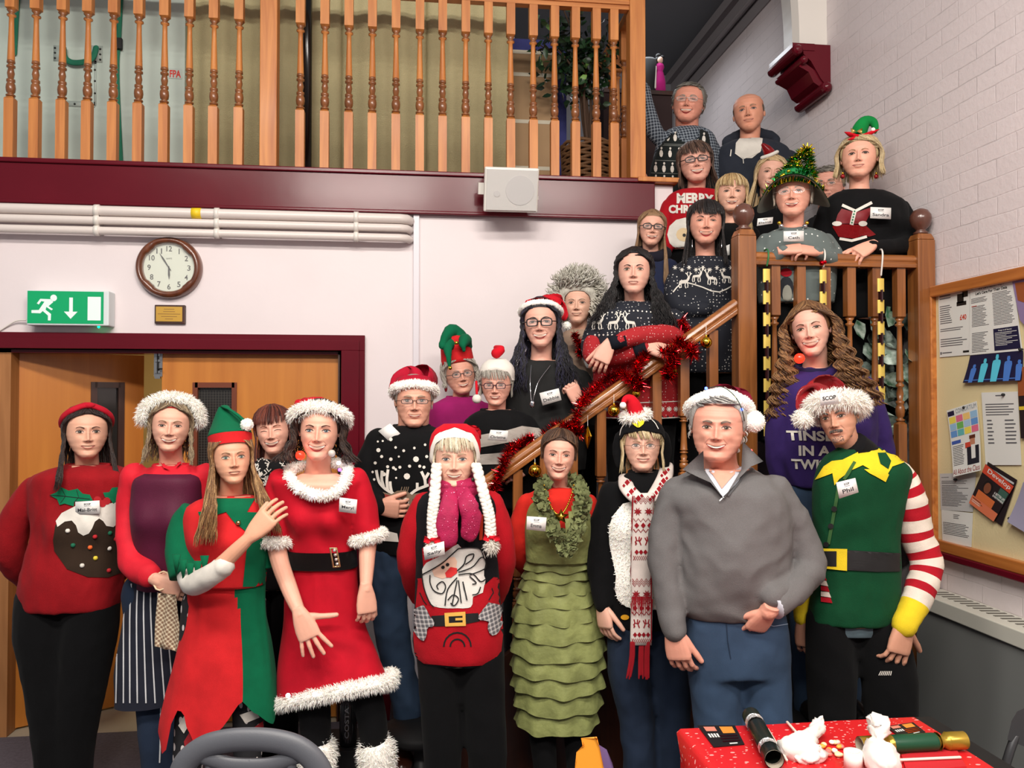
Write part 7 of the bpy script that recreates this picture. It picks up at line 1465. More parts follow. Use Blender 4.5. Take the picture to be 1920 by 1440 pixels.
for k in range(7): g.dl(wht, [(1648+k*3.6, 1266), (1652+k*3.2, 1258)], 1.6, .003)
s.part('track_trousers', g); s.shoes(bshoe, [(1562, 1580, 0), (1664, 1580, 0)]); s.badge(MB().rings([[s.p(x, y, -.20) for x in (1560, 1620)] for y in (890, 940)], eg, False, closed=False), 'Phil', z10((512, 100), (655, 65), (680, 172), (535, 220))); s.finish()
# ---- tinsel jumper woman
s = Person('person with long curly hair in a purple jumper reading You Tinsel in a Twist', 3.3, 1550, .45, (228, 172, 152))
s.head(1520, 619, 52, smile=1, open_=.9, roll=-9, yaw=-6, wide=.88, face=dict(brow=(90, 60, 44), iris=(96, 80, 60), lip=(196, 96, 92), lash=1.3), neck=(1528, 700, .05))
s.part('hair', s.h.hair([(112, 76, 46), (82, 54, 34), (150, 110, 70)], end=-.95, n=420, hl=.84, vol=.20, flare=.30, curl_r=.042, spread=.25, part=.5, front_drop=.45, thick=.014))
pu = cloth('purple_jumper', (54, 36, 96), bump=.2, bs=320)
g = garment(s, pu, [(690, 1490, 1562), (698, 1478, 1584), (712, 1462, 1612), (740, 1454, 1634), (800, 1456, 1640), (860, 1460, 1640), (912, 1474, 1640)], [dict(pts=[(1474, 730, 0, 24), (1462, 790, .0, 25), (1458, 850, .02, 23), (1470, 910, .05, 20), (1490, 950, .1, 16)]), dict(pts=[(1618, 728, 0, 25), (1640, 790, .02, 26), (1652, 850, .04, 25), (1650, 910, .08, 22), (1620, 960, .15, 16)])], bulge=((1520, 790, 32, .04), (1590, 790, 32, .04)), fold=.005)
for txt, qd in (('YOU', z9((235, 950), (500, 975), (500, 1040), (240, 1030))), ('TINSEL', z9((218, 1068), (640, 1072), (640, 1150), (228, 1142))), ('IN A', z9((310, 1180), (548, 1182), (548, 1258), (312, 1258))), ('TWIST', z9((255, 1280), (580, 1290), (580, 1368), (262, 1356)))): g.dt(wht, txt, qd, .004, .035)
s.part('purple_jumper', g); g = MB(); g.tube([s.p(1526+36*math.cos(a), 691+8*math.sin(a), .02-.075*math.sin(a)) for a in (i*.5236 for i in range(13))], .017, cloth('navy_roll_neck', (30, 26, 62)), 14, res=40, cap=False); s.part('roll_neck', g)
g = s.legs([[(1508, 900, .02, 42), (1508, 1000, .02, 38), (1510, 1100, .02, 32), (1512, 1330, .05, 22)], [(1596, 900, .02, 42), (1594, 1000, .02, 38), (1592, 1100, .02, 32), (1590, 1330, .05, 22)]], jeans); g.folds(.006, (8, 8, 8)); s.part('jeans', g); s.shoes(bshoe, [(1512, 1330, .05), (1590, 1330, .05)])
m = MB(); m.ball(s.p(1499, 672, -.10), .020, red_led, 14, 10); s.part('flashing_earring', m, 'glowing red bauble earring'); s.finish()
c = s.p(1552, 1300, .08); t = thing('chair', 'dark chair behind the elf jumper wearer, its grey metal leg just visible', 'chair', (c.x, c.y, 0)); B0 = tuple(t.location); cm = mat('chair_metal_grey', (84, 84, 86), .35, metal=.7)
m = MB(); m.box((c.x-.24, c.y-.22, .415), (c.x+.24, c.y+.22, .447), black); bevel(obj('seat', m, t, B0, True), .01)
for ex in (-1, 1):
 for ey in (-1, 1): m = MB(); m.tube([(c.x+ex*.2, c.y+ey*.18, .415), (c.x+ex*.23, c.y+ey*.21, 0.005)], .012, cm, 8, round_=False); obj('leg', m, t, B0)
m = MB(); m.box((c.x-.24, c.y+.2, .6), (c.x+.24, c.y+.23, .85), black); m.tube([(c.x-.2, c.y+.21, .44), (c.x-.2, c.y+.215, .82)], .012, cm, 8); m.tube([(c.x+.2, c.y+.21, .44), (c.x+.2, c.y+.215, .82)], .012, cm, 8); obj('backrest', m, t, B0, True)
# ================================================================ people on the stairs
def stair(X): return max(0, min(7, math.floor((X-(1.41-GO*6.001))/GO)+1))*RS if X < 1.41 else LZ
def simple_legs(s, cx, y0, hw, m, foot):
 f = lambda q: s.p(cx, y0, q); d = s.d; yf = 750+(1.72-foot)*FPX/(d)-8; w_ = hw*.5
 g = s.legs([[(cx+e*w_, y0, .03, w_*1.0), (cx+e*w_*.95, (y0+yf)/2, .03, w_*.75), (cx+e*w_*.9, yf, .03, w_*.5)] for e in (-1, 1)], m, dn=12); s.part('trousers', g); s.shoes(bshoe, [(cx-w_*.9, yf, .03), (cx+w_*.9, yf, .03)], L=.24)
def mk(label, d, bx, skin, head, hair, rings, m, arms, foot=None, top='jumper', gl=None, face={}, neck=None, decal=None, bulge=(), legs=True, fold=.004, ratio=.6, hk={}, lm=None, dd=0):
 s = Person(label, d, bx, 0, skin); X = s.p(bx, 700).x; Y = s.p(bx, 700).y
 fz = foot if foot is not None else stair(X); s.base.z = fz; s.foot = fz; s.t.location.z = fz
 s.head(*head, face=face, neck=neck, **hk)
 if hair: s.part('hair', s.h.hair(hair[0], **hair[1]))
 if gl: a, b = s.h.glasses(*gl[0], **gl[1]); s.part('spectacles', a); s.part('spectacle_lenses', b)
 g = garment(s, m, rings, arms, bulge=bulge, fold=fold, ratio=ratio, dd=dd)
 if decal: decal(s, g)
 s.part(top, g)
 if legs: r = rings[-1]; simple_legs(s, (r[1]+r[2])/2, r[0]-15, (r[2]-r[1])/2*.95, lm or blackc, fz)
 return s
A2 = lambda x0, x1, y0, y1, r: [dict(pts=[(x0+r*.7, y0, 0, r), (x0, (y0+y1)/2, 0, r), (x0+r*.4, y1, -.03, r*.7)], sk=False), dict(pts=[(x1-r*.7, y0, 0, r), (x1, (y0+y1)/2, 0, r), (x1-r*.4, y1, -.03, r*.7)], sk=False)]
s = mk('person in a magenta jumper and a tall red and green elf hat', 4.12, 862, (222, 160, 138), (862, 702, 38), ([(196, 188, 176), (160, 152, 142)], dict(end=.25, n=180, vol=.09, wave=.03, flare=.5)), [(744, 838, 888), (750, 826, 902), (760, 812, 914), (785, 804, 924), (860, 806, 922), (930, 810, 918)], cloth('magenta_jumper', (150, 26, 96)), A2(808, 922, 772, 900, 18),
 gl=(((50, 50, 56),), dict(style='oval', r=(.10, .066), th=.008)), hk=dict(old=.8, smile=.7, open_=.3, roll=-9, yaw=8, wide=1.02, fat=.6, squint=.3), face=dict(lip=(176, 84, 84), brow=(150, 140, 130)))
m = MB(); r0 = s.band_ring(.80, .72, .05, 0, 28); up_ = s.h.M.to_3x3() @ Vector((.04, .06, 1)); rg = []
for k in range(8): t = k/7; c = sum(r0, Vector())/28; rg.append([c+(p-c)*(1-.12*t)+up_*(.125*t)+UP*.01*math.sin(math.atan2((p-c).y, (p-c).x)*3)*t for p in r0])
m.rings(rg, elfr); s.part('hat_cuff', m, 'tall red felt cuff'); m = MB()
for pts, rr_ in (([(858, 668, .05), (846, 645, .0), (840, 650, -.08), (841, 670, -.13), (843, 688, -.14)], (.05, .045, .026, .014, .006)), ([(862, 668, .05), (862, 640, .03), (848, 622, 0), (836, 632, -.06), (830, 648, -.09)], (.06, .05, .04, .025, .02)), ([(866, 662, .04), (872, 638, -.02), (868, 645, -.1), (870, 656, -.11)], (.05, .036, .02, .008))): m.tube([s.p(*p) for p in pts], rr_, elfg, 14, res=20)
m.folds(.005, (14, 14, 14)); s.part('hat_points', m, 'drooping green felt points')
for x, y, q in ((844, 690, -.16), (856, 643, -.11)): m = MB(); m.ball(s.p(x, y, q), .010, gold, 10, 8); s.part('jingle_bell', m)
for x in (836, 896): m = MB(); m.ball(s.p(x, 728, -.03), (.008, .008, .02), mat('beaded_earring', (130, 20, 30), .3), 8, 8); s.part('earring', m)
s.finish()
grs = cloth('grey_stripe_wool', (168, 160, 152))
def dec(s, g):
 z5 = lambda *p: zz(660, 600, 5.333, *p); g.dp(grs, z5((1130, 1165), (1280, 1150), (1560, 1100), (1700, 1060), (1920, 1090), (1960, 1160), (1780, 1190), (1560, 1225), (1280, 1275), (1140, 1270)), .004); g.dp(grs, z5((1130, 1350), (1280, 1345), (1500, 1325), (1700, 1300), (1700, 1400), (1500, 1440), (1130, 1450)), .004)
s = mk('person with white bobble beanie and glasses in a black and grey striped jumper', 3.72, 932, (226, 166, 146), (931, 719, 40), ([(178, 172, 160), (146, 140, 130)], dict(end=.22, n=160, vol=.05, fringe=1, part=.8)), [(768, 902, 968), (774, 888, 984), (786, 876, 996), (815, 868, 1004), (880, 872, 1002), (950, 876, 998)], blk, [dict(pts=[(886, 800, 0, 19), (874, 860, 0, 19), (872, 930, 0, 15)], sk=False), dict(pts=[(986, 796, 0, 20), (1004, 830, -.02, 20), (1000, 862, -.08, 17), (985, 880, -.13, 13)], hand=dict(dir=(-.8, .2, -.2), back=(0, -.4, -1), side=1, s=.9, curl=(40, 40, 30)))],
 gl=(((54, 30, 44),), dict(style='rect', r=(.105, .062), th=.010)), hk=dict(old=.6, smile=.3, open_=.3, squint=.75, pitch=8, yaw=-6, wide=1.0, fat=.3), face=dict(lip=(180, 88, 84), brow=(150, 140, 130)), decal=dec)
m = MB(); rg = [[s.h.W(s.h.S(-math.pi+2*math.pi*j/32, min(.985, max(.52+.45*k/8, interp([(0, .86), (.8, .80), (1.2, .58), (3.2, .4)], abs(-math.pi+2*math.pi*j/32)))), .06)+Vector((.02*k/8, 0, .10*(k/8)**2))) for j in range(32)] for k in range(9)]; m.rings(rg, hatw); m.folds(.003, (20, 20, 20)); s.part('beanie', m)
m = MB(); m.tube([s.p(931, 662, .0), s.p(940, 655, 0), s.p(930, 652, .05)], [.025, .018, .012], redf, 12, res=8); s.part('beanie_tip', m); m = MB(); m.tube([s.p(893, 716, -.03), s.p(894, 738, -.06)], .006, redf, 6); m.ball(s.p(894, 748, -.07), .021, hatw, 14, 10); s.part('pompom', m)
s.badge(MB().rings([[s.p(x, y, -.19) for x in (900, 960)] for y in (800, 835)], blk, False, closed=False), 'Christine', zz(660, 600, 5.333, (1385, 1098), (1562, 1108), (1550, 1215), (1355, 1200))); s.finish()
s = mk('person with dark blue-tinted hair, black glasses and a charcoal jumper, holding the tinselled rail', 3.86, 1030, (228, 172, 152), (1014, 607, 47), ([(32, 29, 35), (24, 22, 28), (50, 48, 74)], dict(end=-.85, n=300, vol=.07, flare=.45, wave=.03, part=-.6, front_drop=.5, spread=.2)), [(676, 992, 1054), (682, 976, 1072), (694, 964, 1088), (715, 956, 1100), (790, 958, 1102), (880, 962, 1098)], cloth('charcoal_mohair', (38, 38, 38), .95), [dict(pts=[(972, 715, 0, 20), (962, 780, 0, 20), (966, 860, 0, 16)], sk=False), dict(pts=[(1088, 712, 0, 20), (1108, 760, 0, 21), (1112, 790, -.03, 20), (1095, 768, -.12, 15), (1084, 756, -.16, 12)], hand=dict(dir=(-.35, -.85, -.1), back=(.5, -.1, -.9), side=1, s=.9, curl=(60, 65, 40), thumb=(30, 30)))],
 gl=(((16, 14, 16),), dict(style='rect', r=(.105, .072), th=.012)), hk=dict(smile=.9, open_=.7, yaw=-4, roll=-2, wide=.92), face=dict(lip=(196, 90, 90), brow=(50, 38, 36)))
s.santa_hat([(1022, 574, 30, .05), (1032, 566, 26, .08), (1050, 576, 15, .06), (1060, 595, 8, .0)], (1063, 611, 7.5, -.02), (196, 20, 36), zf=.90, zb=.6, br=.06, n=1500, fluffy=False, off=.065)
m = MB(); ch = mat('silver', (210, 210, 214), .15, metal=1); m.tube([s.p(*q) for q in ((996, 685, -.10), (994, 720, -.15), (997, 755, -.17), (1002, 740, -.17), (1010, 715, -.15), (1032, 685, -.10))], .0018, ch, 6, res=24); m.ball(s.p(998, 758, -.175), (.012, .004, .018), ch, 8, 6); s.part('long_necklace', m)
s.badge(MB().rings([[s.p(x, y, -.17) for x in (1000, 1060)] for y in (720, 760)], blk, False, closed=False), 'Debbie', zz(940, 500, 4, (286, 948), (430, 912), (452, 1000), (310, 1042))); s.finish()
s = mk('person with a big halo of curly grey hair behind the rail', 4.2, 1084, (230, 180, 156), (1084, 571, 38), ([(226, 222, 208), (200, 196, 182), (240, 236, 226)], dict(style='afro', end=.52, n=1500, vol=.05, curl_r=.035, hl=.80, thick=.017, side=.3)), [(618, 1064, 1106), (626, 1052, 1120), (642, 1044, 1128), (700, 1042, 1130), (780, 1044, 1126)], cloth('pale_print_top', (176, 150, 130)), A2(1046, 1126, 650, 760, 15), hk=dict(old=.7, smile=.5, squint=.35, yaw=-6, wide=.92), face=dict(lip=(170, 84, 78), brow=(150, 130, 110)))
s.badge(MB().rings([[s.p(x, y, -.12) for x in (1080, 1110)] for y in (660, 690)], blk, False, closed=False), '', [(1088, 664), (1108, 672), (1111, 690), (1100, 690)], blank=True); s.finish()
s = Person('person with long black hair in navy and red reindeer jumper, arms on the rail', 3.80, 1200, stair(1.0), (226, 172, 152))
s.head(1189, 510, 44, smile=-.05, yaw=-2, roll=1, wide=.97, face=dict(brow=(34, 26, 26), iris=(110, 100, 80), lip=(180, 88, 84)), neck=(1190, 575, .05))
s.part('hair', s.h.hair([(16, 14, 16), (24, 20, 22), (34, 28, 28)], end=-.75, n=340, hl=.86, vol=.07, flare=.75, wave=.04, part=.3, front_drop=.5, spread=.25))
nv = dots('navy_snow_knit', (18, 22, 34), (206, 204, 200), 62, .19); rdk = dots('red_snow_knit', (158, 20, 28), (216, 190, 184), 75, .17)
g = garment(s, nv, [(566, 1160, 1216), (572, 1144, 1236), (584, 1124, 1258), (600, 1112, 1268), (640, 1110, 1270), (680, 1112, 1272), (720, 1112, 1276), (785, 1118, 1280)], [dict(pts=[(1126, 604, 0, 22), (1112, 640, 0, 22), (1110, 660, -.01, 20)], sk=False), dict(pts=[(1262, 600, 0, 22), (1278, 620, -.02, 22), (1276, 640, -.06, 20)], sk=False)], voxel=.007, fold=.003)
rl_ = cloth('red_jumper_rib', (150, 22, 30)); g.dp(rdk, [(1112, 655), (1280, 655), (1284, 786), (1114, 790)], .003)
def deer(g, m, x, y, k, f=1, off=.0045):
 T = lambda *p: [(x+f*a*k, y+b*k) for a, b in p]
 g.dp(m, T((-8, -2), (6, -4), (9, -10), (13, -9), (12, -5), (8, 2), (-8, 3)), off)
 for L in (((-8, 0), (-10, 9), (-8, 14)), ((-5, 2), (-5, 13)), ((4, 2), (3, 9), (5, 14)), ((7, 0), (9, 8), (8, 13)), ((10, -9), (7, -16), (9, -20)), ((11, -9), (14, -15), (13, -20)), ((7, -15), (4, -18)), ((14, -15), (17, -17))): g.dl(m, T(*L), 2*k, off)
for x, f in ((1114, 1), (1144, 1), (1176, -1)): deer(g, wht, x+6, 605, .95, f)
for x in range(1116, 1270, 8): g.dc(wht, x, 583+abs(x-1190)*.08, 1.6, off=.0045, n=5); g.dc(wht, x, 628, 2, off=.0045, n=4)
for y in (752, 782): g.dl(wht, [(1118, y), (1200, y+3), (1284, y)], 1.6, .0045)
for x in range(1124, 1282, 13):
 for a in range(4): g.dl(wht, [(x+5*math.cos(a*.785), 767+5*math.sin(a*.785)), (x-5*math.cos(a*.785), 767-5*math.sin(a*.785))], 1.5, .0045)
s.part('reindeer_jumper', g)
cf = cloth('navy_rib_cuff', (14, 18, 28))
for pts, cuff, hd in (([(1274, 618, -.04, 21), (1276, 636, -.08, 20), (1240, 628, -.16, 19), (1190, 632, -.21, 17), (1158, 640, -.23, 14)], ((1170, 637, -.225), (1142, 645, -.235)), dict(dir=(-.45, .9, -.1), back=(-.1, -.1, -1), side=1, s=.95, curl=(28, 26, 20), thumb=(26, 10), spread=5)),
      ([(1114, 640, -.01, 20), (1116, 668, -.08, 20), (1150, 668, -.14, 18), (1185, 660, -.18, 16), (1206, 652, -.20, 13)], ((1190, 657, -.19), (1212, 650, -.205)), dict(dir=(.95, .25, -.1), back=(0, -.5, -.8), side=-1, s=.95, curl=(40, 35, 20), thumb=(26, 10), spread=4))):
 g = MB(); g.tube([s.p(*p[:3]) for p in pts], [pxr(p[3], s.d) for p in pts], rdk, 20, res=30); g.folds(.005, (12, 12, 12)); s.part('red_sleeve', g)
 g = MB(); a, b = s.p(*cuff[0]), s.p(*cuff[1]); g.tube([a, b], [.037, .033], cf, 18, res=5, round_=False); s.part('ribbed_cuff', g)
 s.arm([(cuff[0][0], cuff[0][1], cuff[0][2], 9), (*cuff[1], 9)], hand=hd)
simple_legs(s, 1200, 770, 70, blackc, s.foot); s.finish()
s = mk('person with long fair hair and dark glasses in a navy fleece beside the wall corner', 4.28, 1224, (230, 172, 150), (1222, 430, 35), ([(150, 116, 84), (120, 90, 64), (176, 142, 106)], dict(end=-.95, n=260, vol=.05, flare=.30, part=-.3, front_drop=.5)), [(482, 1200, 1246), (488, 1190, 1260), (500, 1180, 1272), (560, 1180, 1272), (640, 1184, 1270)], cloth('navy_fleece', (40, 46, 72), .95), A2(1180, 1272, 512, 620, 15), gl=(((20, 18, 20),), dict(style='rect', r=(.105, .06), th=.013)), hk=dict(smile=.9, open_=.6, yaw=4, roll=5, wide=.93, squint=.3), face=dict(brow=(110, 84, 62)))
g = MB(); g.tube([s.p(1222+26*math.cos(a), 477+7*math.sin(a), .02-.075*math.sin(a)) for a in (i*.5236 for i in range(13))], .034, cloth('dark_snood', (30, 28, 40)), 14, res=40, cap=False); g.folds(.008, (20, 20, 20)); s.part('snood', g); s.finish()
def dec(s, g):
 for x, y, f, k in ((1282, 528, 1, .9), (1306, 518, 1, .8), (1335, 522, -1, .9), (1362, 520, -1, .8)): deer(g, wht, x, y, k, f, .003)
 for i in range(9):
  x, y = 1266+i*13, 502+(4 if i % 2 else 0); 
  for a in range(3): g.dl(wht, [(x+4*math.cos(a*1.05), y+4*math.sin(a*1.05)), (x-4*math.cos(a*1.05), y-4*math.sin(a*1.05))], 1.2, .003)
 g.dl(wht, [(1262, 548), (1280, 530), (1310, 536), (1345, 548), (1372, 536)], 2.2, .003, 2)
s = mk('person with black fringed hair and navy patterned jumper, left of the ball newel', 4.02, 1322, (224, 160, 138), (1323, 420, 43), ([(26, 20, 20), (18, 14, 16), (44, 32, 28)], dict(end=-.45, n=280, vol=.06, fringe=1, part=.6, flare=.25, front_drop=.4)), [(482, 1296, 1350), (487, 1282, 1364), (498, 1268, 1376), (520, 1260, 1380), (570, 1258, 1382), (640, 1262, 1382), (700, 1264, 1380)], nv, [dict(pts=[(1272, 510, 0, 16), (1262, 545, -.02, 18), (1275, 575, -.06, 18), (1320, 580, -.1, 14)], sk=False), dict(pts=[(1368, 510, 0, 16), (1378, 560, 0, 16), (1374, 620, 0, 13)], sk=False)], hk=dict(smile=1, open_=.9, yaw=3, roll=2, wide=.97, squint=.6, fat=.2), face=dict(brow=(40, 30, 28), lip=(196, 84, 86)), decal=dec)
for x in (1298, 1353): m = MB(); m.tube([s.p(x, 450, -.05), s.p(x, 464, -.06)], .0015, ch, 6); m.ball(s.p(x, 464, -.06), .003, ch, 6, 5); s.part('drop_earring', m)
s.finish()
def dec(s, g):
 for txt, (x0, x1), (y0, h) in (('MERRY', (1269, 1338), (362, 19)), ('CHRISTMAS', (1254, 1352), (384, 16))):
  v, t = text2(txt, .05); g._lay([(x0+(x1-x0)*u, y0+h*(1-q)+(u-.45)**2*(14 if txt[0] == 'M' else 6)*(1 if u > .45 else .2)) for u, q in v], t, wht, .003)
 g.dc(wht, 1285, 440, 34, 32); g.dc(mat('tan_ring', (216, 190, 150), .9), 1282, 440, 14, 13, off=.004); g.dc(black, 1283, 441, 3, off=.006)
s = mk('person with brown bob and glasses in a red Merry Christmas jumper', 4.62, 1305, (228, 168, 148), (1304, 307, 40), ([(84, 62, 52), (64, 48, 42), (110, 86, 72)], dict(end=-.05, n=240, vol=.07, fringe=1, part=.9, flare=.3)), [(356, 1278, 1334), (361, 1262, 1350), (372, 1250, 1360), (400, 1246, 1362), (470, 1246, 1362)], cloth('merry_red', (172, 16, 30)), A2(1244, 1364, 388, 470, 16), foot=LZ+.183, gl=(((36, 26, 30),), dict(style='rect', r=(.105, .058), th=.012)), hk=dict(smile=1, open_=.8, yaw=3, roll=-5, wide=1.0, fat=.4, squint=.4, old=.3), face=dict(brow=(90, 70, 60)), decal=dec); s.finish()
s = mk('person with straight blonde fringed hair, head directly behind the ball newel', 4.3, 1378, (230, 176, 152), (1372, 365, 37), ([(200, 168, 118), (168, 134, 90), (222, 196, 150)], dict(end=-.55, n=280, vol=.06, fringe=1, part=.3, flare=.35, front_drop=.4)), [(420, 1352, 1398), (426, 1340, 1412), (440, 1330, 1424), (500, 1330, 1424), (600, 1334, 1420)], blk, A2(1330, 1424, 450, 560, 14), foot=LZ, hk=dict(smile=.8, open_=.5, yaw=2, roll=2, wide=.98), face=dict(brow=(140, 110, 80), lash=1.4))
s.badge(MB().rings([[s.p(x, y, -.12) for x in (1350, 1370)] for y in (460, 480)], blk, False, closed=False), '', [(1358, 462), (1368, 458), (1368, 478), (1360, 480)], blank=True); s.finish()
s = mk('person with long blonde hair and a tiny red sequin hat, half hidden', 4.78, 1444, (230, 176, 154), (1446, 330, 38), ([(206, 174, 128), (176, 144, 102), (226, 202, 158)], dict(end=-.75, n=280, vol=.08, part=-.5, flare=.4, front_drop=.4)), [(386, 1420, 1470), (392, 1408, 1482), (405, 1398, 1490), (470, 1398, 1490)], blk, A2(1398, 1490, 412, 470, 14), foot=LZ+.183, hk=dict(smile=.9, open_=.5, yaw=6, roll=8, wide=.92, squint=.3), face=dict(brow=(140, 110, 80)))
s.badge(MB().rings([[s.p(x, y, -.9) for x in (1410, 1450)] for y in (400, 420)], blk, False, closed=False), 'Elaine', zz(1160, 230, 6, (1565, 1078), (1738, 1062), (1730, 1135), (1555, 1162)))
m = MB(); sqr = mat('red_sequins', (200, 14, 26), .25, bump=1, bs=700, metal=.5, coat=.5); m.tube([s.p(1445, 291, -.02), s.p(1438, 280, -.03), s.p(1431, 272, -.04)], [.034, .026, .012], sqr, 16, res=10); s.part('sequin_mini_hat', m); m = MB(); m.tube([s.p(1429, 296, -.04), s.p(1444, 291, -.06), s.p(1457, 285, -.04)], .011, hatw, 10, res=8); s.part('mini_hat_trim', m); s.finish()
s = mk('person with grey hair and thin glasses peering from behind the tree hat and black top', 4.62, 1556, (220, 158, 138), (1552, 351, 38), ([(136, 128, 118), (104, 98, 92), (166, 160, 150)], dict(style='crop', n=240, hl=.82, vol=.07, part=.8, thick=.02)), [(405, 1528, 1578), (412, 1515, 1592), (430, 1505, 1600), (470, 1505, 1600)], bks, A2(1505, 1600, 440, 470, 14), foot=LZ+.183, gl=(((150, 120, 90),), dict(style='oval', r=(.10, .055), th=.005, metal=.8)), hk=dict(male=1, old=.7, smile=.5, yaw=-8, wide=1.05, squint=.3), face=dict(brow=(120, 110, 100))); s.finish()
def dec(s, g):
 pw_ = wht
 for r, (y, x0, x1, n) in enumerate(((256, 1246, 1326, 6), (286, 1232, 1330, 6), (314, 1222, 1330, 7), (338, 1222, 1300, 5))):
  for k in range(n):
   x = x0+(x1-x0)*(k+.5)/n; yy = y+k*.6; g.dc(pw_, x, yy+2, 3.4, 7, .003, 8); g.dc(pw_, x+.5, yy-8, 2, 2.6, .003, 6); g.dl(black, [(x-3.6, yy-3), (x-4.4, yy+5)], 1, .005)
  g.dl(cloth('vest_grey_line', (110, 114, 110)), [(x0-8, y-14+(r == 0)*28-14*0), (x0+50, y-12+(r == 0)*28), (x1+8, y-8+(r == 0)*28)], 1.3, .003)
plm = plaid('plaid_shirt', (70, 82, 96), (26, 30, 40), (190, 198, 206), 110, .15)
s = Person('person with glasses and plaid shirt under a penguin vest, arm raised, topmost left', 5.0, 1285, LZ+.183*2, (222, 152, 130))
s.head(1291, 196, 39, male=1, old=1, smile=1, open_=.8, squint=.7, roll=7, yaw=-4, wide=1.02, fat=.3, face=dict(brow=(140, 130, 120), lip=(170, 84, 78)), neck=(1289, 252, .05), nr=.28)
s.part('hair', s.h.hair([(120, 116, 108), (90, 86, 80), (150, 146, 138)], 'crop', n=260, hl=.86, vol=.05, part=-.8, thick=.018)); a, b = s.h.glasses((170, 166, 160), 'rect', r=(.10, .052), th=.006, metal=.8); s.part('spectacles', a); s.part('spectacle_lenses', b)
g = garment(s, plm, [(240, 1264, 1316), (246, 1250, 1328), (258, 1236, 1340), (290, 1226, 1346), (345, 1220, 1350), (400, 1222, 1350)], [dict(pts=[(1330, 268, 0, 14), (1344, 300, 0, 15), (1350, 345, 0, 13)], sk=False), dict(pts=[(1246, 268, 0, 15), (1228, 248, -.04, 16), (1216, 215, -.05, 15), (1205, 165, -.04, 13)], sk=False)], fold=.004); g.dp(plm, [(1262, 238), (1285, 262), (1300, 262), (1318, 240), (1326, 246), (1304, 270), (1278, 268), (1255, 248)], .012); s.part('plaid_shirt', g)
g = MB(); s.torso_into(g, cloth('vest_dark_green', (28, 34, 34)), [(250, 1266, 1320), (258, 1250, 1328), (290, 1228, 1332), (345, 1216, 1340), (400, 1220, 1342)], .95, -.02); scoop(g, lambda x, y, c: y < 256+14*(1-abs(x-1291)/22) and abs(x-1291) < 22); dec(s, g); g.dt(wht, 'S', ((1316, 223), (1322, 223), (1322, 236), (1316, 236)), .004, .03); s.part('penguin_vest', g)
s.arm([(1206, 330, -.1, 7), (1214, 345, -.12, 7)], hand=dict(dir=(.9, .2, -.2), back=(0, -.8, -.6), side=-1, curl=(30, 30, 20), s=.9)); simple_legs(s, 1285, 390, 60, blackc, s.foot); s.finish()
s = mk('bald person in a dark hooded top over a white T-shirt near the brick wall', 5.0, 1408, (226, 158, 130), (1404, 214, 38), ([(120, 104, 90)], dict(style='bald', n=0, side=.50)), [(264, 1376, 1436), (270, 1360, 1458), (284, 1345, 1478), (320, 1338, 1488), (400, 1340, 1488)], cloth('slate_hoodie', (44, 48, 58), .95), A2(1338, 1490, 298, 390, 17), foot=LZ+.183*2, top='hooded_top', hk=dict(male=1, smile=.3, yaw=-4, roll=-4, wide=1.0, jaw=.98, old=.2), face=dict(brow=(150, 120, 96), iris=(90, 100, 110)), ratio=.6,
 decal=lambda s, g: (g.dp(cloth('white_tshirt', (220, 214, 204)), zz(1160, 230, 6, (1360, 180), (1320, 230), (1310, 345), (1400, 400), (1500, 400), (1600, 320), (1620, 180), (1500, 150)), .004), g.dl(wht, zz(1160, 230, 6, (1310, 345), (1400, 410), (1405, 460)), 1.4, .006), g.dl(wht, zz(1160, 230, 6, (1400, 410), (1590, 330)), 1.4, .006), g.dl(wht, zz(1160, 230, 6, (1268, 305), (1258, 380)), 2, .006)))
g = MB(); g.tube([s.p(*q) for q in ((1372, 280, -.05), (1364, 268, .02), (1385, 256, .1), (1420, 252, .1), (1452, 262, .03), (1446, 282, -.04))], [.02, .034, .04, .04, .034, .02], cloth('slate_hoodie', (44, 48, 58)), 14, res=30); g.folds(.006, (20, 20, 20)); s.part('hood', g); s.finish()
gd_ = dots('grey_pearl_knit', (94, 104, 102), (226, 226, 220), 34, .13)
s = mk('person in a green felt hat topped with a tinsel tree, hands on the landing rail', 3.84, 1490, (228, 164, 142), (1487, 366, 45), ([(168, 156, 140), (140, 130, 118)], dict(end=.3, n=120, vol=.05)), [(428, 1462, 1514), (434, 1446, 1534), (446, 1430, 1552), (475, 1420, 1566), (520, 1420, 1566), (570, 1424, 1562)], gd_, [dict(pts=[(1436, 452, 0, 15), (1422, 480, -.02, 16), (1440, 490, -.1, 14), (1468, 470, -.16, 11)], hand=dict(dir=(.85, -.1, -.15), back=(0, -.75, -.65), side=-1, s=.9, curl=(35, 45, 30), thumb=(20, 20))), dict(pts=[(1550, 452, 0, 15), (1566, 480, -.02, 16), (1558, 486, -.1, 14), (1530, 472, -.16, 11)], hand=dict(dir=(-.85, -.1, -.15), back=(0, -.75, -.65), side=1, s=.9, curl=(35, 45, 30), thumb=(20, 20)))], foot=LZ, hk=dict(old=1, smile=.7, open_=.5, roll=0, yaw=-4, wide=1.0, fat=.3, squint=.3), gl=(((196, 186, 176),), dict(style='oval', r=(.11, .06), th=.004, metal=.7)), face=dict(brow=(150, 140, 130), lip=(176, 76, 76)),
 decal=lambda s, g: (g.dc(cloth('robin_red', (160, 20, 36)), 1474, 511, 11, 8), g.dc(cloth('penguin_dark', (40, 42, 48)), 1474, 540, 14, 22), g.dc(cloth('belly_grey', (140, 140, 130)), 1476, 552, 9, 18, off=.004)))
H_ = s.h; m = MB(); fg = cloth('felt_hat_green', (40, 130, 74)); fu = cloth('felt_underside', (150, 158, 146)); ri, ro = [], []
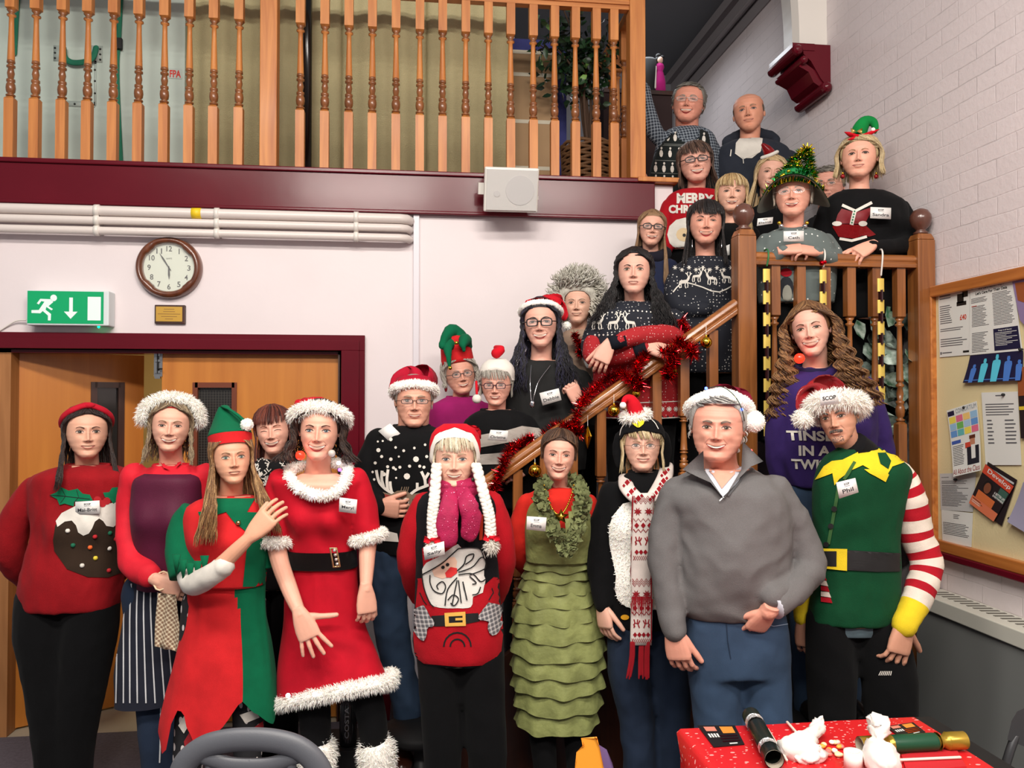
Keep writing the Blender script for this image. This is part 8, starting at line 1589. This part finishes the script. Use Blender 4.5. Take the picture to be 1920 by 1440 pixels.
for i in range(48):
 a = -math.pi+2*math.pi*i/48; dr = .05*math.sin(3*a+1)
 ri.append(H_.W((.40*math.sin(a), .04-.46*math.cos(a), .66+.03*math.cos(a)))); ro.append(H_.W(((.72+dr*.3)*math.sin(a), .04-(.66+dr)*math.cos(a), .60+.16*max(0, math.cos(a))-.36*abs(math.sin(a))**2.2-.12*max(0, -math.cos(a)))))
md = [a.lerp(b, .5)+UP*.008 for a, b in zip(ri, ro)]; m.rings([ri, md, ro], fu, False); m.rings([[p+UP*.006 for p in r] for r in (ri, md, ro)], fg, False); m.rings([[p+UP*.006 for p in ri], [H_.W((.36*math.sin(a), .04-.40*math.cos(a), .95)) for a in (-math.pi+2*math.pi*i/48 for i in range(48))], [H_.W((.2*math.sin(a), .04-.2*math.cos(a), 1.05)) for a in (-math.pi+2*math.pi*i/48 for i in range(48))]], fg); s.part('felt_hat', m, 'green felt hat with pale drooping underside')
tg_ = [mat('tinsel_green', (20, 150, 60), .15, metal=1), mat('tinsel_gold', (240, 210, 60), .15, metal=1), mat('tinsel_dark', (10, 80, 40), .2, metal=1)]; m = MB(); pts = []
for _ in range(1500):
 t = R.random()**1.3; c = s.p(1490+20*t, 346-66*t, .0-.02*t); a = R.uniform(0, 6.28); r = (1-t)*.105+.008; d = Vector((math.cos(a), math.sin(a), .25)); pts.append((c+d*r*.75, d))
for i in range(500):
 a = -1.7+3.4*i/500; pts.append((H_.W((.56*math.sin(a), .04-.56*math.cos(a), .66-.15*abs(math.sin(a))**2)), UP-FH*.3))
m.blades(pts, tg_[0], .035, .0022, ms=tg_); s.part('tinsel_tree', m); m = MB(); c = s.p(1513, 283, -.02)
for k in range(10): a = k*.628+.3; d = CR*math.cos(a)+UP*math.sin(a)-FH*.2; m.tube([c, c+d*.035], [.010, .003], tg_[1], 6)
s.part('gold_star', m)
for k in range(16): m = MB(); t = R.random(); m.ball(s.p(1478+24*t+R.uniform(-24, 24)*(1-t), 344-60*t, -.08*(1-t)-.02), .009, tg_[1], 8, 6); s.part('gold_berry', m)
m = MB()
for e in (-1, 1): m.ball(s.p(1487+e*22, 424, -.07), .012, mat('silver', (210, 210, 214), .15, metal=1), 10, 8); m.ball(s.p(1487+e*26, 418, -.06), .009, gold, 10, 8)
s.part('metal_necklace', m); s.badge(MB().rings([[s.p(x, y, -.165) for x in (1460, 1510)] for y in (430, 460)], blk, False, closed=False), 'Cath', zz(1400, 200, 5.333, (370, 1245), (572, 1240), (572, 1345), (370, 1348))); s.finish()
def dec(s, g):
 z7 = lambda *p: zz(1400, 200, 5.333, *p); vr = mat('velvet_red_print', (120, 12, 24), .6)
 g.dp(vr, z7((950, 1020), (1090, 1060), (1240, 1010), (1240, 1060), (1190, 1150), (1130, 1170), (950, 1170), (890, 1150), (910, 1080)), .003); g.dp(sqr, z7((860, 1200), (900, 1175), (1180, 1180), (1290, 1280), (1230, 1300), (1150, 1290), (1080, 1320), (980, 1310), (920, 1300)), .004)
 g.dl(wht, z7((955, 985), (1090, 1045), (1250, 960)), 5.5, .0045); g.dl(wht, z7((1085, 1030), (1050, 1180)), 7, .0045); g.dc(wht, 1400+905/5.333, 200+1170/5.333, 9, 4.5, off=.0055); g.dc(wht, 1400+1160/5.333, 200+1168/5.333, 8, 5, off=.0055); g.dl(wht, z7((930, 1320), (1050, 1340), (1200, 1300)), 5, .0045)
 for k in range(5): g.dc(mat('holly_green', (14, 120, 80)), 1400+(1080-6*k)/5.333, 200+(1050+27*k)/5.333, 1.6, off=.006, n=6)
s = mk('person with short blonde hair, black top and green mini-hat headband by the brick wall', 3.98, 1618, (234, 172, 148), (1611, 296, 42), ([(206, 182, 138), (168, 144, 106), (226, 206, 164)], dict(end=.08, n=420, vol=.14, part=-1.6, flare=.3, fringe=0, hl=.80)), [(358, 1580, 1644), (362, 1566, 1660), (372, 1550, 1680), (390, 1540, 1698), (430, 1542, 1702), (475, 1546, 1704), (540, 1548, 1700), (600, 1552, 1698)], cloth('black_fine_knit', (10, 10, 12)), [dict(pts=[(1552, 392, 0, 16), (1542, 430, 0, 18), (1548, 470, 0, 15)], sk=False), dict(pts=[(1690, 392, 0, 18), (1702, 430, -.02, 20), (1698, 458, -.10, 18), (1660, 464, -.19, 15), (1634, 460, -.23, 10)], hand=dict(dir=(-.80, .42, -.22), back=(-.1, -.7, -.7), side=1, s=.98, curls=[(20, 30, 20), (34, 34, 22), (40, 34, 22), (42, 34, 22)], thumb=(30, 10), spread=8))], foot=LZ, top='black_top', hk=dict(smile=.35, yaw=-2, roll=1, wide=1.03, fat=.3), face=dict(brow=(150, 116, 84), lash=2.0, lip=(190, 90, 90)), decal=dec, bulge=((1590, 420, 20, .03), (1650, 420, 20, .03)))
m = MB(); m.tube([s.p(1611+30*math.sin(a), 262-14*math.cos(a)+12, .02) for a in (-1.5+3*i/14 for i in range(15))], .004, redf, 8); s.part('headband', m)
m = MB(); m.tube([s.p(1612, 254, 0), s.p(1612, 244, -.01), s.p(1622, 229, -.01), s.p(1636, 229, -.02), s.p(1642, 240, -.03), s.p(1641, 248, -.03)], [.036, .037, .030, .022, .014, .007], cloth('mini_hat_green', (10, 130, 60)), 16, res=24); s.part('mini_elf_hat', m)
m = MB(); 
for e, f in ((1612, 0),):
 for (x0, y0), (x1, y1) in (((1600, 254), (1584, 248)), ((1606, 258), (1590, 262)), ((1622, 254), (1648, 243)), ((1620, 258), (1640, 262)), ((1612, 258), (1630, 250)), ((1612, 258), (1596, 252))): m.tube([s.p(x0, y0, -.03), s.p((x0+x1)/2, (y0+y1)/2, -.045), s.p(x1, y1, -.04)], [.016, .014, .003], redf, 8, res=6, flat=.6)
s.part('mini_hat_collar', m); m = MB(); m.ball(s.p(1637, 243, -.05), .010, white_fur, 10, 8); s.part('pompom', m)
m = MB(); gb2 = mat('gold_ribbon', (200, 160, 90), .3, metal=.7)
for e in (-1, 1): m.prism([(0, 0), (e*.028, .016), (e*.026, -.014)], lambda u, v: s.p(1606, 246, -.055)+CR*u+UP*v, lambda u, v: s.p(1606, 246, -.045)+CR*u+UP*v, gb2)
s.part('gold_bow', m); m = MB()
for x in (1580, 1643): m = MB(); m.ball(s.p(x, 331, -.03), .011, mat('red_jewel_earring', (150, 30, 34), .2, metal=.4), 10, 8); m.ball(s.p(x, 325, -.03), .006, gold, 8, 6); s.part('earring', m)
s.badge(MB().rings([[s.p(x, y, -.17) for x in (1630, 1670)] for y in (385, 410)], blk, False, closed=False), 'Sandra', zz(1400, 200, 5.333, (1240, 1003), (1445, 1012), (1442, 1125), (1236, 1115))); s.finish()
# ================================================================ DECORATIONS
tr_ = [mat('tinsel_red', (210, 10, 26), .15, metal=1), mat('tinsel_red_deep', (130, 4, 16), .2, metal=1), mat('tinsel_red_bright', (255, 60, 60), .1, metal=1)]
def tinsel(path, r, n, name, lab):
 P_ = [Vector(p) for p in crom([tuple(q) for q in path], 120)]; pts = []; m = MB(); m.tube(P_[::4], .004, tr_[1], 6)
 for _ in range(n):
  i = R.randrange(119); p = P_[i].lerp(P_[i+1], R.random()); t = (P_[i+1]-P_[i]).normalized(); d = Vector((R.uniform(-1, 1), R.uniform(-1, 1), R.uniform(-1, 1))); d = (d-t*d.dot(t)*.8).normalized(); pts.append((p, d))
 m.blades(pts, tr_[0], r, .0017, ms=tr_, jit=.3); o = single(name, m, lab, 'tinsel', tuple(P_[0]), None); return o
yt = YS-.05
def rp(px, py, q=0): return PY(px, py, YS-.04+q)
tinsel([rp(*q) for q in ((925, 920, -.03), (935, 890), (948, 860, -.02), (962, 840, .06), (985, 826, .08), (1000, 822, .06))], .038, 1500, 'tinsel_garland', 'red tinsel at the bottom end of the sloping handrail')
tinsel([rp(*q) for q in ((1012, 830, .08), (1040, 800, .07), (1070, 800, -.05), (1085, 812, -.05), (1078, 790, -.05), (1092, 755, -.04), (1110, 735, .05), (1135, 712, .08), (1165, 700, .05), (1180, 710, -.05), (1200, 725, -.05), (1195, 690, -.05), (1215, 660, .0))], .042, 3600, 'tinsel_garland', 'red tinsel wound round the middle of the sloping handrail')
tinsel([rp(*q) for q in ((1240, 660, -.10), (1262, 660, -.08), (1258, 690, -.07), (1252, 708, -.06), (1262, 660, -.06), (1275, 640, -.05), (1290, 650, -.07), (1300, 665, -.05), (1290, 625, .06), (1275, 600, .06))], .045, 2400, 'tinsel_garland', 'red tinsel bunched at the top of the sloping handrail beside the crossed arms')
tinsel([P(*q) for q in ((1076, 625, 4.06), (1084, 640, 4.04), (1092, 650, 4.04), (1086, 660, 4.04), (1096, 665, 4.04))], .035, 900, 'tinsel_garland', 'small bunch of red tinsel at the neck of the curly grey-haired person')
gg_ = mat('gold_bauble', (236, 190, 60), .12, metal=1)
def bauble(x, y, r, lab, top):
 c = PY(x, y, YS-.06); t = thing('bauble', lab, 'bauble', c, 'gold baubles under the rail'); m = MB(); rr = r/FPX*3.6; m.ball(c, rr, gg_, 20, 14); obj('globe', m, t, c); m = MB(); m.tube([c+UP*rr*.9, c+UP*(rr+.008)], .006, gg_, 8, round_=False); m.tube([c+UP*(rr+.008), PY(x, top, YS-.05)], .0012, whitep, 5); obj('hanger', m, t, c)
bauble(1324, 642, 11, 'gold bauble highest under the sloping handrail, nearest the big newel', 610); bauble(1260, 695, 9, 'gold bauble hanging below the bunched red tinsel', 660); bauble(1151, 770, 11, 'gold bauble just left of the penguin hat', 740); bauble(1003, 883, 12, 'gold bauble lowest on the rail, left of the green-dressed woman', 860); bauble(1193, 738, 8, 'small dull gold bauble above the penguin hat', 715)
for x, y in ((1102, 818),):
 c = PY(x, y, YS-.06); m = MB(); 
 for k in range(6): d = (CR*math.cos(k*1.047)+FH*math.sin(k*1.047)); m.add([c+d*.018, c+d.cross(UP)*.006, c-d.cross(UP)*.006, c+UP*.045, c-UP*.055], [(0, 1, 3), (0, 3, 2), (0, 4, 1), (0, 2, 4)], gg_)
 m.tube([c+UP*.045, c+UP*.09], .0012, whitep, 5); single('star_ornament', m, 'gold pointed star drop hanging between the rail and the green-dressed woman', 'ornament', tuple(c), flat=True)
gk = mat('gold_card', (226, 196, 96), .4, metal=.3); bk2 = mat('dark_card', (48, 14, 20), .5)
for px, y0, lab, cc, n in ((1437, 498, 'paper chain nearest the big newel hanging from the landing rail', mat('green_tape', (40, 110, 60), .6), 15), (1543, 500, 'paper chain above the curly haired person', whitep, 6), (1651, 516, 'paper chain hanging in front of the frosted leaves', whitep, 13)):
 yy = YS-.07; c0 = PY(px, y0, yy); t = thing('paper_chain', lab, 'paper chain', c0, 'gold and dark paper chains')
 m = MB(); m.tube([PY(px-4, 470, YS+.0), PY(px+2, 468, yy+.02), PY(px+4, 480, yy-.01), PY(px+1, y0, yy)], .004, cc, 6, res=16); obj('hanging_loop', m, t, c0)
 for k in range(n):
  z = c0.z-.045-k*.049; m = MB(); ax = k % 2; rs = []; mm_ = gk if k % 2 == 0 else bk2
  for i in range(17):
   a = 2*math.pi*i/16; d = Vector((math.cos(a)*.019, math.sin(a)*.010, 0)) if ax == 0 else Vector((math.cos(a)*.010, math.sin(a)*.020, 0)); dd2 = Vector((0, 0, .026))
   rs.append([Vector((c0.x, yy, z))+Vector((math.cos(a)*.017*(1 if ax == 0 else .35), -.012*(0 if ax else 1)*0+math.sin(a)*.017*(.35 if ax == 0 else 1), 0))+UP*(s_*(.030 if ax == 0 else .026)) for s_ in (-1, 1)])
  m.rings(rs, mm_, False, closed=False); obj('paper_link', m, t, c0)
m = MB(); c = PY(1541, 493, YS-.08); m.ball(c, .012, tr_[0], 10, 8); m.ball(c+Vector((.014, 0, .004)), .009, tr_[0], 8, 6); single('red_bell', m, 'small shiny red bell on the middle paper chain', 'bell', tuple(c))
lv = [mat('frosted_leaf', (52, 92, 66), .45, col2=(190, 206, 194), vs=26), mat('frosted_leaf_dark', (22, 40, 30), .45, col2=(120, 134, 126), vs=30), mat('frosted_leaf_light', (80, 140, 104), .4, col2=(206, 224, 210), vs=24)]
t = thing('frosted_poinsettia', 'artificial plant with big frosted green leaves behind the right landing balusters', 'plant', PY(1640, 900, YS+.25)); B0 = Vector(t.location); B0.z = LZ; t.location = B0
m = MB(); m.lathe((B0.x, B0.y, LZ), [(.08, 0), (.11, .16), (.10, .16), (.09, .14)], mat('dark_pot', (30, 24, 22), .6), 20); obj('pot', m, t, B0); m = MB()
for k in range(7): m.tube([B0+UP*.12, B0+Vector((R.uniform(-.06, .06), R.uniform(-.04, .04), .4)), B0+Vector((R.uniform(-.12, .16), R.uniform(-.06, .04), R.uniform(.55, .9)))], [.008, .006, .004], mat('plant_stem', (40, 50, 34), .7), 6, res=8)
obj('stem', m, t, B0); m = MB()
for k in range(64):
 px, py = R.uniform(1592, 1706), R.uniform(575, 790); p = PY(px, py, YS+R.uniform(.07, .25)); d = Vector((R.uniform(-1, 1), R.uniform(-.6, 0), R.uniform(-1.2, .1))); leaf(m, p, d, R.uniform(.10, .17), R.uniform(.03, .048), R.choices(lv, (4, 5, 2))[0], Vector((R.uniform(-.3, .3), 1, R.uniform(-.3, .3))))
obj('foliage', m, t, B0)
m = MB(); c = PY(1520, 540, YS+.07); fb = mat('blue_foil', (90, 110, 150), .12, metal=1)
for k in range(40): p = c+Vector((R.uniform(-.03, .03), R.uniform(0, .02), R.uniform(-.13, .08))); leaf(m, p, Vector((R.uniform(-1, 1), -.3, R.uniform(-1, 1))), .05, .007, fb)
single('foil_decoration', m, 'blue-silver foil decoration behind the landing balusters above the curly hair', 'decoration', tuple(c)); 
m = MB(); c = P(653, 1330, 3.45); bt = mat('bottle_black', (22, 22, 24), .2, coat=.4); zb_ = P(653, 1395, 3.45).z; hb_ = P(653, 1290, 3.45).z-zb_; t = thing('drinks_bottle', 'dark drinks bottle lettered COSTA between the black tights', 'bottle', (c.x, c.y, zb_)); m.lathe((c.x, c.y, zb_), [(.034, 0), (.037, .01), (.037, hb_*.72), (.03, hb_*.78), (.034, hb_*.8), (.034, hb_)], bt, 24); obj('bottle_body', m, t, (c.x, c.y, zb_))
m = MB(); lay3(m, mat('bottle_lettering', (140, 140, 144), .5), 'COSTA', lambda u, v: Vector((c.x-.012+.018*(1-v), c.y-.038-.0*v, zb_+.04+(hb_*.55)*u)), .02); obj('bottle_lettering', m, t, (c.x, c.y, zb_), True)
tb_ = mat('storage_grey', (60, 62, 66), .6); m = MB(); c = P(653, 1395, 3.5); m.box((c.x-.16, c.y-.12, 0), (c.x+.16, c.y+.12, zb_), black); bevel(single('low_stool', m, 'low black stool carrying the dark drinks bottle', 'stool', (c.x, c.y, 0), flat=True))
# ================================================================ TABLE
TZ = .745; tx0, tx1, ty0, ty1 = PZ(1276, 1368, TZ).x, PZ(1712, 1345, TZ).x, .9, PZ(1276, 1368, TZ).y
t = thing('folding_table', 'dark folding table under the red party tablecloth', 'table', ((tx0+tx1)/2, 1.6, 0)); B0 = tuple(t.location)
m = MB(); m.box((tx0+.03, ty0, TZ-.04), (tx1+.07, ty1+.02, TZ-.004), black); bevel(obj('tabletop', m, t, B0, True), .006)
for x in (tx0+.09, tx1): 
 for y in (ty0+.1, ty1-.08): m = MB(); m.tube([(x, y, 0.005), (x, y, TZ-.04)], .014, cm, 8, round_=False); obj('leg', m, t, B0)
def tclm():
 m = mat('party_cloth_red', (206, 30, 36), .4); nt = m.node_tree; b = nt.nodes['Principled BSDF']; tc = nt.nodes.new('ShaderNodeTexCoord'); cur = None
 for sc, th, off in ((26, .17, 0), (34, .14, 3.3), (48, .12, 7)):
  mp = nt.nodes.new('ShaderNodeMapping'); mp.inputs['Location'].default_value = (off, off, 0); mp.inputs['Scale'].default_value = (1, 1.7, 1); mp.inputs['Rotation'].default_value = (0, 0, off); v = nt.nodes.new('ShaderNodeTexVoronoi'); v.inputs['Scale'].default_value = sc; nt.links.new(tc.outputs['Object'], mp.inputs[0]); nt.links.new(mp.outputs[0], v.inputs['Vector'])
  l = nt.nodes.new('ShaderNodeMath'); l.operation = 'LESS_THAN'; l.inputs[1].default_value = th; nt.links.new(v.outputs['Distance'], l.inputs[0]); mx = nt.nodes.new('ShaderNodeMix'); mx.data_type = 'RGBA'; mx.inputs[6].default_value = lin((206, 30, 36))+(1,); mx.inputs[7].default_value = lin((240, 170, 165))+(1,)
  if cur: nt.links.new(cur, mx.inputs[6])
  nt.links.new(l.outputs[0], mx.inputs[0]); cur = mx.outputs[2]
 nt.links.new(cur, b.inputs['Base Color']); return m
pc_ = tclm(); m = MB(); n = 24; xx = [tx0-.012]*3+[tx0+(tx1-tx0)*i/n for i in range(n+1)]; zs = [TZ-.16, TZ-.08, TZ-.01]+[TZ]*(n+1); rs = []
for j in range(30):
 y = ty0+(ty1-ty0)*j/29; rs.append([Vector((x-(.02*math.sin(j*.8) if z < TZ-.05 else 0)*.6, y, z+.0025+.002*noise.noise(Vector((x*9, y*9, 0))))) for x, z in zip(xx, zs)])
m.rings(rs, pc_, False, closed=False); m.rings([[p-UP*.003+(Vector((.003, 0, 0)) if p.z < TZ-.05 else Vector()) for p in r] for r in rs], pc_, False, closed=False); single('tablecloth', m, 'red paper tablecloth with white Christmas print over the front right table', 'tablecloth', (1.1, 1.6, TZ))
def T(px, py, h=0): return PZ(px, py, TZ+.004+h)
def cracker(a, b, r, cols, label, open_end=None):
 a, b = Vector(a), Vector(b); t = thing('christmas_cracker', label, 'cracker', a.lerp(b, .5)-UP*r); B = t.location.copy(); L = b-a; m = MB(); pr = ((0, 1), (.17, 1), (.21, .55), (.24, .5), (.28, .95), (.30, 1), (.70, 1), (.72, .95), (.76, .5), (.79, .55), (.83, 1), (1, 1))
 m.tube([a+L*t_ for t_, _ in pr], [r*k for _, k in pr], cols[0], 20, cap=False, mf=lambda i, j: cols[1] if 4 < i < 7 else cols[0]); obj('cracker_tube', m, t, B)
 m = MB()
 for t0, t1 in ((.17, .25), (.74, .83)): m = MB(); m.tube([a+L*t0, a+L*((t0+t1)/2), a+L*t1], [r*1.05, r*.62, r*1.05], cols[2], 12, cap=False); obj('foil_band', m, t, B)
 m = MB(); m.tube([a-L*.001, a+L*.10], r*.93, mat('card_inside', (176, 168, 150), .7), 20, cap=False, round_=False); obj('card_inside', m, t, B)
sil = mat('crumpled_silver', (214, 214, 214), .25, metal=.7, bump=1, bs=60); dkc = mat('cracker_black_green', (26, 34, 30), .3); gcc = mat('cracker_gold', (170, 140, 50), .28, metal=.6); gr2 = mat('cracker_green', (8, 70, 44), .35)
cracker(T(1452, 1424, .028), T(1408, 1342, .028), .026, (dkc, dkc, sil), 'black and silver pulled cracker lying nearest the left of the table'); cracker(T(1612, 1398, .026), T(1808, 1388, .026), .024, (gcc, gr2, gcc), 'gold and green cracker lying on the right of the table')
wt = mat('white_tissue', (236, 232, 226), .7, sss=.2)
def tissue(pts, rr, lab, nm='tissue_bundle'):
 m = MB(); m.tube(pts, rr, wt, 20, res=20); m.folds(.012, (30, 30, 30), R.random()*9); m.folds(.005, (80, 80, 80)); c = Vector(pts[0]); single(nm, m, lab, 'tissue', (c.x, c.y, TZ+.004))
tissue([T(1478, 1402, .02), T(1500, 1400, .03), T(1520, 1382, .03), T(1535, 1362, .04), T(1540, 1350, .055)], [.03, .036, .022, .02, .008], 'crumpled white tissue beside the black cracker'); tissue([T(1655, 1425, .035), T(1645, 1405, .045), T(1645, 1385, .06), T(1648, 1362, .085), T(1640, 1350, .10)], [.045, .036, .016, .030, .018], 'white tissue tied in the middle standing in front of the gold cracker'); tissue([T(1512, 1412, .02), T(1536, 1414, .018), T(1500, 1420, .014)], [.022, .022, .014], 'small white tissue lump behind the scattered sweets')
m = MB(); c = T(1600, 1440); m.lathe((c.x, c.y, TZ+.004), [(.0, .0), (.024, 0), (.024, .045), (.015, .045), (.013, .030), (.0, .028)], wt, 20); single('tea_light', m, 'short white candle at the front edge of the table', 'candle', (c.x, c.y, TZ+.004))
cs = [mat('sweet_%d' % k, c, .3) for k, c in enumerate(((240, 200, 190), (230, 120, 110), (250, 235, 180), (240, 170, 70), (250, 250, 245)))]
for k in range(26):
 c = T(R.uniform(1508, 1578), R.uniform(1395, 1428)); m = MB(); m.ball(c+UP*.007, (R.uniform(.008, .013), .008, .006), cs[k % 5], 10, 6, Matrix.Rotation(k, 3, 'Z')); single('sweet', m, 'small %s sweet in the scatter on the red tablecloth' % ('pale pink', 'coral red', 'cream yellow', 'orange', 'white')[k % 5], 'sweet', tuple(c), 'sweets scattered on the table')
def nap(q, lab, txt=None):
 m = MB(); w_ = [T(*p, h=.002) for p in q]; dkp = mat('joke_card_black', (20, 18, 20), .5); f = lambda u, v, o=0: (w_[0]*(1-u)+w_[1]*u)*(1-v)+(w_[3]*(1-u)+w_[2]*u)*v+UP*o
 m.add(w_+[p-UP*.002 for p in w_], [(0, 1, 2, 3), (7, 6, 5, 4), (0, 4, 5, 1), (1, 5, 6, 2), (2, 6, 7, 3), (3, 7, 4, 0)], dkp); rect(m, mat('card_flesh', (214, 130, 110), .6), f, .12, .08, .42, .3, .0006); rect(m, mat('card_orange', (226, 140, 50), .6), f, .55, .08, .9, .42, .0006)
 for k in range(4): rect(m, paper, f, .1+.08*k, .42, .15+.08*k, .6, .0006)
 for k in range(3): rect(m, tr_[0], f, .38, .52+.13*k, .92, .58+.13*k, .0006)
 rect(m, paper, f, .55, .9, .8, .95, .0006); single('printed_card', m, lab, 'card', tuple(w_[3]), flat=True)
nap([(1308, 1360), (1378, 1360), (1396, 1395), (1338, 1400)], 'black printed card with red print at the table\'s left back corner'); nap([(1660, 1362), (1712, 1354), (1735, 1372), (1690, 1382)], 'black printed card half under the gold and green cracker')
m = MB(); w_ = [T(1690, 1418), T(1790, 1402), T(1812, 1440), T(1700, 1450)]; rn = mat('red_napkin', (190, 24, 34), .8); m.add([p+UP*.005 for p in w_]+[p+UP*.0 for p in w_], [(0, 3, 2, 1), (4, 5, 6, 7), (0, 1, 5, 4), (1, 2, 6, 5), (2, 3, 7, 6), (3, 0, 4, 7)], rn); single('red_napkin', m, 'folded red napkin under the straw in front of the gold cracker', 'napkin', tuple(w_[0]), flat=True)
for a, b, lab in (((1688, 1425), (1800, 1420), 'white paper straw lying on the red napkin'), ((1440, 1368), (1475, 1425), 'pale cracker snap strip beside the black cracker'), ((1476, 1354), (1492, 1372), 'thin pink strip behind the white tissue')):
 m = MB(); m.tube([T(*a, h=.010), T(*b, h=.010)], .004, mat('pale_straw', (230, 214, 200), .5), 6); single('paper_strip', m, lab, 'strip', tuple(T(*a)))
# ================================================================ CHAIRS in front
ga = mat('chair_plastic_grey', (84, 86, 92), .45, bump=.05, bs=300); d_ = 2.05; def_ = 0
cx = P(468, 1400, d_); t = thing('stacking_chair', 'grey plastic chair back with an arched top rim at the bottom left', 'chair', (cx.x, cx.y, 0)); B0 = tuple(t.location)
def cp_(px, py, q=0): return P(px, py, d_+q)
m = MB(); arc = [(338, 1455), (352, 1425), (385, 1400), (425, 1389), (470, 1386), (515, 1389), (555, 1400), (585, 1422), (604, 1455), (612, 1500)]
m.tube([cp_(x, y) for x, y in [(330, 1500)]+arc], [.030]*11, ga, 14, res=50, flat=.6, up=(0, -1, 0)); 
m.tube([cp_(x, y, .0) for x, y in ((385, 1418), (425, 1432), (470, 1436), (515, 1432), (560, 1415))], [.022, .020, .020, .020, .022], ga, 12, res=30, flat=.5, up=(0, -1, 0))
for x in (395, 430, 470, 510, 545): m.tube([cp_(x, 1432, .0), cp_(x, 1520, .02)], .014, ga, 10, flat=.5, up=(0, -1, 0))
obj('backrest', m, t, B0); m = MB(); q = cp_(468, 1600); m.box((q.x-.21, q.y-.05, .43), (q.x+.21, q.y+.36, .46), ga); bevel(obj('seat', m, t, B0, True), .01)
for ex in (-1, 1): 
 for ey in (0, 1): m = MB(); m.tube([(q.x+ex*.19, q.y+.35*ey-.03, .005), (q.x+ex*.18, q.y+.31*ey, .43)], .012, cm, 8, round_=False); obj('leg', m, t, B0)
og_ = mat('orange_panel', (240, 160, 50), .4); pp_ = mat('purple_panel', (112, 92, 142), .5); d2_ = 2.15; c = P(1115, 1410, d2_); t = thing('child_chair', 'orange and purple curved chair back at the bottom centre', 'chair', (c.x, c.y, 0)); B0 = tuple(t.location)
def slab(px_pts, d, th, m_, nm):
 m = MB(); m.prism(px_pts, lambda x, y: P(x, y, d), lambda x, y: P(x, y, d+th), m_); bevel(obj(nm, m, t, B0, True), .005)
slab([(1093, 1387), (1117, 1385), (1124, 1400), (1132, 1440), (1136, 1520), (1080, 1520), (1078, 1440), (1084, 1412), (1093, 1398)], d2_, .03, og_, 'orange_back'); slab([(1122, 1400), (1135, 1408), (1148, 1430), (1158, 1470), (1160, 1520), (1134, 1520), (1130, 1440)], d2_+.02, .03, pp_, 'purple_side')
m = MB(); m.box((c.x-.16, c.y-.02, .42), (c.x+.16, c.y+.3, .45), og_); obj('seat', m, t, B0, True)
for ex in (-1, 1):
 for ey in (0, 1): m = MB(); m.tube([(c.x+ex*.14, c.y+.26*ey+.01, .005), (c.x+ex*.13, c.y+.26*ey+.01, .45 if ey else .6)], .012, cm, 8, round_=False); obj('leg', m, t, B0)
d3 = 2.3; c = P(1930, 1400, d3); t = thing('folding_chair', 'dark folding chair corner cut by the right edge at the bottom', 'chair', (c.x, c.y, 0)); B0 = tuple(t.location)
slab([(1908, 1335), (1924, 1328), (2040, 1328), (2040, 1420), (1925, 1400), (1890, 1386), (1898, 1352)], d3, .03, mat('chair_fabric_dark', (50, 50, 52), .8), 'backrest')
m = MB(); m.tube([P(1904, 1380, d3+.01), P(1884, 1440, d3+.0), P(1830, 1640, d3)], .012, cm, 8, res=10); obj('leg', m, t, B0); m = MB(); m.tube([P(2030, 1380, d3+.01), P(2050, 1640, d3)], .012, cm, 8); obj('leg', m, t, B0); m = MB(); q = P(1960, 1500, d3+.1); m.box((q.x-.15, q.y-.05, .43), (q.x+.25, q.y+.3, .46), black); obj('seat', m, t, B0, True)
c = P(790, 1400, 3.42); t = thing('office_stool', 'round dark stool base with chrome rim behind the black trousers at centre', 'stool', (c.x, c.y, 0)); B0 = tuple(t.location)
m = MB(); m.lathe((c.x, c.y, .01), [(.20, 0), (.20, .02), (.05, .04), (.03, .06), (.03, .3)], mat('stool_dark', (46, 46, 48), .5), 30); obj('stool_base', m, t, B0); m = MB(); m.tube([(c.x+.2*math.cos(a), c.y+.2*math.sin(a), .02) for a in (i*.2618 for i in range(25))], .008, ch, 8, cap=False); obj('chrome_rim', m, t, B0)
m = MB(); m.lathe((c.x, c.y, .3), [(.14, 0), (.16, .02), (.15, .05), (.02, .06)], black, 24); obj('seat', m, t, B0)
